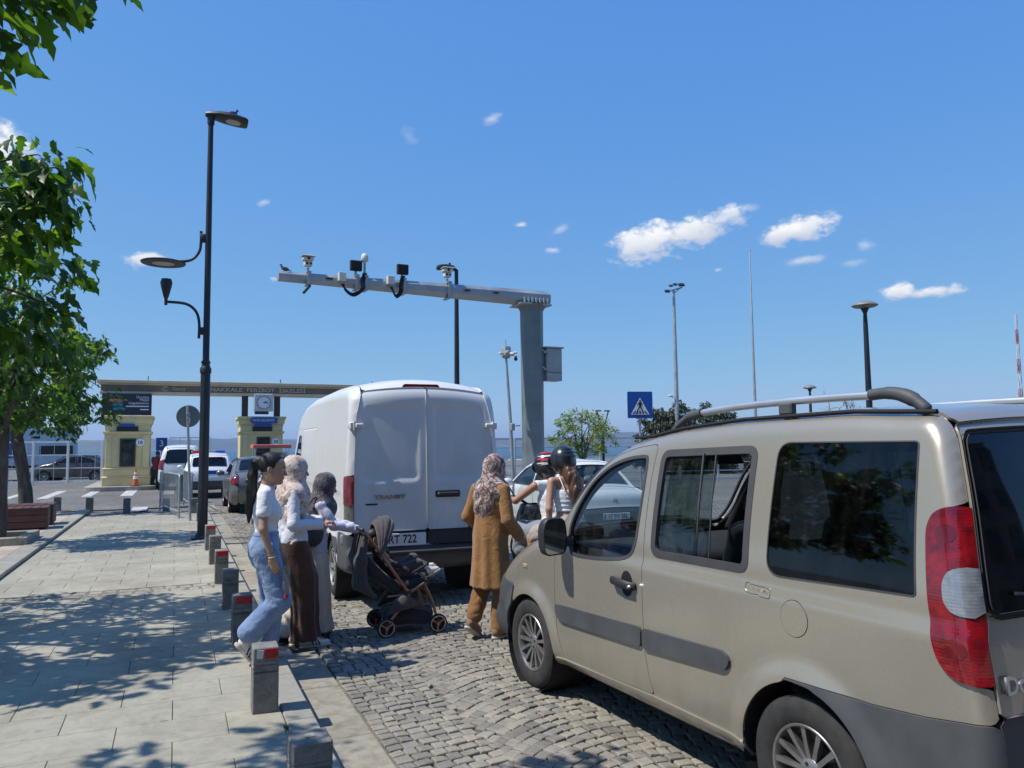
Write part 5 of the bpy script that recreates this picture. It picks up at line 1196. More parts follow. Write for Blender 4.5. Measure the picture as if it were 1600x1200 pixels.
def street_lamp():
    r = empty('street_lamp', (.48, 15.25, .12), 0, 'tall black street lamp with three different lamp heads on the pavement', 'street lamp')
    K = MATS['lamp_black']
    b = MB(); b.box((0, 0, .015), (.38, .38, .03), .006); b.lathe([(.15, .03), (.13, .05), (.115, .09)], 20); b.build('base_plate', K, r)
    b = MB(); b.lathe([(.088, .03), (.085, 3.1), (.070, 3.18), (.070, 3.24), (.060, 3.26), (.056, 5.3), (.046, 7.8), (.046, 7.9)], 20); b.build('pole', K, r, split=30)
    b = MB(); b.lathe([(.10, 3.02), (.10, 3.10), (.08, 3.14)], 20); b.lathe([(.082, 3.20), (.082, 3.235)], 20); b.build('collar', K, r, split=30)
    # head at the top, pointing to the road (+x)
    h = empty('lamp_head', (0, 0, 7.88), parent=r)
    def hd(u, v):
        q = v*2*math.pi; x = -.10+.76*u; wd = .05+.20*math.sin(min(1, u*1.15)*math.pi*.62)**.8*(1 if u < .97 else .7)
        zt = .06+.055*math.sin(u*math.pi); return (x, wd*math.cos(q), (zt if math.sin(q) > 0 else .035)*math.sin(q)+.03-.10*u*0+.02)
    b = MB(); b.grid(hd, 16, 24); b.V = [(x, y, z-.09*x) for x, y, z in b.V]; b.build('housing', K, h, split=50)
    b = MB(); b.ell((.40, 0, -.005), (.2, .145, .022), 20, rot=Matrix.Rotation(.09, 3, 'Y')); b.build('lens', MATS['lamp_lens'], h, smooth=True)
    b = MB(); b.lathe([(.062, -.12), (.07, .05), (.03, .10)], 16); b.build('socket', K, h)
    # round disc lamp on a curved arm
    a = empty('disc_lamp', (0, 0, 0), parent=r)
    b = MB(); b.tube(spline([(-.13, 0, 5.68), (-.13, 0, 5.45), (-.16, 0, 5.28), (-.28, 0, 5.13), (-.48, 0, 5.075), (-.80, 0, 5.08)], 6, False), .026, 10); b.box((-.07, 0, 5.55), (.16, .07, .16), .01); b.build('arm', K, a, split=50)
    b = MB(); b.lathe([(0, .035), (.12, .035), (.36, .012), (.385, 0), (.375, -.018), (.2, -.03), (.19, -.02)], 36, c=(-.76, 0, 5.03)); b.build('disc', K, a, split=40)
    b = MB(); b.lathe([(.195, -.022), (0, -.026)], 28, c=(-.76, 0, 5.03)); b.build('lens', MATS['lamp_lens'], a)
    a = empty('cup_lamp', (0, 0, 0), parent=r)
    b = MB(); b.tube(spline([(-.13, 0, 3.66), (-.13, 0, 3.95), (-.19, 0, 4.16), (-.36, 0, 4.29), (-.68, 0, 4.31)], 6, False), .026, 10); b.box((-.07, 0, 3.80), (.16, .07, .14), .01); b.build('arm', K, a, split=50)
    b = MB(); b.lathe([(.028, 4.25), (.028, 4.36), (.045, 4.40), (.09, 4.58), (.105, 4.66), (.085, 4.73), (.07, 4.73), (.06, 4.66)], 20, c=(-.70, 0, 0)); b.build('cup', K, a, split=40)
    return r
mat('lamp_lens', (.42, .40, .33), .3, var=.2, vs=60, bmp=.2, bs=120); street_lamp()
def bird(loc, rz, label, s=1.0):
    r = empty('bird', loc, rz, label, 'bird')
    b = MB(); b.ell((0, 0, .075*s), (.085*s, .045*s, .05*s), 14, rot=Matrix.Rotation(-.35, 3, 'Y')); b.tube([(.05*s, 0, .10*s), (.075*s, 0, .14*s), (.085*s, 0, .165*s)], [.035*s, .026*s, .02*s], 10); b.ell((.09*s, 0, .172*s), (.028*s, .023*s, .024*s), 10)
    b.tube([(-.06*s, 0, .06*s), (-.15*s, 0, .03*s)], [.03*s, .022*s], 8, flat=(.4, 1.1)); b.build('body', MATS['pigeon'], r, smooth=True)
    b = MB(); b.cyl((.113*s, 0, .170*s), (.14*s, 0, .163*s), .007*s, .001, n=6); b.build('beak', MATS['dark_metal'], r)
    for sy in (-1, 1):
        b = MB(); b.cyl((.01*s, sy*.018*s, .045*s), (.015*s, sy*.02*s, 0), .005*s, n=6); b.build('leg', MATS['retro_red'], r)
        b = MB(); b.ell((-.02*s, sy*.04*s, .08*s), (.085*s, .014*s, .036*s), 10, rot=Matrix.Rotation(-.3, 3, 'Y')); b.build('wing', MATS['pigeon'], r, smooth=True)
mat('pigeon', (.06, .062, .07), .6, var=.35, vs=40)
bird((.86, 15.25, 8.07), .4, 'pigeon perched on top of the tall street lamp head')

# back of a round road sign on a leaning pole
r = empty('round_sign', (.36, 19.1, .12), 0, 'round grey back of a road sign on a leaning steel pole', 'road sign')
b = MB(); b.cyl((-.02, 0, 0), (-.13, .0, 2.62), .03, n=10); b.build('pole', MATS['galv'], r)
b = MB(); b.lathe([(0, -.006), (.245, -.006), (.255, 0), (.245, .006), (0, .006)], 36, c=(-.11, .05, 2.37), axis=axis_m((0, 1, 0))); b.build('disc', MATS['galv_dark'], r)
b = MB(); b.box((-.11, -.012, 2.42), (.09, .05, .05), .006); b.box((-.10, -.012, 2.30), (.09, .05, .05), .006); b.cyl((-.08, -.02, 2.45), (-.08, -.05, 2.2), .012, n=6); b.build('clamp', MATS['galv'], r)
mat('bin_green', (.09, .14, .125), .6)
# crowd barriers
def barrier(loc, rz, label, l=2.0, grp='steel crowd barriers'):
    r = empty('crowd_barrier', loc, rz, label, 'crowd barrier', grp); S = MATS['galv']
    b = MB(); b.tube(rpoly([(-l/2, .1), (-l/2, 1.08), (l/2, 1.08), (l/2, .1)], .1, 5, False) and [(x, 0, z) for x, z in rpoly([(-l/2, .04), (-l/2, 1.08), (l/2, 1.08), (l/2, .04)], .12, 5, False)], .021, 8); b.build('frame', S, r, split=50)
    b = MB(); b.cyl((-l/2, 0, .22), (l/2, 0, .22), .015, n=8); b.build('lower_rail', S, r)
    n = int(l/.14)
    for k in range(1, n): b = MB(); b.cyl((-l/2+l*k/n, 0, .22), (-l/2+l*k/n, 0, 1.08), .0075, n=6); b.build('bar', S, r)
    for sx in (-1, 1): b = MB(); b.box((sx*(l/2-.12), 0, .02), (.05, .5, .03), .006); b.build('foot', S, r)
barrier((-.12, 21.3, .06), R_(-81), 'steel crowd barrier between the pavement end and the sign pole', 2.9)
barrier((.35, 24.4, 0), R_(-86), 'steel crowd barrier standing further along behind the sign pole', 2.6)
for (x, y, lb) in ((.28, 27.3, 'grey green litter bin behind the crowd barrier'),):
    r = empty('litter_bin', (x, y, 0), 0, lb, 'litter bin')
    b = MB(); b.lathe([(.2, .05), (.26, .85), (.24, .86)], 16); b.build('bucket', MATS['bin_green'], r, split=40)
    b = MB(); b.lathe([(.29, .86), (.29, .92), (.1, 1.02), (0, 1.02)], 16); b.build('lid', MATS['bin_green'], r, split=40)
mat('bin_green', (.09, .14, .125), .6) if 'bin_green' not in MATS else None
# camera gantry
def gantry():
    GD, GL = MATS['galv_dark'], MATS['galv']
    r = empty('camera_gantry', (7.55, 16.1, 0), R_(3.0), 'grey steel gantry post with a long arm of traffic cameras over the road', 'gantry')
    oct_ = lambda w, k=.30: [(w*x, w*y) for x, y in ((-.5, -.5+k), (-.5+k, -.5), (.5-k, -.5), (.5, -.5+k), (.5, .5-k), (.5-k, .5), (-.5+k, .5), (-.5, .5-k))]
    b = MB()
    def loft(ps, zs):
        V = []; n = len(ps[0])
        for p, z in zip(ps, zs): V += [(x, y, z) for x, y in p]
        F = [[i*n+j, i*n+(j+1) % n, (i+1)*n+(j+1) % n, (i+1)*n+j] for i in range(len(ps)-1) for j in range(n)]
        return V, F+[list(range(n))[::-1], list(range((len(ps)-1)*n, len(ps)*n))]
    b.add(*loft([oct_(.46), oct_(.50)], [0, 4.86])); b.add(*loft([oct_(.50), oct_(.66)], [4.86, 5.0])); b.build('column', GD, r)
    b = MB(); b.box((0, 0, .03), (.9, .9, .06), .01); b.build('base_plate', GD, r)
    # arm: tapering eight-sided beam towards -x
    def sec(h, w): return [(w*y, h*z) for y, z in ((-.5, -.22), (-.22, -.5), (.22, -.5), (.5, -.22), (.5, .22), (.22, .5), (-.22, .5), (-.5, .22))]
    V = []
    for x, h, w, z in ((.42, .37, .37, 5.17), (-5.75, .19, .19, 5.18)): V += [(x, p[0], z+p[1]) for p in sec(h, w)]
    F = [[j, (j+1) % 8, 8+(j+1) % 8, 8+j] for j in range(8)]+[list(range(8))[::-1], list(range(8, 16))]
    b = MB(); b.add(V, F); b.build('arm', GL, r)
    b = MB(); b.box((-.03, 0, 4.985), (.82, .62, .04), .006); b.build('flange', GL, r)
    for k in range(7): b = MB(); b.box((-.28+.1*k, -.205, 5.085), (.045, .05, .12), .006); b.build('rib', GL, r)
    for x in (-4.75, -2.5, -1.7, -1.0): b = MB(); b.box((x, -.185 if x > -2 else -.13, 5.19), (.14, .02, .035), .005); b.build('slot_cover', MATS['dark_metal'], r)
    armz = lambda x: 5.18+.5*(.19+(.37-.19)*(x+5.75)/6.17)
    armw = lambda x: .5*(.19+(.37-.19)*(x+5.75)/6.17)
    def bracket(x, h=.16):
        z = armz(x); w = armw(x); b = MB(); b.box((x, 0, z+.012), (.09, 2*w+.07, .025)); b.box((x, -w-.03, z-w), (.07, .02, 2*w+.06)); b.box((x, 0, z-2*w-.03), (.09, 2*w+.07, .02)); b.cyl((x, 0, z), (x, 0, z+h), .025, n=10); return b
    # traffic cameras: white housings on brackets
    for x, nm in ((-5.16, 0), (-2.11, 1)):
        c = empty('traffic_camera', (0, 0, 0), parent=r); bracket(x, .12).build('bracket', GL, c); z = armz(x)
        b = MB(); b.box((x, 0, z+.2), (.16, .13, .11), .02); b.box((x, -.0, z+.30), (.22, .18, .085), .025); b.box((x, -.02, z+.355), (.27, .22, .018), .008); b.build('housing', MATS['dusty_white'], c)
        b = MB(); b.cyl((x-.035, -.06, z+.2), (x-.035, -.08, z+.2), .026, n=14); b.cyl((x+.045, -.06, z+.2), (x+.045, -.08, z+.2), .022, n=14); b.cyl((x, -.085, z+.30), (x, -.105, z+.30), .028, n=14); b.build('lens', MATS['sign_black'], c)
        if nm == 0:
            b = MB(); b.cyl((x+.02, -.1, z-.27), (x-.13, -.25, z-.45), .03, n=10); b.build('sensor', MATS['dark_metal'], c)
    # infrared flood panels
    for x in (-4.17, -3.15):
        c = empty('flood_panel', (0, 0, 0), parent=r); bracket(x, .1).build('bracket', GL, c); z = armz(x)
        b = MB(); b.box((x, -.02, z+.24), (.25, .09, .22), .012); b.box((x, -.07, z+.24), (.21, .012, .18), .003); b.build('panel', MATS['near_black'], c)
        b = MB(); b.box((x, .05, z+.13), (.04, .10, .12), .006); b.build('yoke', GL, c)
    # junction boxes and cable loops
    for x, lp in ((-4.50, .30), (-3.47, .22)):
        b = MB(); w = armw(x); b.box((x, -w-.06, armz(x)-.05), (.15, .11, .18), .008); b.build('junction_box', MATS['dusty_white'], r)
        for k in range(4):
            b = MB(); x2 = x+(.40 if lp > .25 else .20)+.025*k; z = armz(x)-.2
            b.tube(spline([(x-.02+.02*k, -w-.07, z), (x+.06, -w-.08, z-.09-.015*k), ((x+x2)/2, -w-.10, z-.10-lp*.28-.02*k), (x2-.02, -w-.09, z-.08), (x2, -w-.05, z+.10), (x2+.05, -w-.03, z+.28)], 5, False), .013, 6); b.build('cable', MATS['near_black'], r, smooth=True)
    x = -3.98; z = armz(x); b = bracket(x, .32); b.build('antenna_mast', GL, r)
    b = MB(); b.lathe([(.0, .56), (.05, .54), (.075, .48), (.08, .40), (.06, .375), (.03, .36), (.02, .30)], 16, c=(x, 0, z-.03)); b.build('antenna', MATS['dusty_white'], r, split=50)
    # cabinet on the post
    c = empty('cabinet', (.52, .02, 3.62), parent=r)
    b = MB(); b.box((0, 0, 0), (.42, .30, .76), .012); b.box((0, 0, .40), (.50, .38, .035), .01); b.build('case', MATS['cabinet_grey'], c)
    b = MB(); b.box((0, -.155, -.19), (.40, .012, .006)); b.build('door_gap', MATS['dark_metal'], c)
    for z in (.28, -.12):
        b = MB(); b.tube([(-.36, -.2, z+.05), (-.22, -.17, z), (-.17, -.16, z-.02)], .018, 8); b.box((-.24, 0, z), (.12, .34, .05), .006); b.build('strap', GL, c)
mat('cabinet_grey', (.34, .37, .37), .5, .1, var=.1); gantry()
a = math.radians(3.0); bird((7.55-5.62*math.cos(a), 16.1-5.62*math.sin(a), 5.275), 2.9, 'bird perched on the far end of the gantry arm', .85)
# slim black lamp behind the arm (T head seen end on)
def mushroom_lamp(loc, h, R, label, name='street_lamp'):
    r = empty(name, loc, 0, label, 'street lamp'); K = MATS['lamp_black']
    b = MB(); b.lathe([(.1, 0), (.085, h*.5), (.065, h-.5), (.05, h-.15), (.11, h-.02), (.12, h)], 16); b.build('pole', K, r, split=40)
    b = MB(); b.lathe([(.12, h), (R*.8, h+.03), (R, h+.07), (R*.95, h+.10), (R*.5, h+.19), (0, h+.23)], 28); b.build('shade', MATS['lamp_shade_grey'], r, split=40)
    b = MB(); b.lathe([(.13, h+.012), (R*.72, h+.024)], 24); b.build('lens', MATS['lamp_lens'], r)
mat('lamp_shade_grey', (.20, .21, .21), .5, .2)
mushroom_lamp((17.97, 15.89, 0), 5.55, .36, 'black mushroom headed street lamp behind the minivan roof rail')
mushroom_lamp((30.15, 30.36, 0), 4.5, .34, 'small distant mushroom headed lamp left of the bare tree')
r = empty('street_lamp', (7.25, 20.48, 0), 0, 'slim black lamp post rising behind the gantry arm', 'street lamp')
b = MB(); b.lathe([(.09, 0), (.075, 3.5), (.055, 6.7), (.055, 6.75)], 14); b.build('pole', MATS['lamp_black'], r, split=40)
b = MB(); b.tube(spline([(.02, 0, 6.72), (-.12, 0, 6.80), (-.35, 0, 6.82), (-.58, 0, 6.78)], 4, False), [.08]*4+[.14]*4+[.15]*4+[.07], 12, flat=(.5, 1.3)); b.build('lamp_head', MATS['lamp_black'], r, split=50)
b = MB(); b.cyl((-.2, 0, 6.85), (-.2, 0, 6.95), .03, n=8); b.build('sensor', MATS['lamp_black'], r)
# flood light mast
r = empty('floodlight_mast', (26.5, 36.9, 0), R_(-20), 'tall grey floodlight mast with a bar of lamps at its top', 'light mast')
b = MB(); b.lathe([(.16, 0), (.12, 5), (.075, 10.7), (.0, 10.7)], 14); b.build('pole', MATS['galv'], r, split=40)
b = MB(); b.tube([(-.45, 0, 10.6), (.5, 0, 10.85)], .045, 8); b.tube([(-.05, .0, 10.45), (.35, 0, 10.78)], .035, 8); b.build('crossbar', MATS['galv'], r)
for x, z, s in ((-.42, 10.60, .7), (.05, 11.0, .6), (.42, 10.98, .8), (-.2, 10.92, .55)):
    b = MB(); b.box((x, -.15, z), (.45*s, .35*s, .20*s), .04, rot=Matrix.Rotation(.5, 3, 'X')); b.build('floodlight', MATS['dark_metal'], r)
b = MB(); b.tube([(0, 0, 4.35), (-.3, 0, 4.45)], .03, 6); b.box((-.36, -.05, 4.5), (.24, .24, .12), .03); b.build('camera', MATS['dusty_white'], r)
# leaning camera pole, thin mast, twin lamp, sign, lattice tower
r = empty('camera_pole', (11.95, 27.3, 0), 0, 'thin grey pole with a cluster of security cameras at its top', 'camera pole')
b = MB(); b.tube([(0, 0, 0), (-.10, 0, 2.6), (-.26, 0, 5.15)], [.08, .065, .045], 12); b.cyl((-.26, 0, 5.1), (-.27, 0, 5.85), .018, n=6); b.build('pole', MATS['galv'], r, split=40)
b = MB(); b.lathe([(.0, 5.58), (.20, 5.56), (.21, 5.5), (.2, 5.2), (.14, 5.12)], 6, c=(-.26, 0, 0)); b.build('camera_box', MATS['cabinet_grey'], r, split=30)
for k in range(5):
    q = -2.6+k*.75; b = MB(); b.box((-.26+.32*math.cos(q), .32*math.sin(q), 5.28+.05*(k % 2)), (.22, .1, .09), .02, rz=q); b.tube([(-.26, 0, 5.3), (-.26+.3*math.cos(q), .3*math.sin(q), 5.3)], .02, 5); b.build('camera', MATS['dusty_white'], r)
b = MB(); b.cyl((.06, -.2, 5.2), (.06, -.2, 5.12), .05, n=10); b.ell((.06, -.2, 5.08), (.075, .075, .08), 10); b.build('dome_camera', MATS['sign_black'], r, smooth=True)
b = MB(); b.box((-.06, -.1, 2.45), (.16, .14, .28), .02); b.box((.16, -.1, 2.5), (.2, .06, .05), .01); b.build('control_box', MATS['galv'], r)
r = empty('flag_mast', (40.7, 46.6, 0), 0, 'very thin tall grey mast against the sky behind the minivan roof', 'mast')
b = MB(); b.lathe([(.14, 0), (.09, 8), (.04, 16.6), (0, 16.7)], 10); b.build('pole', MATS['galv'], r, split=40)
b = MB(); b.ell((0, 0, 16.75), .07, 10); b.build('finial', MATS['galv'], r, smooth=True)
r = empty('twin_lamp', (15.6, 26.7, 0), .0, 'small black lamp post with two upturned arms left of the crossing sign', 'street lamp')
b = MB(); b.lathe([(.06, 0), (.05, 2.3), (.07, 2.32), (.07, 2.45), (0, 2.45)], 10); b.build('pole', MATS['lamp_black'], r, split=40)
for sx in (-1, 1):
    b = MB(); b.tube([(0, 0, 2.4), (sx*.16, 0, 2.75), (sx*.26, 0, 3.05)], .025, 6); b.build('arm', MATS['lamp_black'], r)
    b = MB(); b.box((sx*.2, 0, 3.08), (.22, .14, .05), .015); b.build('lamp_head', MATS['lamp_black'], r)
r = empty('crossing_sign', (11.04, 17.0, 0), R_(-14), 'blue pedestrian crossing sign with walking figure in white triangle', 'road sign')
b = MB(); b.cyl((0, 0, 0), (0, 0, 3.1), .03, n=10); b.build('pole', MATS['galv'], r)
b = MB(); b.prism(rpoly([(-.34, -.345), (.34, -.345), (.34, .345), (-.34, .345)], .03), 0, .012, m=Matrix(((1, 0, 0), (0, 0, -1), (0, 1, 0))), c=(0, -.035, 2.76)); f = b.build('sign_face', MATS['blue_sign'], r)
def flat(name, poly, y, m_, par, h=.003, c=(0, 2.76)):
    b = MB(); b.prism(poly, 0, h, m=Matrix(((1, 0, 0), (0, 0, -1), (0, 1, 0))), c=(c[0], y, c[1])); return b.build(name, m_, par)
flat('triangle', rpoly([(-.25, -.255), (.25, -.255), (0, .19)], .02), -.049, MATS['sign_white'], f)
for k in range(5):
    x = -.19+.095*k; flat('stripe', [(x-.030, -.235), (x+.018, -.235), (x*.62+.016, -.155), (x*.62-.018, -.155)], -.053, MATS['sign_black'], f)
K = MATS['sign_black']
flat('figure_head', [(.026*math.cos(q), .105+.026*math.sin(q)) for q in np.linspace(0, 6.28, 13)[:-1]], -.0532, K, f)
for poly in ([(-.035, .07), (.035, .07), (.028, -.04), (-.028, -.04)], [(-.03, .07), (-.085, .0), (-.068, -.012), (-.02, .045)], [(.03, .07), (.075, .0), (.06, -.014), (.02, .045)], [(-.028, -.035), (.012, -.035), (-.03, -.10), (-.075, -.165), (-.095, -.15), (-.055, -.09)], [(-.005, -.035), (.028, -.035), (.05, -.09), (.08, -.15), (.055, -.165), (.02, -.10)]):
    flat('figure_limb', poly, -.0532, K, f)
mat('tower_red', (.45, .12, .10), .6); mat('tower_white', (.7, .7, .7), .6)
r = empty('lattice_tower', (149.7, 96.8, 0), 0, 'faint red and white lattice tower at the right edge of the sky', 'radio tower')
for k in range(9):
    z0, z1 = 2.9*k, 2.9*(k+1); w0, w1 = .30-.02*k, .30-.02*(k+1); b = MB()
    for sx, sy in ((-1, -1), (1, -1), (1, 1), (-1, 1)): b.tube([(sx*w0, sy*w0, z0), (sx*w1, sy*w1, z1)], .05, 5)
    for sx, sy, tx, ty in ((-1, -1, 1, -1), (1, -1, 1, 1), (1, 1, -1, 1), (-1, 1, -1, -1)): b.tube([(sx*w0, sy*w0, z0), (tx*w1, ty*w1, z1)], .04, 5); b.tube([(sx*w1, sy*w1, z1), (tx*w1, ty*w1, z1)], .04, 5)
    b.build('mast_section', MATS['tower_red' if k % 2 else 'tower_white'], r)
# ------------------------------------------------------------------ fences, boats, far left yard, benches, drain
mat('fence_white', (.66, .67, .67), .5, var=.08); mat('boat_white', (.72, .73, .73), .35, var=.06); mat('boat_blue', (.03, .10, .28), .4); mat('truck_blue', (.46, .53, .60), .45)
def fence(x0, y0, x1, y1, step, h, label, rails=4, post=.035, infill=0, grp=None, name='fence'):
    L_ = math.hypot(x1-x0, y1-y0); n = max(1, round(L_/step)); r = empty(name, ((x0+x1)/2, (y0+y1)/2, 0), math.atan2(y1-y0, x1-x0), label, 'fence', grp)
    F = MATS['fence_white']
    for k in range(n+1): b = MB(); b.box((-L_/2+L_*k/n, 0, h/2), (post*2, post*2, h), .005); b.build('post', F, r)
    for j in range(rails):
        z = h*(.08+.9*j/(rails-1)); b = MB(); b.box((0, 0, z), (L_, .04, .085 if j in (0, rails-1) else .045)); b.build('rail', F, r)
    if infill:
        m_ = int(L_/infill)
        for k in range(m_): b = MB(); b.box((-L_/2+L_*(k+.5)/m_, 0, h*.52), (.012, .012, h*.86)); b.build('bar', F, r)
fence(9.0, 29.5, 30, 27.4, 1.9, 2.05, 'white steel quay fence with rails behind the gantry post', 6)
fence(-9.6, 45.6, -3.4, 44.2, 1.55, 2.2, 'white barred sliding gate left of the booth marked 10', 4, .05, .62, name='sliding_gate')
fence(-24, 47.0, -9.7, 45.7, 2.4, 2.2, 'white barred fence running off behind the tree trunks', 4, .05, .8)
fence(-.4, 62, 2.4, 62, .7, 2.6, 'thin white railing by the water beyond the toll lanes', 3, .03, .35)
def boat(loc, rz, L_, label, cab=True, hull='boat_white'):
    r = empty('boat', loc, rz, label, 'boat', 'small boats moored behind the fence'); 
    def hl(u, v):
        x = -L_/2+L_*u; w = L_*.15*math.sin(min(1, (1-u)*1.6+.12)*math.pi/2); a = -1+2*v
        return (x, w*a*1.0, -.2+(.75+.5*u*u)*abs(a)**1.6)
    b = MB(); b.grid(hl, 14, 12); b.build('hull', MATS[hull], r, smooth=True)
    b = MB(); b.box((-.04*L_, 0, .75), (L_*.62, L_*.22, .08), .03); b.build('deck', MATS['boat_white'], r)
    if cab:
        b = MB(); b.box((-.03*L_, 0, 1.2), (L_*.30, L_*.17, .9), .08, taper=(.8, .85)); b.build('cabin', MATS['boat_white'], r)
        b = MB(); b.box((-.03*L_, 0, 1.3), (L_*.29, L_*.175, .3), .02); b.build('cabin_window', MATS['sign_black'], r)
        b = MB(); b.cyl((-.1*L_, 0, 1.6), (-.1*L_, 0, 3.0), .035, n=6); b.build('mast', MATS['galv'], r)
for i, (x, y, rz, L_, cab, hl_, lb) in enumerate(((24.5, 58, .2, 7.5, 1, 'boat_white', 'white cabin boat moored behind the fence left of the gantry post'), (29.5, 57, 2.9, 7, 1, 'boat_blue', 'blue hulled cabin boat moored right of the gantry post'), (34.0, 60, .1, 8, 1, 'boat_white', 'white cabin boat moored behind the pale green tree'), (39.0, 59, 3.0, 7, 1, 'boat_white', 'white boat moored behind the helmeted passenger'), (43.5, 58, .3, 7, 0, 'boat_blue', 'open blue boat moored near the crossing sign'), (20.0, 60, .4, 7, 0, 'boat_white', 'open white boat moored right of the white van'))): boat((x, y+30, -1.7), rz, L_, lb, cab, hl_)
# parked trailer and kiosk behind the left fence
r = empty('lorry', (-8.6, 53.5, 0), R_(8), 'pale blue lorry trailer parked behind the white gate', 'lorry')
b = MB(); b.box((0, 0, 2.0), (6.2, 2.4, 2.3), .05); b.build('box_body', MATS['truck_blue'], r)
b = MB(); b.box((2.0, -1.215, 1.75), (1.7, .03, .5), .01); b.build('vent_panel', MATS['sign_black'], r)
b = MB(); b.box((-.2, -1.215, 2.1), (.7, .03, 1.6), .01); b.build('door', MATS['boat_blue'], r)
b = MB(); b.box((0, 0, .72), (6.0, 2.0, .2), .03); b.build('chassis', MATS['dark_metal'], r)
for x in (-2.2, -1.1, 2.0):
    for sy in (-1, 1): wheel('wheel', r, (x, sy*1.0, .48), .48, .3, .28, 6, sy, rimm=MATS['steel_rim'], style='far')
for i, (x, y, lb) in enumerate(((-13.2, 50.5, 'white parked hatchback behind the fence, left of the lorry'), (-6.3, 49.5, 'dark parked hatchback behind the gate'))):
    w_, d_, s_ = sedan_spec(MATS['white_paint_old' if i == 0 else 'dark_paint'])
    car('parked_car', (x, y, 0), R_(165), lb, MATS['white_paint_old' if i == 0 else 'dark_paint'], SED, .86, 2.62, .31, w_, d_, s_, LAMP, h=.09)
# slatted benches
def bench(loc, rz, label, L_=1.05, w=.72, h=.44):
    r = empty('box_bench', loc, rz, label, 'bench', 'wooden box benches')
    for k in range(7): b = MB(); b.box((-L_/2+L_*(k+.5)/7, 0, h-.018), (L_/7-.012, w, .036), .004); b.build('top_slat', MATS['bench_wood'], r)
    for j in range(3):
        z = .035+(h-.05)*(j+.5)/3
        for sy in (-1, 1): b = MB(); b.box((0, sy*(w/2-.015), z), (L_-.004, .03, (h-.05)/3-.008), .004); b.build('side_board', MATS['bench_wood'], r)
        for sx in (-1, 1): b = MB(); b.box((sx*(L_/2-.015), 0, z), (.03, w-.064, (h-.05)/3-.008), .004); b.build('end_board', MATS['bench_wood'], r)
    b = MB(); b.box((0, 0, h/2-.02), (L_-.08, w-.08, h-.06)); b.build('core', MATS['near_black'], r)
m, nt, b_, N, L = _nt('bench_wood'); n1 = noise_node(N, L, 3, 7, .65, 'World', .3, (1, 14, 14)); oi = N.new('ShaderNodeObjectInfo')
c = ramp(N, L, n1.outputs[0], [(.3, (.055, .02, .014)), (.7, (.125, .05, .036))]); rr = ramp(N, L, oi.outputs['Random'], [(0, (.75,)*3), (1, (1.15,)*3)]); L.new(mixc(N, L, 1, c.outputs[0], rr.outputs[0], 'MULTIPLY'), b_.inputs['Base Color']); setp(b_, rough=.6); bump(N, L, b_, n1.outputs[0], .2)
bench((-2.86, 18.3, .17), R_(4), 'near dark red wooden box bench beside the tree'); bench((-2.90, 19.25, .17), R_(2), 'far dark red wooden box bench behind the other one', 1.1)
# storm drain in the gutter
r = empty('drain_grate', (1.0, 7.25, -.004), 0, 'iron storm drain grate in the gutter behind the girl in jeans', 'drain grate')
b = MB(); b.box((0, .31, .004), (.34, .03, .02)); b.box((0, -.31, .004), (.34, .03, .02)); b.box((-.155, 0, .004), (.03, .59, .02)); b.box((.155, 0, .004), (.03, .59, .02)); b.build('frame', MATS['dark_metal'], r)
for k in range(9): b = MB(); b.box((0, -.26+.065*k, .003), (.28, .026, .016), .003); b.build('bar', MATS['dark_metal'], r)
b = MB(); b.box((0, 0, -.006), (.33, .62, .012)); b.build('pit', MATS['near_black'], r)
# stone rings round the two tree pits in view
for i, (x, y, lb) in enumerate(((-2.95, 15.9, 'low stone edging round the foot of the nearer visible trunk'), (-3.5, 23.0, 'low stone edging round the foot of the leaning trunk'))):
    r = empty('tree_edging', (x, y, .17), 0, lb, 'tree surround', 'stone tree surrounds')
    for cx, cy, sx, sy in ((0, -.6, 1.4, .16), (0, .6, 1.4, .16), (-.62, 0, .16, 1.03), (.62, 0, .16, 1.03)): b = MB(); b.box((cx, cy, .06), (sx, sy, .14), .012); b.build('stone', MATS['gutter_stone'], r)
    b = MB(); b.box((0, 0, .0), (1.1, 1.06, .06)); b.build('soil', MATS['joint_sand'], r)
# short white marker post by the trunks, litter sack beside the booth
r = empty('marker_post', (-4.35, 25.8, 0), 0, 'slim white post standing between the two trunks', 'post'); b = MB(); b.lathe([(.035, 0), (.035, 1.25), (.0, 1.27)], 10); b.build('post', MATS['fence_white'], r, split=40); b = MB(); b.lathe([(.09, 0), (.08, .04), (.03, .05)], 12); b.build('foot', MATS['fence_white'], r)
# the street behind the camera, seen only in glass and paint: a row of house fronts
def house(x0, x1, y, h, m_, label):
    r = empty('house', ((x0+x1)/2, y, 0), 0, label, 'house'); w = x1-x0
    b = MB(); b.box((0, -4, h/2), (w-.1, 8, h), .05); b.build('wall', m_, r)
    b = MB(); b.box((0, -3.9, h+.15), (w+.3, 8.4, .3), .05); b.build('cornice', MATS['beam_cream'], r)
    for fl in range(int(h/3.2)):
        for k in range(int(w/2.4)):
            b = MB(); b.box((-w/2+w*(k+.5)/int(w/2.4), .02, 1.6+3.2*fl), (1.2, .12, 1.7), .02); b.build('window', MATS['booth_glass'], r)
mat('plaster_ochre', (.30, .22, .13), .85); mat('plaster_grey', (.22, .21, .20), .85); mat('plaster_red', (.22, .09, .06), .85)
for x0, x1, h, m_, lb in ((-16, -7, 10, 'plaster_ochre', 'ochre house front across the street behind the camera'), (-7, 3, 12.5, 'plaster_grey', 'grey house front across the street behind the camera'), (3, 12, 10, 'plaster_red', 'dark red house front across the street behind the camera'), (12, 24, 13, 'plaster_grey', 'tall grey house front at the far end behind the camera')): house(x0, x1, -13, h, MATS[m_], lb)
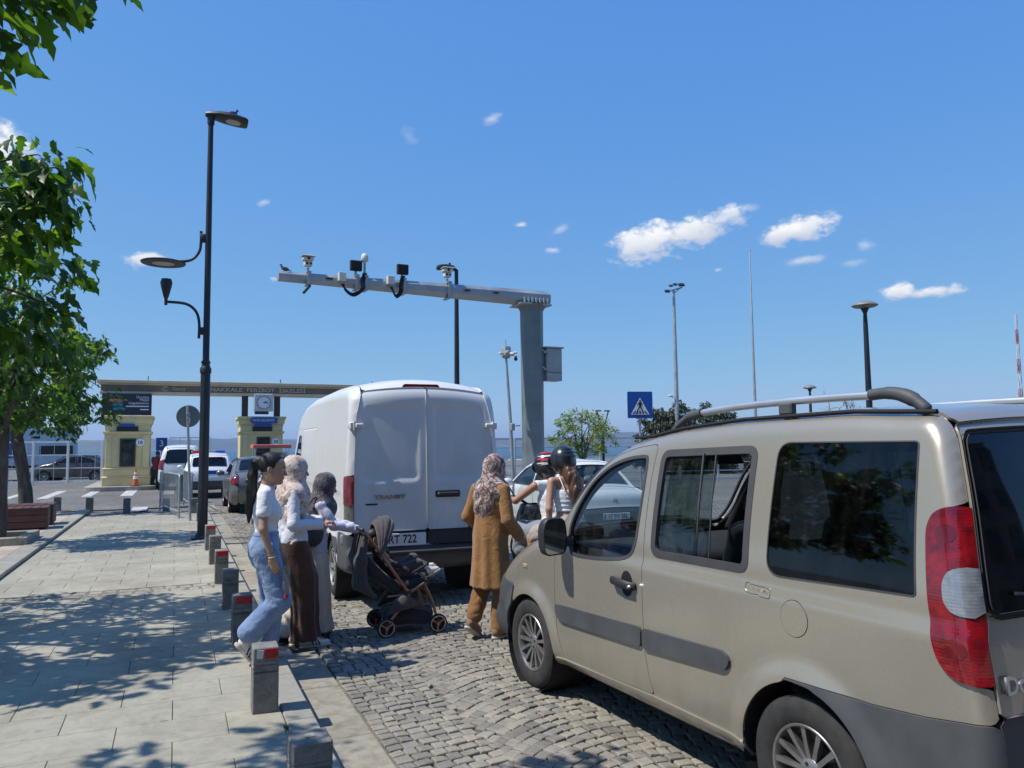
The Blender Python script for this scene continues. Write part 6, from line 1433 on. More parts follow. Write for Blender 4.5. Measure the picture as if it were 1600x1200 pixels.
# ------------------------------------------------------------------ trees
leaf_mat('leaf_green', (.022, .058, .010), (.072, .15, .020), (.155, .235, .035), .45)
leaf_mat('leaf_pale', (.09, .15, .03), (.19, .26, .06), (.36, .38, .08), .35)
leaf_mat('leaf_olive', (.022, .035, .014), (.045, .06, .022), (.085, .09, .035), .2)
def bark(name, lo, hi):
    m, nt, b, N, L = _nt(name); n = noise_node(N, L, 9, 8, .7, 'Object', .4, (1, 1, .25)); r = ramp(N, L, n.outputs[0], [(.35, lo), (.68, hi)]); L.new(r.outputs[0], b.inputs['Base Color']); setp(b, rough=.9, spec=.2); bump(N, L, b, n.outputs[0], .7, .02)
bark('bark', (.055, .045, .036), (.16, .135, .11)); bark('bark_dark', (.04, .03, .022), (.10, .08, .06))
HALF = {'lobed': [(0, .015), (.04, .15), (.17, .28), (.33, .17), (.44, .33), (.56, .15), (.72, .17), (.87, .06), (1, 0)], 'plain': [(0, .01), (.2, .15), (.5, .2), (.8, .1), (1, 0)], 'heart': [(0, .02), (.03, .22), (.2, .36), (.45, .31), (.7, .17), (.88, .05), (1, 0)]}
def leaf_shape(kind, fold, droop, twist, rnd):
    """unit leaf along +x with its stalk at the origin, folded on the midrib, drooping at the tip"""
    H = HALF[kind]; V = []; n = len(H)
    def bend(x, y, z):
        a = droop*x; return (x*math.cos(a*.6), y*math.cos(twist*x)-z*math.sin(twist*x), z-x*math.sin(a*.6)+.02*math.sin(9*x+y*6))
    for x, w in H: V.append(bend(x if w < .3 else x*.8, 0, 0))
    for sg in (1, -1):
        for x, w in H: 
            ww = w*(1+rnd.uniform(-.12, .12)); V.append(bend(x+(.05 if w > .25 else 0), sg*ww*math.cos(fold), ww*math.sin(fold)))
    F = []
    for i in range(n-1):
        F.append([i, i+1, n+i+1, n+i]); F.append([i+1, i, 2*n+i, 2*n+i+1])
    return V, F
def tree(name, loc, label, cat='tree', crown_c=(0, 0, 3.7), crown_r=(1.8, 1.8, 1.7), trunk_h=2.0, trunk_r=.09, lean=(0, 0), n_cl=80, per=30, leaf=.15, kind='lobed', m='leaf_green', bk='bark', seed=1, extra=(), parts=300, group=None, z0=.12, cluster=.42, limbs=6, variants=6, droopy=.55, floor=-1.0, bare=False):
    rd = random.Random(seed); root = empty(name, loc, 0, label, cat, group)
    T = [Vector((0, 0, z0-.15)), Vector((lean[0]*.3, lean[1]*.3, trunk_h*.45)), Vector((lean[0], lean[1], trunk_h))]
    b = MB(); b.tube(spline(T, 5, False), [trunk_r*1.45]+[trunk_r*1.1]*4+[trunk_r*.95]*6, 12)
    C = Vector(crown_c); top = T[-1]; L = []
    for k in range(limbs):
        a = 2*math.pi*(k+rd.uniform(-.3, .3))/limbs; el = rd.uniform(.15, .75); 
        end = C+Vector((crown_r[0]*math.cos(a)*.62*(1-el*.5), crown_r[1]*math.sin(a)*.62*(1-el*.5), crown_r[2]*(el*1.2-.35)))
        mid = top.lerp(end, .5)+Vector((rd.uniform(-.12, .12), rd.uniform(-.12, .12), .18))
        pts = spline([tuple(top-Vector((0, 0, .12*k/limbs))), tuple(mid), tuple(end)], 6, False); n = len(pts)
        b.tube(pts, [trunk_r*.62*(1-.75*i/(n-1)) for i in range(n)], 7); L.append([Vector(p) for p in pts])
    lead = spline([tuple(top), tuple(C+Vector((rd.uniform(-.2, .2), rd.uniform(-.2, .2), .1))), tuple(C+Vector((0, 0, crown_r[2]*.75)))], 6, False); n = len(lead)
    b.tube(lead, [trunk_r*.7*(1-.8*i/(n-1)) for i in range(n)], 7); L.append([Vector(p) for p in lead])
    cl = [Vector(p)-Vector(loc) for p in extra]
    while len(cl) < n_cl+len(extra):
        v = Vector((rd.gauss(0, 1), rd.gauss(0, 1), rd.gauss(0, 1))).normalized(); q = rd.uniform(.35, 1)**.6
        bump_ = 1+.16*math.sin(v.x*5+seed)+.14*math.sin(v.y*6+v.z*4+seed*2)
        p = C+Vector((v.x*crown_r[0], v.y*crown_r[1], v.z*crown_r[2]))*q*bump_
        if (p-C).z < floor*crown_r[2]: continue
        cl.append(p)
    S = [leaf_shape(kind, rd.uniform(.12, .45), rd.uniform(.3, 1.1), rd.uniform(-.5, .5), rd) for _ in range(variants)]
    allp = [(p, l, i) for l in L for i, p in enumerate(l) if i > 3]; leaves = []
    for ci, p in enumerate(cl):
        src = min(allp, key=lambda q: (q[0]-p).length+rd.uniform(0, .15))[0]
        d = (p-src); ln = d.length
        midp = src+d*.5+Vector((rd.uniform(-.1, .1), rd.uniform(-.1, .1), .10*ln))
        tip = p+d.normalized()*.12+Vector((0, 0, -.05))
        pts = spline([tuple(src), tuple(midp), tuple(p), tuple(tip)], 4, False); n = len(pts)
        b.tube(pts, [max(.004, .016*(1-.8*i/(n-1))) for i in range(n)], 5)
        if bare:
            for k in range(8):
                q = Vector(pts[rd.randrange(4, n)]); e = q+(d.normalized()*.5+Vector((rd.gauss(0, .4), rd.gauss(0, .4), rd.uniform(.1, .6))))*.5; b.tube([tuple(q), tuple(q.lerp(e, .5)+Vector((0, 0, .04))), tuple(e)], [.007, .005, .003], 4)
            continue
        big = ci < len(extra)
        for k in range(per if not big else int(per*1.1)):
            t = rd.uniform(.45, 1)**.7; q = Vector(pts[min(n-1, int(t*(n-1)))])
            off = Vector((rd.gauss(0, 1), rd.gauss(0, 1), rd.gauss(-.15, .8))); off *= cluster*.5*rd.uniform(.25, 1)/max(.6, off.length*.8)
            out = (off+d.normalized()*.12); out.z *= .6
            if out.length < 1e-3: continue
            az = math.atan2(out.y, out.x)+rd.gauss(0, .5); dr = rd.gauss(droopy, .38); s = leaf*rd.uniform(.5, 1.32)
            M = Matrix.Translation(q+off) @ Matrix.Rotation(az, 4, 'Z') @ Matrix.Rotation(dr, 4, 'Y') @ Matrix.Rotation(rd.gauss(0, .55), 4, 'X') @ Matrix.Scale(s, 4)
            leaves.append((M, rd.randrange(variants)))
    b.build('trunk', MATS[bk], root, smooth=True)
    if bare: return root
    best = []
    if parts:
        for i, (M, k) in enumerate(leaves):
            q = in_frame(Vector(loc)+M.translation, 10)
            if q: best.append((q[2]/M.to_scale().x, i))
        best.sort(); best = {i for _, i in best[:parts]}
    mes = []
    for V, F in S:
        me = bpy.data.meshes.new('leaf'); me.from_pydata(V, [], F); me.materials.append(MATS[m]); me.polygons.foreach_set('use_smooth', [True]*len(F)); mes.append(me)
    VV, FF = [], []; SA = [(np.array(V), F) for V, F in S]
    for i, (M, k) in enumerate(leaves):
        if i in best:
            o = bpy.data.objects.new('leaf', mes[k]); link(o); o.parent = root; o.matrix_local = M
        else:
            V, F = SA[k]; A = np.array(M); X = V @ A[:3, :3].T + A[:3, 3]; n0 = len(VV); VV += X.tolist(); FF += [[v+n0 for v in f] for f in F]
    o = mesh_obj('crown', VV, FF, MATS[m], root, smooth=True); o['kind'] = 'stuff'
    return root
TG = 'broad leaved trees in a row along the pavement'
tree('street_tree', (-2.75, 3.3, .05), 'nearest tree whose dark lobed leaves hang into the top left corner', crown_c=(.0, .1, 4.6), crown_r=(1.65, 1.75, 1.4), n_cl=64, per=30, leaf=.165, seed=3, group=TG, floor=-.75,
     extra=[(-.84, 4.02, 4.02), (-.72, 4.05, 4.09), (-.92, 3.9, 3.84), (-.98, 3.95, 3.72), (-.62, 4.05, 4.15)])
tree('street_tree', (-2.8, 8.1, .05), 'second tree with sunlit leaf sprays reaching out below the left cloud', crown_c=(.1, .0, 3.45), crown_r=(1.65, 1.9, 1.5), n_cl=125, per=38, leaf=.18, seed=8, group=TG, floor=-.8,
     extra=[(-.98, 6.75, 3.92), (-1.05, 6.7, 3.75), (-1.1, 6.75, 4.0), (-1.2, 6.7, 3.7), (-1.0, 6.8, 3.62), (-1.2, 6.9, 3.5), (-1.3, 7.4, 3.4)])
tree('street_tree', (-2.78, 15.9, .05), 'third tree with a straight trunk at the frame edge and stone edging', crown_c=(-.05, 0, 3.5), crown_r=(1.2, 1.6, 1.5), trunk_r=.115, trunk_h=2.1, n_cl=100, per=32, leaf=.17, seed=5, group=TG, floor=-.85,
     extra=[(-1.8, 14.9, 3.5)])
tree('street_tree', (-3.45, 23.2, .05), 'fourth tree with a leaning trunk, its crown reaching in front of the booth board', crown_c=(.0, 0, 3.4), crown_r=(1.75, 1.9, 1.5), trunk_r=.15, trunk_h=2.0, lean=(-.28, 0), n_cl=120, per=30, leaf=.18, seed=12, group=TG, floor=-.8,
     extra=[(-1.6, 22.6, 2.75), (-1.75, 22.6, 2.6), (-1.9, 22.7, 4.6), (-1.8, 22.8, 4.3), (-1.6, 22.6, 3.2)])
tree('young_tree', (14.6, 26.6, 0), 'small pale green tree with airy upright branches behind the motor scooter', crown_c=(0, 0, 2.15), crown_r=(1.35, 1.35, .95), trunk_h=1.0, trunk_r=.06, n_cl=80, per=46, leaf=.125, kind='plain', m='leaf_pale', seed=21, cluster=.34, limbs=9, droopy=-.2, floor=-.75, parts=0)
def bush(loc, r, label, seed, n=90, per=95, leaf=.24, m='leaf_olive'):
    return tree('shrub', loc, label, 'shrub', crown_c=(0, 0, r[2]*.75), crown_r=r, trunk_h=.5, trunk_r=.1, n_cl=n, per=per, leaf=leaf, kind='plain', m=m, bk='bark_dark', seed=seed, cluster=.55, parts=0, floor=-.7)
bush((26.7, 38.0, 0), (2.1, 2.1, 2.5), 'dense dark olive shrub behind the floodlight mast foot', 31, 130)
bush((30.0, 38.5, 0), (2.2, 2.2, 2.2), 'lower olive green shrub seen above the minivan roof', 33, 110)
bush((34.5, 38.5, 0), (2.4, 2.2, 1.9), 'low olive shrub seen just under the roof rail', 35, 100)
tree('bare_tree', (32.6, 30.5, 0), 'leafless grey bush of thin branches behind the roof rail', crown_c=(0, 0, 3.2), crown_r=(1.5, 1.5, 1.2), trunk_h=1.5, trunk_r=.08, n_cl=26, seed=41, bare=True, bk='bark')
bush((-9.0, 26.0, 0), (2.2, 2.2, 3.2), 'dark tree mass at the far left behind the trunks', 51, 120, 50, .16, 'leaf_green')
# ------------------------------------------------------------------ people: smooth implicit surfaces, meshed by surface nets
class Vol:
    def __init__(s, lo, hi, h):
        s.h = h; s.lo = np.array(lo, float); n = np.ceil((np.array(hi)-s.lo)/h).astype(int)+1; s.n = n
        s.ax = [s.lo[i]+h*np.arange(n[i]) for i in range(3)]; s.F = np.full(tuple(n), 9.0, np.float32)
    def _sub(s, lo, hi):
        a = np.clip(np.floor((np.array(lo)-s.lo)/s.h).astype(int), 0, s.n); b = np.clip(np.ceil((np.array(hi)-s.lo)/s.h).astype(int)+1, 0, s.n)
        if (b <= a).any(): return None
        sl = tuple(slice(a[i], b[i]) for i in range(3))
        X, Y, Z = np.meshgrid(*[s.ax[i][a[i]:b[i]] for i in range(3)], indexing='ij', sparse=True); return sl, X, Y, Z
    def _mix(s, sl, d, k):
        f = s.F[sl]
        if k > 0: h = np.maximum(k-np.abs(f-d), 0)/k; s.F[sl] = np.minimum(f, d)-h*h*k*.25
        else: s.F[sl] = np.minimum(f, d)
    def cone(s, a, b, ra, rb, k=.02, sq=1.0):
        a, b = np.array(a, float), np.array(b, float); m = max(ra, rb)+k+3*s.h
        q = s._sub(np.minimum(a, b)-m, np.maximum(a, b)+m)
        if q is None: return s
        sl, X, Y, Z = q; d = b-a; L2 = max(float(d@d), 1e-9)
        t = np.clip(((X-a[0])*d[0]+(Y-a[1])*d[1]+(Z-a[2])*d[2])/L2, 0, 1)
        s._mix(sl, np.sqrt((X-a[0]-t*d[0])**2+(Y-a[1]-t*d[1])**2+(Z-a[2]-t*d[2])**2)-(ra+(rb-ra)*t), k); return s
    def chain(s, pts, rs, k=.02):
        for i in range(len(pts)-1): s.cone(pts[i], pts[i+1], rs[i], rs[i+1], k)
        return s
    def _ed(s, c, r, X, Y, Z, R):
        x, y, z = X-c[0], Y-c[1], Z-c[2]
        if R is not None: x, y, z = [R[0][i]*x+R[1][i]*y+R[2][i]*z for i in range(3)]
        k0 = np.sqrt((x/r[0])**2+(y/r[1])**2+(z/r[2])**2); k1 = np.sqrt((x/r[0]**2)**2+(y/r[1]**2)**2+(z/r[2]**2)**2)
        return k0*(k0-1)/np.maximum(k1, 1e-6)
    def ell(s, c, r, k=.02, R=None):
        m = max(r)+k+3*s.h; q = s._sub(np.array(c)-m, np.array(c)+m)
        if q is None: return s
        sl, X, Y, Z = q; s._mix(sl, s._ed(c, r, X, Y, Z, R), k); return s
    def cut(s, c, r, k=.01, R=None):
        m = max(r)+k+3*s.h; q = s._sub(np.array(c)-m, np.array(c)+m)
        if q is None: return s
        sl, X, Y, Z = q; d = -s._ed(c, r, X, Y, Z, R); f = s.F[sl]; h = np.maximum(k-np.abs(f-d), 0)/k; s.F[sl] = np.maximum(f, d)+h*h*k*.25; return s
    def cutcone(s, a, b, ra, rb):
        a, b = np.array(a, float), np.array(b, float); m = max(ra, rb)+3*s.h; q = s._sub(np.minimum(a, b)-m, np.maximum(a, b)+m)
        if q is None: return s
        sl, X, Y, Z = q; d = b-a; t = np.clip(((X-a[0])*d[0]+(Y-a[1])*d[1]+(Z-a[2])*d[2])/float(d@d), 0, 1)
        s.F[sl] = np.maximum(s.F[sl], -(np.sqrt((X-a[0]-t*d[0])**2+(Y-a[1]-t*d[1])**2+(Z-a[2]-t*d[2])**2)-(ra+(rb-ra)*t))); return s
    def loft(s, rows, k=.03):
        """upright tube of oval sections: rows of (z, cx, cy, rx, ry)"""
        A = np.array(sorted(rows), float); z0, z1 = A[0, 0], A[-1, 0]
        zz = np.linspace(z0, z1, 60); C = [np.interp(zz, A[:, 0], A[:, i]) for i in range(1, 5)]
        for i in range(4):
            for _ in range(3): C[i][1:-1] = (C[i][:-2]+2*C[i][1:-1]+C[i][2:])/4
        m = A[:, 3:].max()+k+3*s.h; q = s._sub((A[:, 1].min()-m, A[:, 2].min()-m, z0), (A[:, 1].max()+m, A[:, 2].max()+m, z1))
        if q is None: return s
        sl, X, Y, Z = q; cx, cy, rx, ry = [np.interp(Z, zz, c) for c in C]; u, w = X-cx, Y-cy
        k0 = np.sqrt((u/rx)**2+(w/ry)**2); k1 = np.sqrt((u/rx**2)**2+(w/ry**2)**2)
        d = k0*(k0-1)/np.maximum(k1, 1e-6); d = np.maximum(d, np.maximum(z0-Z, Z-z1)); s._mix(sl, d, k); return s
    def plane(s, p, n):
        """drop what lies beyond the plane on its normal's side"""
        n = np.array(n, float); n /= np.linalg.norm(n); X, Y, Z = np.meshgrid(*s.ax, indexing='ij', sparse=True)
        s.F = np.maximum(s.F, ((X-p[0])*n[0]+(Y-p[1])*n[1]+(Z-p[2])*n[2]).astype(np.float32)); return s
    def fold(s, fn):
        X, Y, Z = np.meshgrid(*s.ax, indexing='ij', sparse=True); s.F = s.F+fn(X, Y, Z).astype(np.float32); return s
    def mesh(s):
        F = s.F; h = s.h; neg = F < 0; n = s.n
        c = np.zeros(tuple(n-1), np.int8)
        for i in (0, 1):
            for j in (0, 1):
                for k in (0, 1): c += neg[i:n[0]-1+i, j:n[1]-1+j, k:n[2]-1+k]
        I = np.argwhere((c > 0) & (c < 8))
        if len(I) == 0: return [], []
        idx = np.full(tuple(n-1), -1, np.int64); idx[tuple(I.T)] = np.arange(len(I))
        P = np.zeros((len(I), 3)); cnt = np.zeros(len(I))
        for ax in range(3):
            o1, o2 = [a for a in range(3) if a != ax]
            for a in (0, 1):
                for b in (0, 1):
                    A = I.copy(); A[:, o1] += a; A[:, o2] += b; B = A.copy(); B[:, ax] += 1
                    fa, fb = F[tuple(A.T)], F[tuple(B.T)]; m = (fa < 0) != (fb < 0); t = fa[m]/(fa[m]-fb[m]); q = A[m].astype(float); q[:, ax] += t; P[m] += q; cnt[m] += 1
        P = P/cnt[:, None]*h+s.lo; Q = []
        for ax in range(3):
            o1, o2 = (ax+1) % 3, (ax+2) % 3
            sl0 = [slice(None)]*3; sl1 = [slice(None)]*3; sl0[ax] = slice(0, -1); sl1[ax] = slice(1, None)
            E = np.argwhere(neg[tuple(sl0)] != neg[tuple(sl1)])
            E = E[(E[:, o1] > 0) & (E[:, o2] > 0) & (E[:, o1] < n[o1]-1) & (E[:, o2] < n[o2]-1)]
            if not len(E): continue
            ins = neg[tuple(E.T)]; q = []
            for da, db in ((-1, -1), (0, -1), (0, 0), (-1, 0)):
                G = E.copy(); G[:, o1] += da; G[:, o2] += db; q.append(idx[tuple(G.T)])
            q = np.stack(q, 1); q[~ins] = q[~ins][:, ::-1]; Q.append(q)
        Q = np.concatenate(Q); Q = Q[(Q >= 0).all(1)]
        return P, Q
def vobj(name, vols, m, parent, M4=None):
    V, F = [], []; o = 0
    for v in (vols if isinstance(vols, list) else [vols]):
        P, Q = v.mesh()
        if len(P) == 0: continue
        V.append(P); F += (Q+o).tolist(); o += len(P)
    V = np.concatenate(V)
    ob = mesh_obj(name, V.tolist(), F, m, parent, smooth=True)
    if M4 is not None: ob.matrix_local = M4
    return ob
def frame(d, up=(0, 0, 1)):
    """rows x,y,z of a frame whose x is d"""
    x = np.array(d, float); x /= np.linalg.norm(x); z = np.array(up, float); z = z-x*(z@x); z /= np.linalg.norm(z); y = np.cross(z, x); return np.array([x, y, z])
def head_vol(c, R, s=1.0, h=.0042, neck=None):
    """skull, brow, nose, lips, chin, ears in the head's own frame (x forward)"""
    c = np.array(c, float)
    def w(p): return c+s*(np.array(p)@R)
    v = Vol(c-.165*s, c+.165*s, h)
    v.ell(w((-.018, 0, .038)), (.098*s, .077*s, .090*s), .02, R).ell(w((.030, 0, -.035)), (.058*s, .058*s, .080*s), .03, R).ell(w((.03, 0, .03)), (.062*s, .064*s, .06*s), .02, R)
    for sg in (1, -1):
        v.cone(w((-.005, sg*.052, -.045)), w((.055, sg*.018, -.098)), .020*s, .016*s, .03); v.ell(w((.055, sg*.036, -.030)), (.026*s, .024*s, .026*s), .03, R)
    v.ell(w((.072, 0, -.100)), (.019*s, .022*s, .017*s), .02, R)
    for sg in (1, -1): v.cut(w((.095, sg*.031, .002)), (.020*s, .018*s, .013*s), .012, R)
    v.cone(w((.080, -.032, .020)), w((.080, .032, .020)), .012*s, .012*s, .018)
    v.cone(w((.086, 0, .008)), w((.107, 0, -.034)), .008*s, .0115*s, .012); v.ell(w((.104, 0, -.037)), (.013*s, .016*s, .009*s), .008, R)
    v.ell(w((.086, 0, -.061)), (.012*s, .023*s, .0065*s), .006, R); v.ell(w((.084, 0, -.073)), (.012*s, .019*s, .0075*s), .006, R)
    for sg in (1, -1): v.ell(w((-.012, sg*.079, -.012)), (.020*s, .009*s, .032*s), .008, R); v.cut(w((-.006, sg*.090, -.012)), (.009*s, .006*s, .018*s), .006, R)
    if neck is not None: v.cone(w((-.025, 0, -.055)), neck, .050*s, .052*s, .03)
    return v, w
def face_parts(root, w, R, s=1.0, brow='hair_black'):
    def q(p): return Vector(w(p))
    Rm = Matrix(R.tolist()).transposed()
    for sg in (1, -1):
        e = MB(); e.ell(q((.079, sg*.031, .002)), .0125*s, 12); eo = e.build('eye', MATS['eye_white'], root, smooth=True)
        e = MB(); e.ell(q((.0885, sg*.031, .002)), (.0042*s, .0058*s, .0058*s), 10, rot=Rm); e.build('iris', MATS['eye_dark'], eo, smooth=True)
        e = MB(); e.tube([q((.090, sg*.014, .020)), q((.093, sg*.03, .026)), q((.083, sg*.05, .020))], [.003*s, .0042*s, .002*s], 6); e.build('eyebrow', MATS[brow], root, smooth=True)
        e = MB(); e.tube([q((.087, sg*.018, .007)), q((.0925, sg*.03, .012)), q((.082, sg*.047, .006))], .0028*s, 6); e.build('eyelid', MATS['skin'], root, smooth=True)
    e = MB(); e.ell(q((.0925, 0, -.0605)), (.008*s, .022*s, .0045*s), 12, rot=Rm); e.ell(q((.0905, 0, -.0715)), (.008*s, .018*s, .006*s), 12, rot=Rm); e.build('lips', MATS['lip'], root, smooth=True)
def hand_vol(wr, d, n, thumb, s=1.0, curl=.5, h=.0038, spread=.0, forearm=None):
    """palm and five fingers; d = towards the fingers, n = palm normal (fingers curl towards it), thumb = side of the thumb (+1/-1 along n x d)"""
    d = np.array(d, float); d /= np.linalg.norm(d); n = np.array(n, float); n = n-d*(n@d); n /= np.linalg.norm(n); t = np.cross(n, d)*thumb; wr = np.array(wr, float)
    c = wr+d*.085*s; v = Vol(c-.125*s, c+.125*s, h)
    P = lambda a, b, e: wr+s*(d*a+t*b+n*e)
    for k in range(4):
        b = .026-.0175*k; v.cone(P(.012, b*.6, 0), P(.080-.004*abs(k-1), b, 0), .0135*s, .0105*s, .012)
    v.cone(P(-.03, 0, 0), P(.012, 0, 0), .023*s, .021*s, .02)
    ln = (.039, .044, .041, .032)
    for k in range(4):
        b = .027-.018*k; p = P(.080-.004*abs(k-1), b, 0); ang = 0; rr = .0088 if k < 3 else .0076; sp = spread*(1.5-k)*.4
        for j, f in enumerate((1.0, .66, .52)):
            ang += curl*(.75, 1.0, .75)[j]*(1+.12*k)
            q = p+s*ln[k]*f*(d*math.cos(ang)+n*math.sin(ang)+t*sp*.25); v.cone(p, q, rr*s*(1-.08*j), rr*s*(.93-.08*j), .004); p = q
    p = P(.018, .026, .004); a2 = curl*.6
    for f, rr in ((.040, .0135), (.032, .0102), (.026, .0088)):
        q = p+s*f*(d*math.cos(.55)+t*math.sin(.55)*(1-a2*.8)+n*math.sin(a2)*.9)/1.15; v.cone(p, q, rr*s, rr*.88*s, .008); p = q; a2 += .35*curl
    if forearm is not None: v.cone(P(-.03, 0, 0), forearm, .0225*s, .030*s, .015)
    return v
def folds(a, f=30, g=9, ph=0.0):
    """creases: a few warped waves in unrelated directions"""
    q = np.random.default_rng(int(f*7+g*13+ph*101)); K = []
    for i in range(7):
        t = q.uniform(0, 6.28); s_ = f*q.uniform(.45, 1.5); K.append((s_*math.cos(t), s_*math.sin(t), g*q.uniform(-1.3, 1.3), q.uniform(0, 6.28)))
    def fn(X, Y, Z):
        wx = .03*np.sin(9*Z+5*Y+ph); wz = .03*np.sin(11*X+7*Y+2*ph); r = 0
        for kx, ky, kz, p in K: r = r+np.sin(kx*(X+wx)+ky*Y+kz*(Z+wz)*2+p)
        r = r/2.6
        return a*(1-2*np.abs(np.tanh(r*.9)))*.9
    return fn
def cloth(name, col, rough=.85, var=.1, weave=900, bmp=.25, wr=.6, **k):
    m, nt, b, N, L = _nt(name); n1 = noise_node(N, L, 5, 6, .6); n2 = noise_node(N, L, 11, 4, .6, dist=1.5)
    r = ramp(N, L, n1.outputs[0], [(.3, tuple(c*(1-var) for c in col)), (.7, tuple(min(1, c*(1+var)) for c in col))]); L.new(r.outputs[0], b.inputs['Base Color']); setp(b, rough=rough, spec=.2, sheen=.25, **k)
    b1 = N.new('ShaderNodeBump'); b1.inputs['Strength'].default_value = wr; b1.inputs['Distance'].default_value = .02; L.new(n2.outputs[0], b1.inputs['Height']); L.new(b1.outputs[0], b.inputs['Normal'])
    return m, b, N, L, r
cloth('tee_white', (.74, .745, .76)); cloth('blouse', (.66, .66, .72)); cloth('lavender', (.60, .58, .68)); cloth('tank_white', (.72, .73, .75)); cloth('beige_skirt', (.68, .585, .45)); cloth('brown_skirt', (.085, .038, .024)); cloth('camel', (.27, .135, .045), var=.12); cloth('camel_trousers', (.22, .105, .035))
cloth('shorts_grey', (.20, .225, .25)); cloth('shorts_beige', (.36, .31, .27)); cloth('taupe', (.075, .066, .066)); cloth('charcoal', (.028, .027, .03)); cloth('red_shirt', (.22, .02, .03))
m, b_, N, L, r = cloth('denim', (.20, .29, .47), .9, .12)
n3 = noise_node(N, L, 3.2, 5, .65); rr = ramp(N, L, n3.outputs[0], [(.3, (.14, .21, .37)), (.5, (.23, .33, .52)), (.72, (.37, .47, .63))]); n4 = noise_node(N, L, 160, 3, .6); L.new(mixc(N, L, .25, rr.outputs[0], mixc(N, L, 1, rr.outputs[0], n4.outputs[0], 'MULTIPLY')), b_.inputs['Base Color'])
def scarf(name, cols, scale, dist=2.0, rep=()):
    m, b, N, L, r = cloth(name, cols[0], .8, .05); n = noise_node(N, L, scale, 3, .5, dist=dist)
    L.new(ramp(N, L, n.outputs[0], [(.30+.42*i/(len(cols)-1), c) for i, c in enumerate(cols)]).outputs[0], b.inputs['Base Color'])
    rmp = [x for x in N if x.type == 'VALTORGB'][-1]; rmp.color_ramp.interpolation = 'EASE'
scarf('scarf_floral', [(.30, .13, .10), (.55, .45, .38), (.62, .55, .48), (.40, .22, .18), (.58, .50, .44)], 13); scarf('scarf_grey', [(.035, .032, .035), (.10, .09, .095), (.05, .045, .05), (.16, .14, .145), (.06, .055, .06)], 15)
scarf('scarf_stripe', [(.16, .075, .06), (.50, .43, .38), (.25, .13, .11), (.07, .055, .05), (.55, .47, .42), (.30, .17, .14)], 6.5, 3.0)
cloth('shoe_white', (.62, .60, .55), .6); cloth('shoe_sole', (.50, .45, .35), .8); cloth('shoe_brown', (.22, .13, .085), .8); cloth('shoe_stripe', (.012, .014, .025), .6)
def shoe(root, heel, toe, m='shoe_white', sole='shoe_sole', stripes=True, s=1.0, nm='shoe'):
    heel, toe = np.array(heel, float), np.array(toe, float); d = toe-heel; L_ = np.linalg.norm(d); fr = frame(d); up = fr[2]; y = fr[1]
    v = Vol(np.minimum(heel, toe)-.1, np.maximum(heel, toe)+.14, .0055)
    p = lambda a, b, c: heel+d*a+y*b+up*c
    v.cone(p(.08, 0, .052), p(.45, 0, .046), .036, .036, .02).cone(p(.45, 0, .04), p(.88, .004, .026), .037, .027, .02).cone(p(.05, 0, .06), p(.12, 0, .095), .034, .036, .02)
    v.plane(p(0, 0, .012), -up)
    sh = vobj(nm, v, MATS[m], root)
    v = Vol(np.minimum(heel, toe)-.1, np.maximum(heel, toe)+.1, .0055); v.cone(p(.06, 0, .012), p(.45, 0, .012), .038, .040, .02).cone(p(.45, 0, .012), p(.90, .004, .012), .041, .033, .02).plane(p(0, 0, .022), up).plane(p(0, 0, 0), -up)
    vobj('sole', v, MATS[sole], sh)
    if stripes:
        for sg in (1, -1):
            for k in range(3):
                a = .40+.105*k; b = MB(); b.tube([p(a, sg*.0405, .022), p(a-.045, sg*.0395, .045), p(a-.085, sg*.031, .069)], .0058, 6); b.build('stripe', MATS['shoe_stripe'], sh)
    return sh
A3 = np.array
def torso(v, J, g=0.0, k=.025):
    P, Cc, N = A3(J['pelvis']), A3(J['chest']), A3(J['neck']); s = J.get('s', 1.0); R = frame(A3(J['fwd']), N-P)
    v.ell(P, (.098*s+g, .146*s+g, .115*s+g), k, R); v.ell(P*.45+Cc*.55, (.080*s+g, .108*s+g, .15*s+g), .05, R); v.ell(Cc+R[0]*.005, (.092*s+g, .128*s+g, .135*s+g), .04, R)
    if J.get('bust', 1):
        for sg in (1, -1): v.ell(Cc+R[0]*.070*s+R[1]*sg*.058*s-R[2]*.02, (.042*s+g, .050*s+g, .050*s+g), .04, R)
    for a in ('l', 'r'): v.cone(N-(N-Cc)*.28, A3(J[a+'sh'])*.92+N*.08, .042*s+g, .040*s+g, .035)
    v.cone(N-(N-Cc)*.3, N+(N-Cc)*.22, .052*s+g*.5, .045*s+g*.2, .03)
    return v
def bounds(J, m=.16):
    X = np.array([J[k] for k in J if k not in ('s', 'fwd', 'bust', 'look', 'lhand', 'rhand') and np.ndim(J[k]) == 1 and len(J[k]) == 3]); return X.min(0)-m, X.max(0)+m
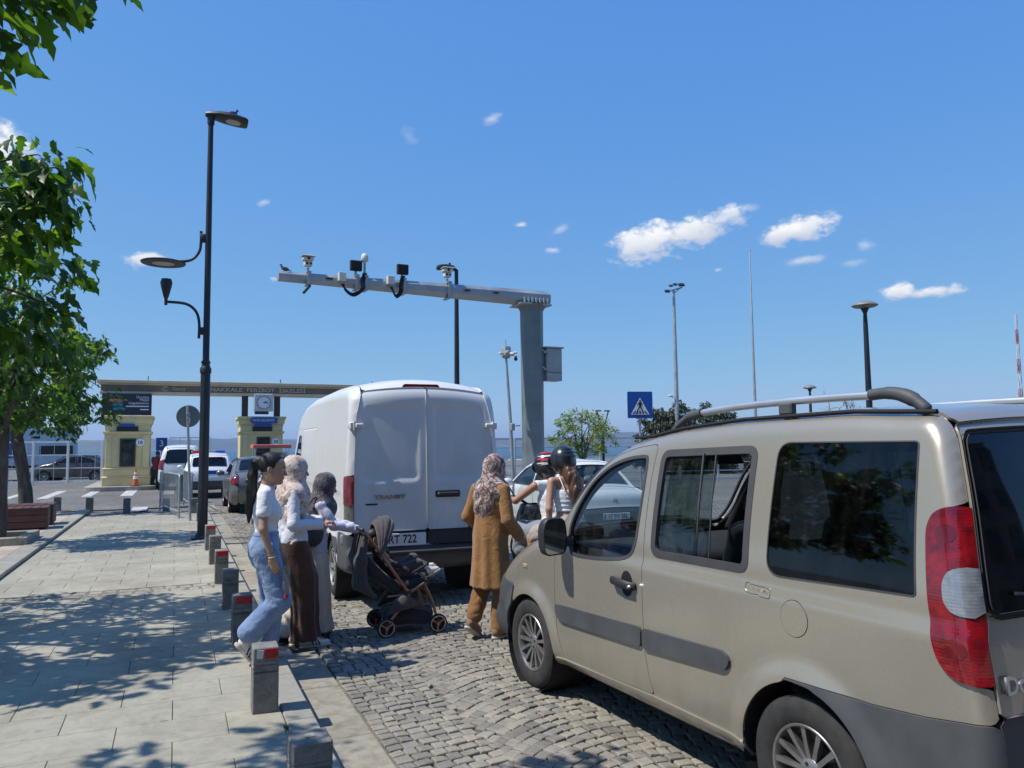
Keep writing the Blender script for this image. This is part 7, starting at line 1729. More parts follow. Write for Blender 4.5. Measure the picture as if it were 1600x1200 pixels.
def body(root, J, skin='skin', face=True, hair='hair_black', hands=('l', 'r'), feet=True, hscale=1.0):
    lo, hi = bounds(J); s = J.get('s', 1.0); v = Vol(lo, hi, .0125); torso(v, J)
    for a in ('l', 'r'):
        v.chain([J[a+'sh'], J[a+'el'], J[a+'wr']], [.041*s, .034*s, .0225*s], .015)
        if a+'hip' in J: v.chain([J[a+'hip'], J[a+'kn'], J[a+'an']], [.070*s, .050*s, .036*s], .03); v.cone(J[a+'an'], J[a+'toe'], .035*s, .026*s, .03)
    R = frame(J['look'], (0, 0, 1)); hv, w = head_vol(J['hd'], R, s*hscale, neck=A3(J['neck'])+0)
    vols = [v, hv]
    for a in hands:
        d, n, th, cu = J[a+'hand']; el, wr = A3(J[a+'el']), A3(J[a+'wr']); vols.append(hand_vol(wr, d, n, th, s*.98, cu, forearm=wr+(el-wr)*.25))
    vobj('body', vols, MATS[skin], root)
    if face: face_parts(root, w, R, s*hscale, hair)
    return w, R
def sleeves(v, J, g, upto=1.0, k=.018, arms=('l', 'r'), cuff=0.0):
    s = J.get('s', 1.0)
    for a in arms:
        sh, el, wr = A3(J[a+'sh']), A3(J[a+'el']), A3(J[a+'wr'])
        if upto <= .6: v.cone(sh, sh+(el-sh)*upto, .043*s+g, .043*s+g+cuff, k)
        else: v.chain([sh, el, wr+(wr-el)*.02], [.043*s+g, .037*s+g, .026*s+g+cuff], k)
def hijab(root, J, m, w, R, s=1.0, cape=True, back=0.0, drape=(), long=.0):
    hd, N = A3(J['hd']), A3(J['neck']); lo = hd-.30*s; hi = hd+.22*s; lo[2] = N[2]-.34*s-long; v = Vol(lo-.05, hi+.03, .0075)
    v.ell(w((-.018, 0, .030)), (.115*s, .096*s, .112*s), .03, R).ell(w((-.005, 0, -.04)), (.098*s, .088*s, .10*s), .05, R)
    v.cone(w((-.02, 0, -.09)), N+A3((0, 0, -.02)), .078*s, .10*s, .06)
    if cape:
        for a in ('l', 'r'): v.cone(N, A3(J[a+'sh'])*.85+N*.15-A3((0, 0, .01)), .07*s, .068*s, .05)
        F = A3(J['fwd'])/np.linalg.norm(J['fwd']); v.ell(N+F*.06-A3((0, 0, .09)), (.11*s, .13*s, .13*s), .06, frame(J['fwd'])); v.ell(N-F*(.05+back)-A3((0, 0, .08+long*.5)), (.09*s, .125*s, .13*s+long*.5), .06, frame(J['fwd']))
    for c_, r_ in drape: v.ell(c_, r_, .05)
    nx, ny = float(N[0]), float(N[1])
    v.fold(lambda X, Y, Z: .0055*np.sin(42*(Z-hd[2])+9*np.sin(5*(X-nx))+7*(Y-ny))*np.clip((hd[2]-.02-Z)/.08, .15, 1)+.0035*np.sin(60*((X-nx)*.6+(Z-hd[2])*.8)+3*np.sin(20*(Y-ny))))
    v.cut(w((.115, 0, -.028)), (.070*s, .060*s, .088*s), .015, R)
    ob = vobj('headscarf', v, MATS[m], root); return ob
def person(name, loc, rz, label): return empty('person', loc, R_(rz), label, 'person')

# --- the girl in jeans
def girl():
    r = person('person', (.66, 6.32, .12), -8, 'young woman in white t-shirt and blue jeans with dark ponytail stepping off the kerb')
    J = dict(fwd=(1, 0, 0), pelvis=(.0, 0, .885), chest=(-.005, 0, 1.14), neck=(.0, 0, 1.335), hd=(.045, 0, 1.465), look=(1, -.10, -.12), s=.97,
             lsh=(-.01, .150, 1.275), rsh=(-.01, -.150, 1.275), lel=(.02, .20, 1.03), lwr=(.10, .19, .82), rel=(-.015, -.205, 1.02), rwr=(.055, -.205, .80),
             lhip=(.0, .085, .84), lkn=(.045, .09, .45), lan=(.0, .095, .085), ltoe=(.15, .10, .04), rhip=(.0, -.085, .84), rkn=(.12, -.095, .455), ran=(-.125, -.10, .22), rtoe=(-.04, -.10, .06))
    J['rhand'] = ((.28, 0, -1), (.3, 1, .1), 1, .55); J['lhand'] = ((.3, 0, -1), (.3, -1, .1), -1, .5)
    w, R = body(r, J, 'skin')
    lo, hi = bounds(J)
    v = Vol(lo, hi, .009); torso(v, J, .010); sleeves(v, J, .010, .52, cuff=.006); v.fold(folds(.0032, 42, 16)); v.plane((0, 0, .955), (0.05, 0, -1)); v.cut((.05, 0, 1.385), (.10, .085, .055), .01)
    for a, sg in (('l', 1), ('r', -1)):
        sh, el = A3(J[a+'sh']), A3(J[a+'el']); v.cutcone(sh+(el-sh)*.62, el, .034, .034)
    vobj('t_shirt', v, MATS['tee_white'], r)
    v = Vol(lo-A3((.05, .05, 0)), hi, .010); s = 1
    v.loft([(1.0, .0, 0, .088, .132), (.95, -.005, 0, .102, .145), (.88, -.018, 0, .118, .160), (.80, -.015, 0, .112, .168), (.72, .0, 0, .098, .165)], .03)
    v.chain([J['lhip'], (.05, .09, .45), (.0, .095, .12)], [.098, .092, .105], .02); v.chain([J['rhip'], (.11, -.095, .46), (-.10, -.10, .25)], [.098, .088, .092], .02)
    v.fold(folds(.0035, 16, 20, .6)); v.fold(folds(.0022, 34, 46, 2)); v.plane((0, 0, .985), (0, 0, 1)); v.plane((0, 0, .045), (0, 0, -1)); v.plane((-.165, 0, .19), (-.72, 0, -.55))
    j = vobj('jeans', v, MATS['denim'], r)
    import copy
    w2 = copy.deepcopy(v); w2.F = w2.F-.0045; w2.plane((0, 0, .952), (0, 0, -1)); vobj('waistband', w2, MATS['denim'], j)
    for sg in (1, -1):
        w2 = copy.deepcopy(v); w2.F = w2.F-.004; w2.plane((-.05, 0, 0), (1, 0, 0)); w2.plane((0, 0, .915), (0, 0, 1)); w2.plane((0, 0, .795), (0, 0, -1)); w2.plane((0, sg*.018, 0), (0, -sg, 0)); w2.plane((0, sg*.128, 0), (0, sg, 0)); vobj('pocket', w2, MATS['denim'], j)
    shoe(r, (-.055, .095, .0), (.20, .10, .0)); shoe(r, (-.200, -.10, .150), (-.045, -.10, -.035))
    # hair: cap and long ponytail
    v = Vol(A3(J['hd'])-A3((.26, .16, .50)), A3(J['hd'])+A3((.14, .14, .16)), .0065)
    v.ell(w((-.022, 0, .041)), (.0985, .0805, .092), .01, R); v.cut(w((.105, 0, -.04)), (.088, .10, .092), .02, R); v.cut(w((0, 0, -.12)), (.2, .2, .085), .02, R)
    v.fold(lambda X, Y, Z: .0022*np.sin(170*(Y+.25*np.sin(9*X)))*np.sin(30*X+8*Z))
    v.ell(w((-.118, 0, .058)), (.030, .028, .028), .02, R); v.chain([w((-.12, 0, .055)), w((-.148, 0, .02)), w((-.150, .0, -.07)), w((-.140, 0, -.20)), w((-.138, 0, -.33)), w((-.13, .0, -.44))], [.024, .030, .037, .040, .032, .010], .02)
    vobj('hair', v, MATS['hair_black'], r)
    b = MB(); b.tube([A3(J['rwr'])+A3((.026*math.cos(q), .026*math.sin(q), .01+.006*math.cos(q))) for q in np.linspace(0, 6.283, 17)[:-1]], .004, 6, closed=True); b.build('bracelet', MATS['brass'], r)
    b = empty('water_bottle', (.79, 6.11, .70), R_(10), 'crumpled clear plastic bottle with red cap hanging from the girl\'s hand', 'bottle')
    bb = MB(); bb.lathe([(.03, .14), (.034, .12), (.031, .10), (.034, .08), (.030, .06), (.034, .03), (.033, -.01), (.024, -.045), (.012, -.06), (.012, -.075)], 14, c=(0, 0, .02)); o = bb.build('bottle_body', MATS['bottle_clear'], b, smooth=True)
    bb = MB(); bb.cyl((0, 0, -.055), (0, 0, -.08), .017, n=14); bb.build('cap', MATS['cap_red'], b)
mat('cap_red', (.32, .02, .03), .4); glass_mat('bottle_clear', (.72, .80, .86), 1.0, .12)
girl()
# --- woman in the floral scarf and long brown skirt
def floral_woman():
    r = person('person', (.97, 7.12, 0), 2, 'woman in floral headscarf, white blouse and long dark brown skirt')
    J = dict(fwd=(1, 0, 0), pelvis=(.0, 0, .93), chest=(-.02, 0, 1.20), neck=(-.02, 0, 1.41), hd=(.025, 0, 1.545), look=(1, .12, -.05), s=1.0,
             lsh=(-.02, .155, 1.35), rsh=(-.02, -.155, 1.35), lel=(.05, .21, 1.10), lwr=(.26, .16, 1.08), rel=(-.03, -.215, 1.08), rwr=(.20, -.175, 1.07),
             lhip=(.0, .085, .88), lkn=(.08, .055, .47), lan=(.07, .05, .09), ltoe=(.20, .05, .04), rhip=(.0, -.085, .88), rkn=(.11, -.06, .47), ran=(.13, -.055, .085), rtoe=(.27, -.06, .04))
    J['rhand'] = ((1, .15, .35), (.1, .4, -1), 1, .5); J['lhand'] = ((1, .2, .1), (.1, -.4, -1), -1, .5)
    w, R = body(r, J, 'skin'); lo, hi = bounds(J)
    v = Vol(lo, hi, .010); torso(v, J, .016); sleeves(v, J, .014, 1.0, cuff=.006); v.loft([(1.25, -.02, 0, .11, .145), (1.10, -.01, 0, .105, .14), (.98, 0, 0, .122, .158), (.88, 0, 0, .138, .18)], .03); v.fold(folds(.006, 34, 15, 1.2)); v.plane((0, 0, .90), (-.15, 0, -1)); v.cut((.03, 0, 1.46), (.09, .085, .05), .01)
    vobj('blouse', v, MATS['blouse'], r)
    v = Vol(lo-A3((.06, .06, .02)), hi, .011); v.loft([(1.02, 0, 0, .10, .135), (.93, 0, 0, .128, .172), (.82, .02, 0, .142, .180), (.62, .075, 0, .145, .165), (.42, .105, 0, .122, .135), (.22, .115, 0, .115, .125), (.04, .12, 0, .128, .135)], .02)
    v.fold(lambda X, Y, Z: .011*np.sin(9*np.arctan2(Y, X-.08)+3*Z)*np.clip((.85-Z)/.6, 0, 1)+.003*np.sin(26*Z+10*X)); v.plane((0, 0, 1.0), (0, 0, 1)); v.plane((0, 0, .055), (.05, 0, -1))
    vobj('skirt', v, MATS['brown_skirt'], r)
    hijab(r, J, 'scarf_floral', w, R, 1.0, drape=(((.0, -.13, 1.33), (.085, .075, .085)), ((.03, -.10, 1.22), (.085, .07, .12)), ((.05, .08, 1.28), (.09, .08, .12)), ((-.03, -.12, 1.14), (.05, .05, .09))), long=.12)
    shoe(r, (.075, -.06, 0), (.33, -.07, 0)); shoe(r, (.01, .05, .0), (.26, .06, .0))
floral_woman()
# --- shorter woman pushing the buggy
def buggy_woman():
    r = person('person', (1.21, 7.46, 0), 0, 'shorter woman in dark grey patterned headscarf pushing the buggy')
    J = dict(fwd=(1, 0, 0), pelvis=(-.02, 0, .84), chest=(.025, 0, 1.08), neck=(.05, 0, 1.262), hd=(.11, 0, 1.38), look=(1, -.05, -.22), s=.93,
             lsh=(.035, .14, 1.205), rsh=(.035, -.14, 1.205), lel=(.17, .17, 1.03), lwr=(.365, .11, .985), rel=(.15, -.185, 1.03), rwr=(.355, -.20, .985),
             lhip=(-.02, .08, .79), lkn=(.06, .085, .43), lan=(.0, .085, .08), ltoe=(.13, .085, .04), rhip=(-.02, -.08, .79), rkn=(-.02, -.085, .42), ran=(-.16, -.085, .10), rtoe=(-.05, -.085, .04))
    J['rhand'] = ((1, .1, -.25), (-.2, 0, -1), 1, .8); J['lhand'] = ((1, -.1, -.25), (-.2, 0, -1), -1, .8)
    w, R = body(r, J, 'skin'); lo, hi = bounds(J)
    v = Vol(lo, hi, .010); torso(v, J, .016); sleeves(v, J, .013, 1.0, cuff=.004); v.loft([(1.12, .02, 0, .10, .135), (.98, .005, 0, .105, .14), (.86, -.01, 0, .128, .165), (.76, -.01, 0, .14, .18)], .03); v.fold(folds(.006, 36, 17, .3)); v.plane((0, 0, .78), (-.1, 0, -1)); v.cut((.06, 0, 1.31), (.09, .085, .05), .01)
    vobj('blouse', v, MATS['lavender'], r)
    v = Vol(lo-A3((.14, .06, .02)), hi, .011); v.loft([(.94, -.02, 0, .10, .135), (.84, -.02, 0, .128, .168), (.70, .0, 0, .14, .178), (.45, -.02, 0, .175, .185), (.20, -.08, 0, .24, .20), (.03, -.12, 0, .31, .21)], .02)
    v.fold(lambda X, Y, Z: .014*np.sin(8*np.arctan2(Y, X)+4*Z)*np.clip((.8-Z)/.7, 0, 1)); v.plane((0, 0, .92), (0, 0, 1)); v.plane((0, 0, .05), (0, 0, -1)); vobj('skirt', v, MATS['beige_skirt'], r)
    hijab(r, J, 'scarf_grey', w, R, .94, drape=(((.10, -.05, 1.12), (.06, .07, .10)),)); shoe(r, (-.05, .085, 0), (.19, .085, 0), stripes=False); shoe(r, (-.21, -.085, .03), (.02, -.085, 0), stripes=False)
    # shoulder bag held under the arm
    b = empty('shoulder_bag', (1.17, 7.27, .98), 0, 'dark grey shoulder bag under the arm of the woman pushing the buggy', 'bag')
    v = Vol((-.16, -.07, -.2), (.16, .07, .2), .008); v.ell((0, 0, -.03), (.10, .04, .11), .02); v.fold(folds(.004, 40, 20)); vobj('bag_body', v, MATS['taupe'], b)
    bb = MB(); bb.tube(spline([(-.1, 0, .06), (-.06, .03, .2), (.03, .06, .31), (.08, .03, .2), (.1, 0, .06)], 4, False), .010, 6); bb.build('strap', MATS['taupe'], b, smooth=True)
buggy_woman()
# --- woman in the camel coat seen from behind
def camel_woman():
    r = person('person', (2.70, 6.72, 0), 28, 'woman in long camel brown coat and striped headscarf seen from behind')
    J = dict(fwd=(1, 0, 0), pelvis=(.0, 0, .92), chest=(.0, 0, 1.19), neck=(.02, 0, 1.40), hd=(.075, 0, 1.525), look=(1, -.1, -.25), s=1.0,
             lsh=(.0, .165, 1.335), rsh=(.0, -.165, 1.335), lel=(-.05, .235, 1.09), lwr=(.10, .25, .99), rel=(-.01, -.225, 1.07), rwr=(.17, -.20, .92),
             lhip=(.0, .085, .87), lkn=(.0, .09, .47), lan=(-.16, .09, .16), ltoe=(-.06, .09, .05), rhip=(.0, -.085, .87), rkn=(.05, -.09, .47), ran=(.02, -.09, .085), rtoe=(.16, -.09, .04))
    J['rhand'] = ((.8, .2, -.6), (.2, .8, .2), 1, .6); J['lhand'] = ((.9, 0, -.4), (.1, -.7, -.6), -1, .7)
    w, R = body(r, J, 'skin'); lo, hi = bounds(J, .22)
    v = Vol(lo, hi, .011); torso(v, J, .026, .05); sleeves(v, J, .018, 1.0, cuff=.018); v.loft([(1.34, .0, 0, .085, .13), (1.24, 0, 0, .118, .155), (1.10, 0, 0, .122, .158), (.95, 0, 0, .135, .172), (.80, 0, 0, .142, .180), (.62, 0, 0, .152, .190), (.44, 0, 0, .165, .205)], .03)
    v.fold(lambda X, Y, Z: .009*np.sin(8*np.arctan2(Y, X)+1.2*Z+1)*np.clip((1.15-Z)/.5, 0, 1)); v.fold(folds(.0035, 30, 6, 2)); v.plane((0, 0, .455), (.05, 0, -1)); v.cut((.05, 0, 1.46), (.08, .08, .05), .01)
    vobj('coat', v, MATS['camel'], r)
    v = Vol(lo, hi, .011); v.chain([(.0, .085, .85), (.0, .09, .47), (-.13, .09, .20)], [.10, .085, .075], .02); v.chain([(.0, -.085, .85), (.05, -.09, .47), (.02, -.09, .10)], [.10, .088, .09], .02); v.fold(folds(.006, 34, 20, .4)); v.plane((0, 0, .05), (0, 0, -1)); v.plane((0, 0, .8), (0, 0, 1)); vobj('trousers', v, MATS['camel_trousers'], r)
    hijab(r, J, 'scarf_stripe', w, R, 1.04, back=.03, long=.16)
    shoe(r, (-.06, -.09, 0), (.20, -.10, 0), 'shoe_brown', 'shoe_sole', False); shoe(r, (-.235, .09, .10), (-.045, .09, -.035), 'shoe_brown', 'shoe_sole', False)
    p = empty('handbag', (2.66, 7.03, .99), R_(28), 'small black purse held out in front of the camel coat', 'bag'); b = MB(); b.box((0, 0, 0), (.17, .06, .10), .025); b.build('purse_body', MATS['near_black'], p, split=50); b = MB(); b.box((0, 0, .053), (.14, .02, .008), .003); b.build('clasp', MATS['silver'], p)
camel_woman()
# --- scooter with rider and passenger
mat('scooter_black', (.015, .016, .018), .25, coat=.8); mat('helmet_black', (.018, .02, .022), .3, coat=.5, bmp=.03); mat('helmet_white', (.62, .60, .58), .25, coat=.8); mat('helmet_red', (.40, .03, .03), .25, coat=.8)
SX, SY = 3.62, 7.10
def scooter():
    r = empty('motor_scooter', (SX, SY, 0), R_(90), 'black motor scooter carrying two helmeted riders', 'scooter'); K = MATS['scooter_black']
    for x, nm in ((.92, 0), (-.40, 1)): wheel('wheel', r, (x, 0, .27), .27, .12, .16, 8, 1, style='far')
    v = Vol((-.85, -.28, .2), (.5, .28, .95), .012); v.chain([(.18, 0, .72), (-.2, 0, .74), (-.6, 0, .78), (-.72, 0, .74)], [.10, .13, .13, .08], .05); v.ell((-.35, 0, .55), (.36, .15, .2), .08); vobj('rear_body', v, K, r)
    v = Vol((-.8, -.2, .65), (.4, .2, 1.0), .012); v.chain([(.16, 0, .80), (-.18, 0, .80)], [.09, .12], .03); v.chain([(-.26, 0, .87), (-.62, 0, .89)], [.11, .10], .03); vobj('seat', v, MATS['seat_cloth'], r)
    v = Vol((.3, -.3, .2), (1.15, .3, 1.1), .012); v.chain([(.62, 0, .35), (.70, 0, .65), (.62, 0, 1.02)], [.20, .22, .17], .06); v.cone((.62, .16, .6), (.62, .13, .98), .08, .07, .05); v.cone((.62, -.16, .6), (.62, -.13, .98), .08, .07, .05); v.ell((.92, 0, .45), (.25, .075, .14), .05); v.ell((.72, 0, .88), (.13, .13, .12), .05); vobj('front_shield', v, K, r)
    b = MB(); b.box((.35, 0, .30), (.55, .32, .07), .02); b.build('footboard', MATS['black_plastic'], r)
    b = MB(); b.tube(spline([(.52, .36, 1.19), (.60, .22, 1.19), (.62, 0, 1.08), (.60, -.22, 1.19), (.52, -.36, 1.19)], 5, False), .016, 8); b.build('handlebar', MATS['dark_metal'], r)
    for sg in (1, -1):
        b = MB(); b.cyl((.54, sg*.27, 1.19), (.51, sg*.40, 1.19), .021, n=10); b.build('grip', MATS['black_plastic'], r)
        m_ = empty('mirror', (.60, sg*.24, 1.20), parent=r); b = MB(); b.tube([(0, 0, 0), (.02, sg*.08, .14), (.0, sg*.14, .20)], .008, 6); b.build('stalk', MATS['dark_metal'], m_); b = MB(); b.ell((-.0, sg*.15, .24), (.025, .07, .05), 12); b.build('mirror_shell', MATS['black_plastic'], m_, smooth=True); b = MB(); b.ell((-.018, sg*.15, .24), (.012, .06, .042), 12); b.build('mirror_glass', MATS['mirror_glass'], m_, smooth=True)
    b = MB(); b.grid(lambda u, v: (.78-.10*u*u-.12*u, (-.19+.38*v)*(1-.35*u*u), 1.0+.42*u), 8, 8); b.build('windscreen', MATS['glass_clear'], r, smooth=True)
    b = MB(); b.box((-.74, 0, .72), (.05, .2, .07), .015); b.build('tail_lamp', MATS['red_lens'], r)
    for sg in (1, -1): b = MB(); b.tube([(-.3, sg*.17, .92), (-.55, sg*.17, .94), (-.72, sg*.1, .93)], .014, 8); b.build('grab_rail', MATS['dark_metal'], r)
    b = MB(); b.tube([(-.1, -.14, .25), (-.4, -.19, .3), (-.75, -.2, .42)], [.03, .05, .055], 10); b.build('exhaust', MATS['dark_metal'], r)
    b = MB(); b.box((-.8, 0, .52), (.01, .2, .16), .004); b.build('number_plate', MATS['plate_white'], r)
scooter()
def helmet(root, w, R, base, style):
    c = w((-.012, 0, .025)); v = Vol(A3(c)-.2, A3(c)+.2, .007); v.ell(c, (.142, .125, .135), .02, R); v.ell(w((-.03, 0, -.03)), (.115, .112, .10), .03, R); v.plane(w((0, 0, -.115)), -R[2]); v.cut(w((.14, 0, -.05)), (.10, .095, .075), .01, R)
    h = vobj('helmet', v, MATS[base], root)
    Rm = Matrix(R.tolist()).transposed()
    b = MB()
    for k in range(3): b.tube([Vector(w((-.018+.143*math.cos(a)*math.cos(.12+.3*k), .127*math.sin(a)*math.cos(.12+.3*k), .028+.137*math.sin(.12+.3*k)))) for a in np.linspace(2.2, 4.1, 12)], .0035, 5)
    b.build('vent_ridge', MATS['black_plastic'], h)
    b = MB(); b.ell(w((.085, 0, .01)), (.052, .112, .075), 16, rot=Rm); b.build('visor', MATS['glass_dark'], h, smooth=True)
    if style == 'red':
        for lo_, hi_, m_ in ((.12, .42, 'helmet_red'), (.46, .62, 'helmet_white'), (-.12, .08, 'helmet_white'), (.75, .98, 'helmet_red')):
            b = MB()
            def sh(u, v_, lo_=lo_, hi_=hi_):
                a = 1.9+2.6*u+.25*math.sin(6*v_); e = lo_+(hi_-lo_)*v_; return Vector(w((-.012+.1445*math.cos(a)*math.cos(e), .1275*math.sin(a)*math.cos(e), .025+.1375*math.sin(e))))
            b.grid(sh, 16, 6); b.build('helmet_stripe', MATS[m_], h, smooth=True)
def passenger():
    r = person('person', (SX-.13, SY-.42, 0), 93, 'scooter passenger in white strap top with black helmet and long brown hair')
    z = .92
    J = dict(fwd=(1, 0, 0), pelvis=(.0, 0, z+.08), chest=(.035, 0, z+.34), neck=(.045, 0, z+.535), hd=(.085, 0, z+.665), look=(1, .25, -.1), s=.98, lsh=(.03, .158, z+.475), rsh=(.03, -.158, z+.475),
             lel=(-.02, .215, z+.22), lwr=(.0, .20, z-.01), rel=(.05, -.21, z+.22), rwr=(.16, -.2, z+.05), lhip=(.0, .1, z+.04), lkn=(.36, .20, z-.09), lan=(.32, .22, z-.46), ltoe=(.45, .22, z-.50), rhip=(.0, -.1, z+.04), rkn=(.36, -.20, z-.09), ran=(.32, -.22, z-.42), rtoe=(.45, -.22, z-.47))
    J['lhand'] = ((.15, -.05, -1), (.3, -1, 0), -1, .6); J['rhand'] = ((.7, .1, -.6), (0, 1, -.3), 1, .5)
    w, R = body(r, J, 'skin'); lo, hi = bounds(J)
    v = Vol(lo, hi, .009); torso(v, J, .009); v.fold(lambda X, Y, Z: .004*np.sin(150*Z)*np.clip((z+.36-Z)/.1, 0, 1)); v.plane((0, 0, z+.19), (0, 0, -1)); v.plane((0, 0, z+.40), (-.12, 0, 1)); vobj('strap_top', v, MATS['tank_white'], r)
    for sg in (1, -1): b = MB(); b.tube(spline([(.125, sg*.08, z+.40), (.075, sg*.085, z+.52), (.02, sg*.08, z+.525), (-.055, sg*.07, z+.42), (-.065, sg*.06, z+.38)], 4, False), .006, 6); b.build('shoulder_strap', MATS['tank_white'], r, smooth=True)
    v = Vol(lo-.05, hi, .011); v.ell((0, 0, z+.07), (.145, .175, .10), .04); v.chain([J['lhip'], (.28, .17, z-.05)], [.105, .10], .04); v.chain([J['rhip'], (.28, -.17, z-.05)], [.105, .10], .04); v.fold(folds(.008, 30, 22)); v.plane((0, 0, z+.165), (0, 0, 1)); vobj('shorts', v, MATS['shorts_beige'], r)
    helmet(r, w, R, 'helmet_black', 'plain')
    v = Vol(A3(J['hd'])-A3((.28, .2, .45)), A3(J['hd'])+.15, .007); v.chain([w((-.07, .02, -.07)), w((-.135, .015, -.16)), w((-.165, .02, -.30)), w((-.165, .02, -.50))], [.075, .066, .056, .016], .03); v.fold(lambda X, Y, Z: .005*np.sin(90*(Y+.15*Z))+.003*np.sin(160*(X+.2*Z))); vobj('hair', v, MATS['hair_brown'], r)
    for sg in (1, -1): shoe(r, (.27, sg*.22, z-.53), (.50, sg*.22, z-.53), stripes=False)
passenger()
def rider():
    r = person('person', (SX-.05, SY+.02, 0), 96, 'scooter rider in white vest and grey shorts with red and white helmet')
    z = .82
    J = dict(fwd=(1, 0, 0), pelvis=(.0, 0, z+.09), chest=(.06, 0, z+.36), neck=(.10, 0, z+.575), hd=(.16, 0, z+.70), look=(1, .1, -.15), s=1.05, bust=0, lsh=(.08, .185, z+.51), rsh=(.08, -.185, z+.51), lel=(.24, .32, z+.36), lwr=(.46, .34, z+.385), rel=(.25, -.30, z+.36), rwr=(.46, -.34, z+.385),
             lhip=(.0, .1, z+.05), lkn=(.40, .15, z+.03), lan=(.36, .15, z-.40), ltoe=(.5, .17, z-.45), rhip=(.0, -.1, z+.05), rkn=(.40, -.20, z+.03), ran=(.36, -.17, z-.40), rtoe=(.5, -.17, z-.45))
    J['lhand'] = ((.9, -.1, -.1), (0, -.2, -1), -1, .85); J['rhand'] = ((.9, .1, -.1), (0, .2, -1), 1, .85)
    w, R = body(r, J, 'skin_tan'); lo, hi = bounds(J)
    v = Vol(lo, hi, .010); torso(v, J, .012); v.fold(folds(.005, 30, 14)); v.plane((0, 0, z+.02), (0, 0, -1)); v.cut((.13, 0, z+.64), (.11, .10, .10), .01)
    for sg, a in ((1, 'l'), (-1, 'r')): v.cut(A3(J[a+'sh'])+A3((0, sg*.035, -.02)), (.085, .05, .12), .01)
    vobj('vest', v, MATS['tank_white'], r)
    v = Vol(lo-.06, hi, .012); v.ell((0, 0, z+.07), (.155, .19, .12), .05); v.chain([J['lhip'], (.38, .15, z+.02), (.38, .15, z-.14)], [.125, .115, .115], .05); v.chain([J['rhip'], (.40, -.2, z+.02), (.38, -.18, z-.12)], [.125, .115, .115], .05); v.ell((.0, .16, z-.08), (.13, .06, .2), .06); v.fold(folds(.009, 24, 15)); v.plane((0, 0, z+.17), (0, 0, 1)); v.plane((0, 0, z-.26), (0, 0, -1)); vobj('shorts', v, MATS['shorts_grey'], r)
    helmet(r, w, R, 'helmet_black', 'red')
    for sg in (1, -1): shoe(r, (.30, sg*.17, z-.50), (.56, sg*.17, z-.50), stripes=False)
rider()
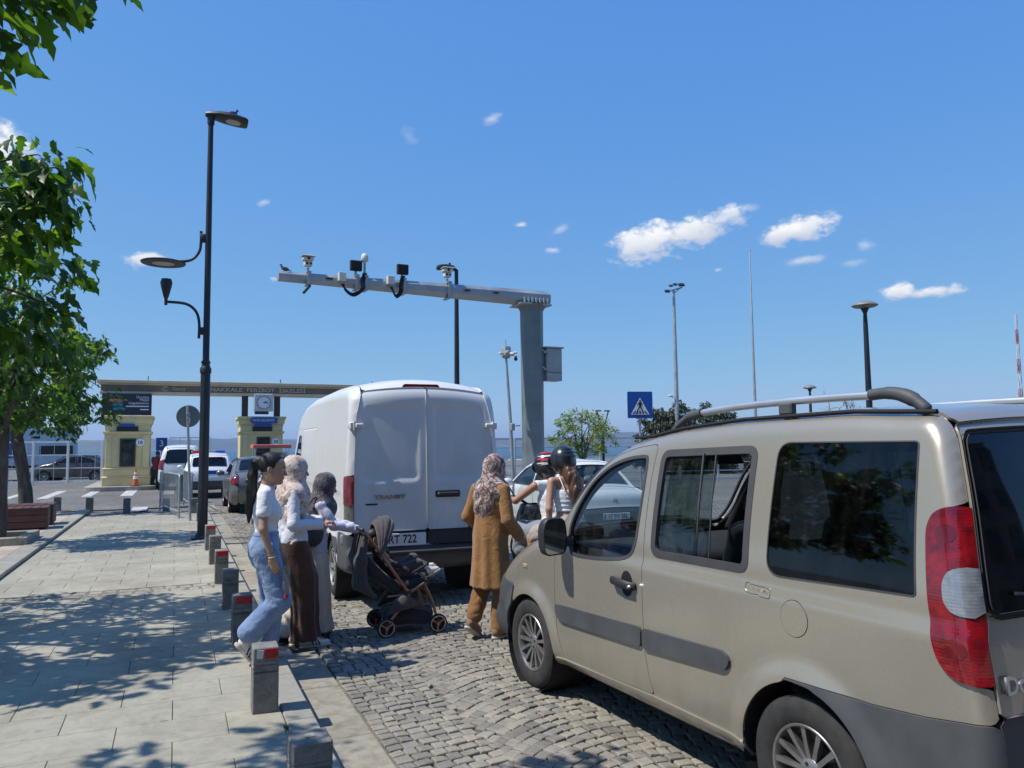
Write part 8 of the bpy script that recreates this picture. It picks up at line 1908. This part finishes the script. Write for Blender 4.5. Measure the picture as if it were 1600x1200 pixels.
# --- buggy and the child in it
mat('rose_gold', (.36, .20, .13), .35, .85, var=.1)
def buggy():
    ox, oy = 2.05, 7.30; r = empty('baby_buggy', (ox, oy, 0), R_(-1), 'dark grey folding baby buggy with rose gold frame on the cobbles', 'buggy'); RG = MATS['rose_gold']; W2 = .235
    for x in (-.235, .255):
        for sg in (1, -1):
            o = empty('wheel', (x, sg*(W2-.005), .088), parent=r); A = Matrix(((1, 0, 0), (0, 0, 1), (0, -1, 0)))
            b = MB(); b.lathe([(.066, .016), (.080, .018), (.088, .010), (.088, -.010), (.080, -.018), (.066, -.016)], 28, axis=A); b.build('tyre', MATS['tyre'], o, split=50)
            b = MB(); b.lathe([(.066, .018), (.072, .0195), (.072, -.0195), (.066, -.018), (.064, 0), (.066, .018)], 28, axis=A); b.build('rim_ring', MATS['silver'], o, split=50)
            b = MB()
            for k in range(3): q = k*2.0944+.5; b.box((.035*math.cos(q), 0, .035*math.sin(q)), (.068, .022, .022), .006, rot=Matrix.Rotation(-q, 3, 'Y'))
            b.cyl((0, -.02, 0), (0, .02, 0), .017, n=12); b.build('spokes', RG, o)
            b = MB(); b.lathe([(.064, .004), (.0, .004)], 20, axis=A); b.build('disc', MATS['near_black'], o)
    for sg in (1, -1):
        y = sg*W2*.93
        b = MB(); b.tube([(-.45, y, .985), (-.31, y, .80), (-.12, y, .52), (-.02, y, .38)], [.014, .014, .017, .017], 8); b.build('push_tube', RG, r)
        b = MB(); b.tube([(-.02, y, .385), (.12, y, .47), (.14, y, .46)], .014, 8); b.tube([(.12, y, .475), (.20, y, .30), (.26, y, .10)], [.015, .015, .013], 8); b.build('front_leg', RG, r)
        b = MB(); b.tube([(-.01, y, .39), (-.12, y, .24), (-.235, y, .10)], [.014, .014, .012], 8); b.build('rear_leg', RG, r)
        b = MB(); b.box((-.03, y, .395), (.07, .035, .05), .012); b.build('joint', MATS['black_plastic'], r)
        b = MB(); b.tube([(.245, y+sg*.0, .26), (.275, y, .27), (.275, y, .21)], .006, 5); b.build('brake_clip', RG, r)
        b = MB(); b.box((.258, y, .115), (.045, .05, .05), .014); b.build('wheel_fork', MATS['black_plastic'], r); b = MB(); b.box((-.235, y, .115), (.05, .05, .05), .014); b.build('wheel_fork', MATS['black_plastic'], r)
        b = MB(); b.tube([(-.22, y, .37), (-.02, y, .375)], .010, 6); b.build('side_strut', RG, r)
    b = MB(); b.tube(spline([(-.45, -W2*.93, .985), (-.478, -W2*.7, 1.0), (-.482, 0, 1.0), (-.478, W2*.7, 1.0), (-.45, W2*.93, .985)], 4, False), .0165, 10); b.build('handle', MATS['black_plastic'], r, smooth=True)
    b = MB(); b.cyl((.16, -W2*.9, .64), (.16, W2*.9, .64), .016, n=10); b.tube([(.0, -W2*.9, .56), (.16, -W2*.9, .64)], .013, 8); b.tube([(.0, W2*.9, .56), (.16, W2*.9, .64)], .013, 8); b.build('bumper_bar', MATS['charcoal'], r)
    # basket
    v = Vol((-.3, -.3, .02), (.3, .3, .45), .010)
    v.cone((-.14, -.13, .16), (.15, -.13, .15), .075, .075, .03).cone((-.14, .13, .16), (.15, .13, .15), .075, .075, .03).cone((-.14, 0, .15), (.15, 0, .14), .085, .08, .05); v.fold(folds(.004, 30, 20)); v.plane((0, 0, .235), (.18, 0, 1)); vobj('basket', v, MATS['charcoal'], r)
    for sg in (1, -1):
        v = Vol((-.32, -.3, .1), (.2, .3, .5), .009); v.chain([(-.20, sg*.205, .22), (-.08, sg*.215, .31), (.04, sg*.205, .28)], [.025, .06, .03], .06); v.fold(folds(.003, 40, 22)); vobj('side_fabric', v, MATS['taupe'], r)
    # seat shell, reclined back, hood
    v = Vol((-.6, -.3, .25), (.35, .3, 1.15), .010); v.chain([(.12, 0, .47), (-.12, 0, .44)], [.05, .06], .04)
    for y in (-.15, -.05, .05, .15): v.chain([(.14, y, .47), (-.14, y, .44), (-.32, y, .58), (-.42, y, .72)], [.04, .05, .05, .045], .04)
    v.fold(folds(.004, 24, 18, 1)); vobj('seat_fabric', v, MATS['charcoal'], r)
    v = Vol((-.62, -.32, .25), (.0, .32, 1.0), .010)
    for y in (-.19, -.1, 0, .1, .19): v.chain([(-.43, y, .92), (-.46, y, .70), (-.43, y, .46), (-.34, y, .38)], [.025, .04, .045, .03], .05)
    v.fold(lambda X, Y, Z: .012*np.sin(14*Y+9*Z)*np.clip((.8-Z)/.3, 0, 1)); vobj('back_fabric', v, MATS['taupe'], r)
    for k, (a, ln, dz) in enumerate(((1.05, .33, 0), (1.32, .34, .005), (1.58, .35, .01), (1.85, .33, .0))):
        def hood(u, v_, a=a, ln=ln):
            th = -math.pi/2+math.pi*u; a2 = a+.27*v_; puff = .018*math.sin(math.pi*v_)
            rad = (ln+puff); q = math.cos(th)
            return (-.22-rad*.62*math.cos(a2)*1.0*q*.9-.08*(1-q), (W2-.008+puff*.4)*math.sin(th), .735+rad*math.sin(a2)*q*.98)
        b = MB(); b.grid(hood, 22, 6); o = b.build('hood_panel', MATS['taupe'], r, smooth=True)
        md = o.modifiers.new('thick', 'SOLIDIFY'); md.thickness = .008
    b = MB(); b.box((.17, 0, .40), (.09, .34, .03), .012, rot=Matrix.Rotation(.9, 3, 'Y')); b.build('footrest', MATS['charcoal'], r)
    c = person('person', (ox, oy, 0), -1, 'small child in grey trousers and white shoes sitting in the baby buggy')
    J = dict(fwd=(.75, 0, .65), pelvis=(-.12, 0, .56), chest=(-.24, 0, .72), neck=(-.30, 0, .80), hd=(-.30, 0, .885), look=(1, 0, -.1), s=.58, bust=0, lsh=(-.27, .10, .775), rsh=(-.27, -.10, .775), lel=(-.19, .14, .66), lwr=(-.07, .12, .62), rel=(-.19, -.14, .66), rwr=(-.07, -.12, .62),
             lhip=(-.1, .05, .555), lkn=(.10, .085, .66), lan=(.20, .09, .53), ltoe=(.27, .09, .52), rhip=(-.1, -.05, .555), rkn=(.09, -.085, .63), ran=(.19, -.09, .52), rtoe=(.26, -.09, .51))
    J['lhand'] = ((1, 0, -.2), (0, 0, -1), -1, .5); J['rhand'] = ((1, 0, -.2), (0, 0, -1), 1, .5)
    w, R = body(c, J, 'skin', hscale=1.15); lo, hi = bounds(J, .12)
    v = Vol(lo, hi, .008); torso(v, J, .012); sleeves(v, J, .012, 1.0); v.fold(folds(.003, 50, 25)); v.cut((-.28, 0, .84), (.06, .05, .04)); vobj('jumper', v, MATS['charcoal'], c)
    v = Vol(lo, hi, .008)
    for a in ('l', 'r'): v.chain([J[a+'hip'], J[a+'kn'], J[a+'an']], [.062, .048, .040], .025)
    v.fold(folds(.004, 50, 30)); vobj('trousers', v, MATS['taupe'], c)
    for sg, a in ((1, 'l'), (-1, 'r')): t = A3(J[a+'an']); shoe(c, t+A3((-.03, 0, -.03)), t+A3((.125, 0, .03)), stripes=False)
    v = Vol(A3(J['hd'])-.12, A3(J['hd'])+.12, .006); v.ell(w((-.022, 0, .042)), (.066, .055, .062), .01, R); v.cut(w((.1, 0, -.04)), (.08, .1, .09), .01, R); vobj('hair', v, MATS['hair_black'], c)
buggy()
# --- figure in dark red beside the white people carrier
def red_person():
    r = person('person', (-.80, 37.6, 0), 60, 'person in dark red shirt standing beside the white people carrier at the toll lane')
    J = dict(fwd=(1, 0, 0), pelvis=(.0, 0, .93), chest=(.06, 0, 1.2), neck=(.12, 0, 1.40), hd=(.18, 0, 1.52), look=(1, -.3, -.2), s=1.0, bust=0, lsh=(.08, .17, 1.34), rsh=(.08, -.17, 1.34), lel=(.15, .22, 1.1), lwr=(.36, .18, 1.15), rel=(.12, -.24, 1.1), rwr=(.33, -.2, 1.15),
             lhip=(.0, .09, .88), lkn=(.03, .1, .47), lan=(-.02, .1, .085), ltoe=(.12, .1, .04), rhip=(.0, -.09, .88), rkn=(.03, -.1, .47), ran=(-.02, -.1, .085), rtoe=(.12, -.1, .04), lhand=((1, 0, 0), (0, 0, -1), -1, .4), rhand=((1, 0, 0), (0, 0, -1), 1, .4))
    w, R = body(r, J, 'skin_tan', face=False, hands=()); lo, hi = bounds(J)
    v = Vol(lo, hi, .014); torso(v, J, .02); sleeves(v, J, .02, .55); v.fold(folds(.005, 26, 12)); v.plane((0, 0, .88), (0, 0, -1)); vobj('shirt', v, MATS['red_shirt'], r)
    v = Vol(lo, hi, .014)
    for a in ('l', 'r'): v.chain([J[a+'hip'], J[a+'kn'], J[a+'an']], [.1, .08, .075], .03)
    vobj('trousers', v, MATS['charcoal'], r)
    v = Vol(A3(J['hd'])-.16, A3(J['hd'])+.16, .012); v.ell(w((-.024, 0, .045)), (.104, .085, .098), .02, R); v.cut(w((.1, 0, -.04)), (.085, .1, .09), .02, R); vobj('hair', v, MATS['hair_black'], r)
    for sg in (1, -1): shoe(r, (-.07, sg*.1, 0), (.19, sg*.1, 0), 'shoe_brown', 'shoe_sole', False)
red_person()
# ------------------------------------------------------------------ the hazy air over the strait
def haze():
    b = MB(); b.box((0, 1870, 29), (9000, 3900, 66.4)); m = bpy.data.materials.new('haze'); m.use_nodes = True; nt = m.node_tree; nt.nodes.clear()
    out = nt.nodes.new('ShaderNodeOutputMaterial'); v = nt.nodes.new('ShaderNodeVolumePrincipled'); v.inputs['Color'].default_value = (.50, .68, 1, 1); v.inputs['Density'].default_value = .0003; v.inputs['Anisotropy'].default_value = .25
    nt.links.new(v.outputs[0], out.inputs['Volume']); o = b.build('haze', m); o['kind'] = 'stuff'
haze()
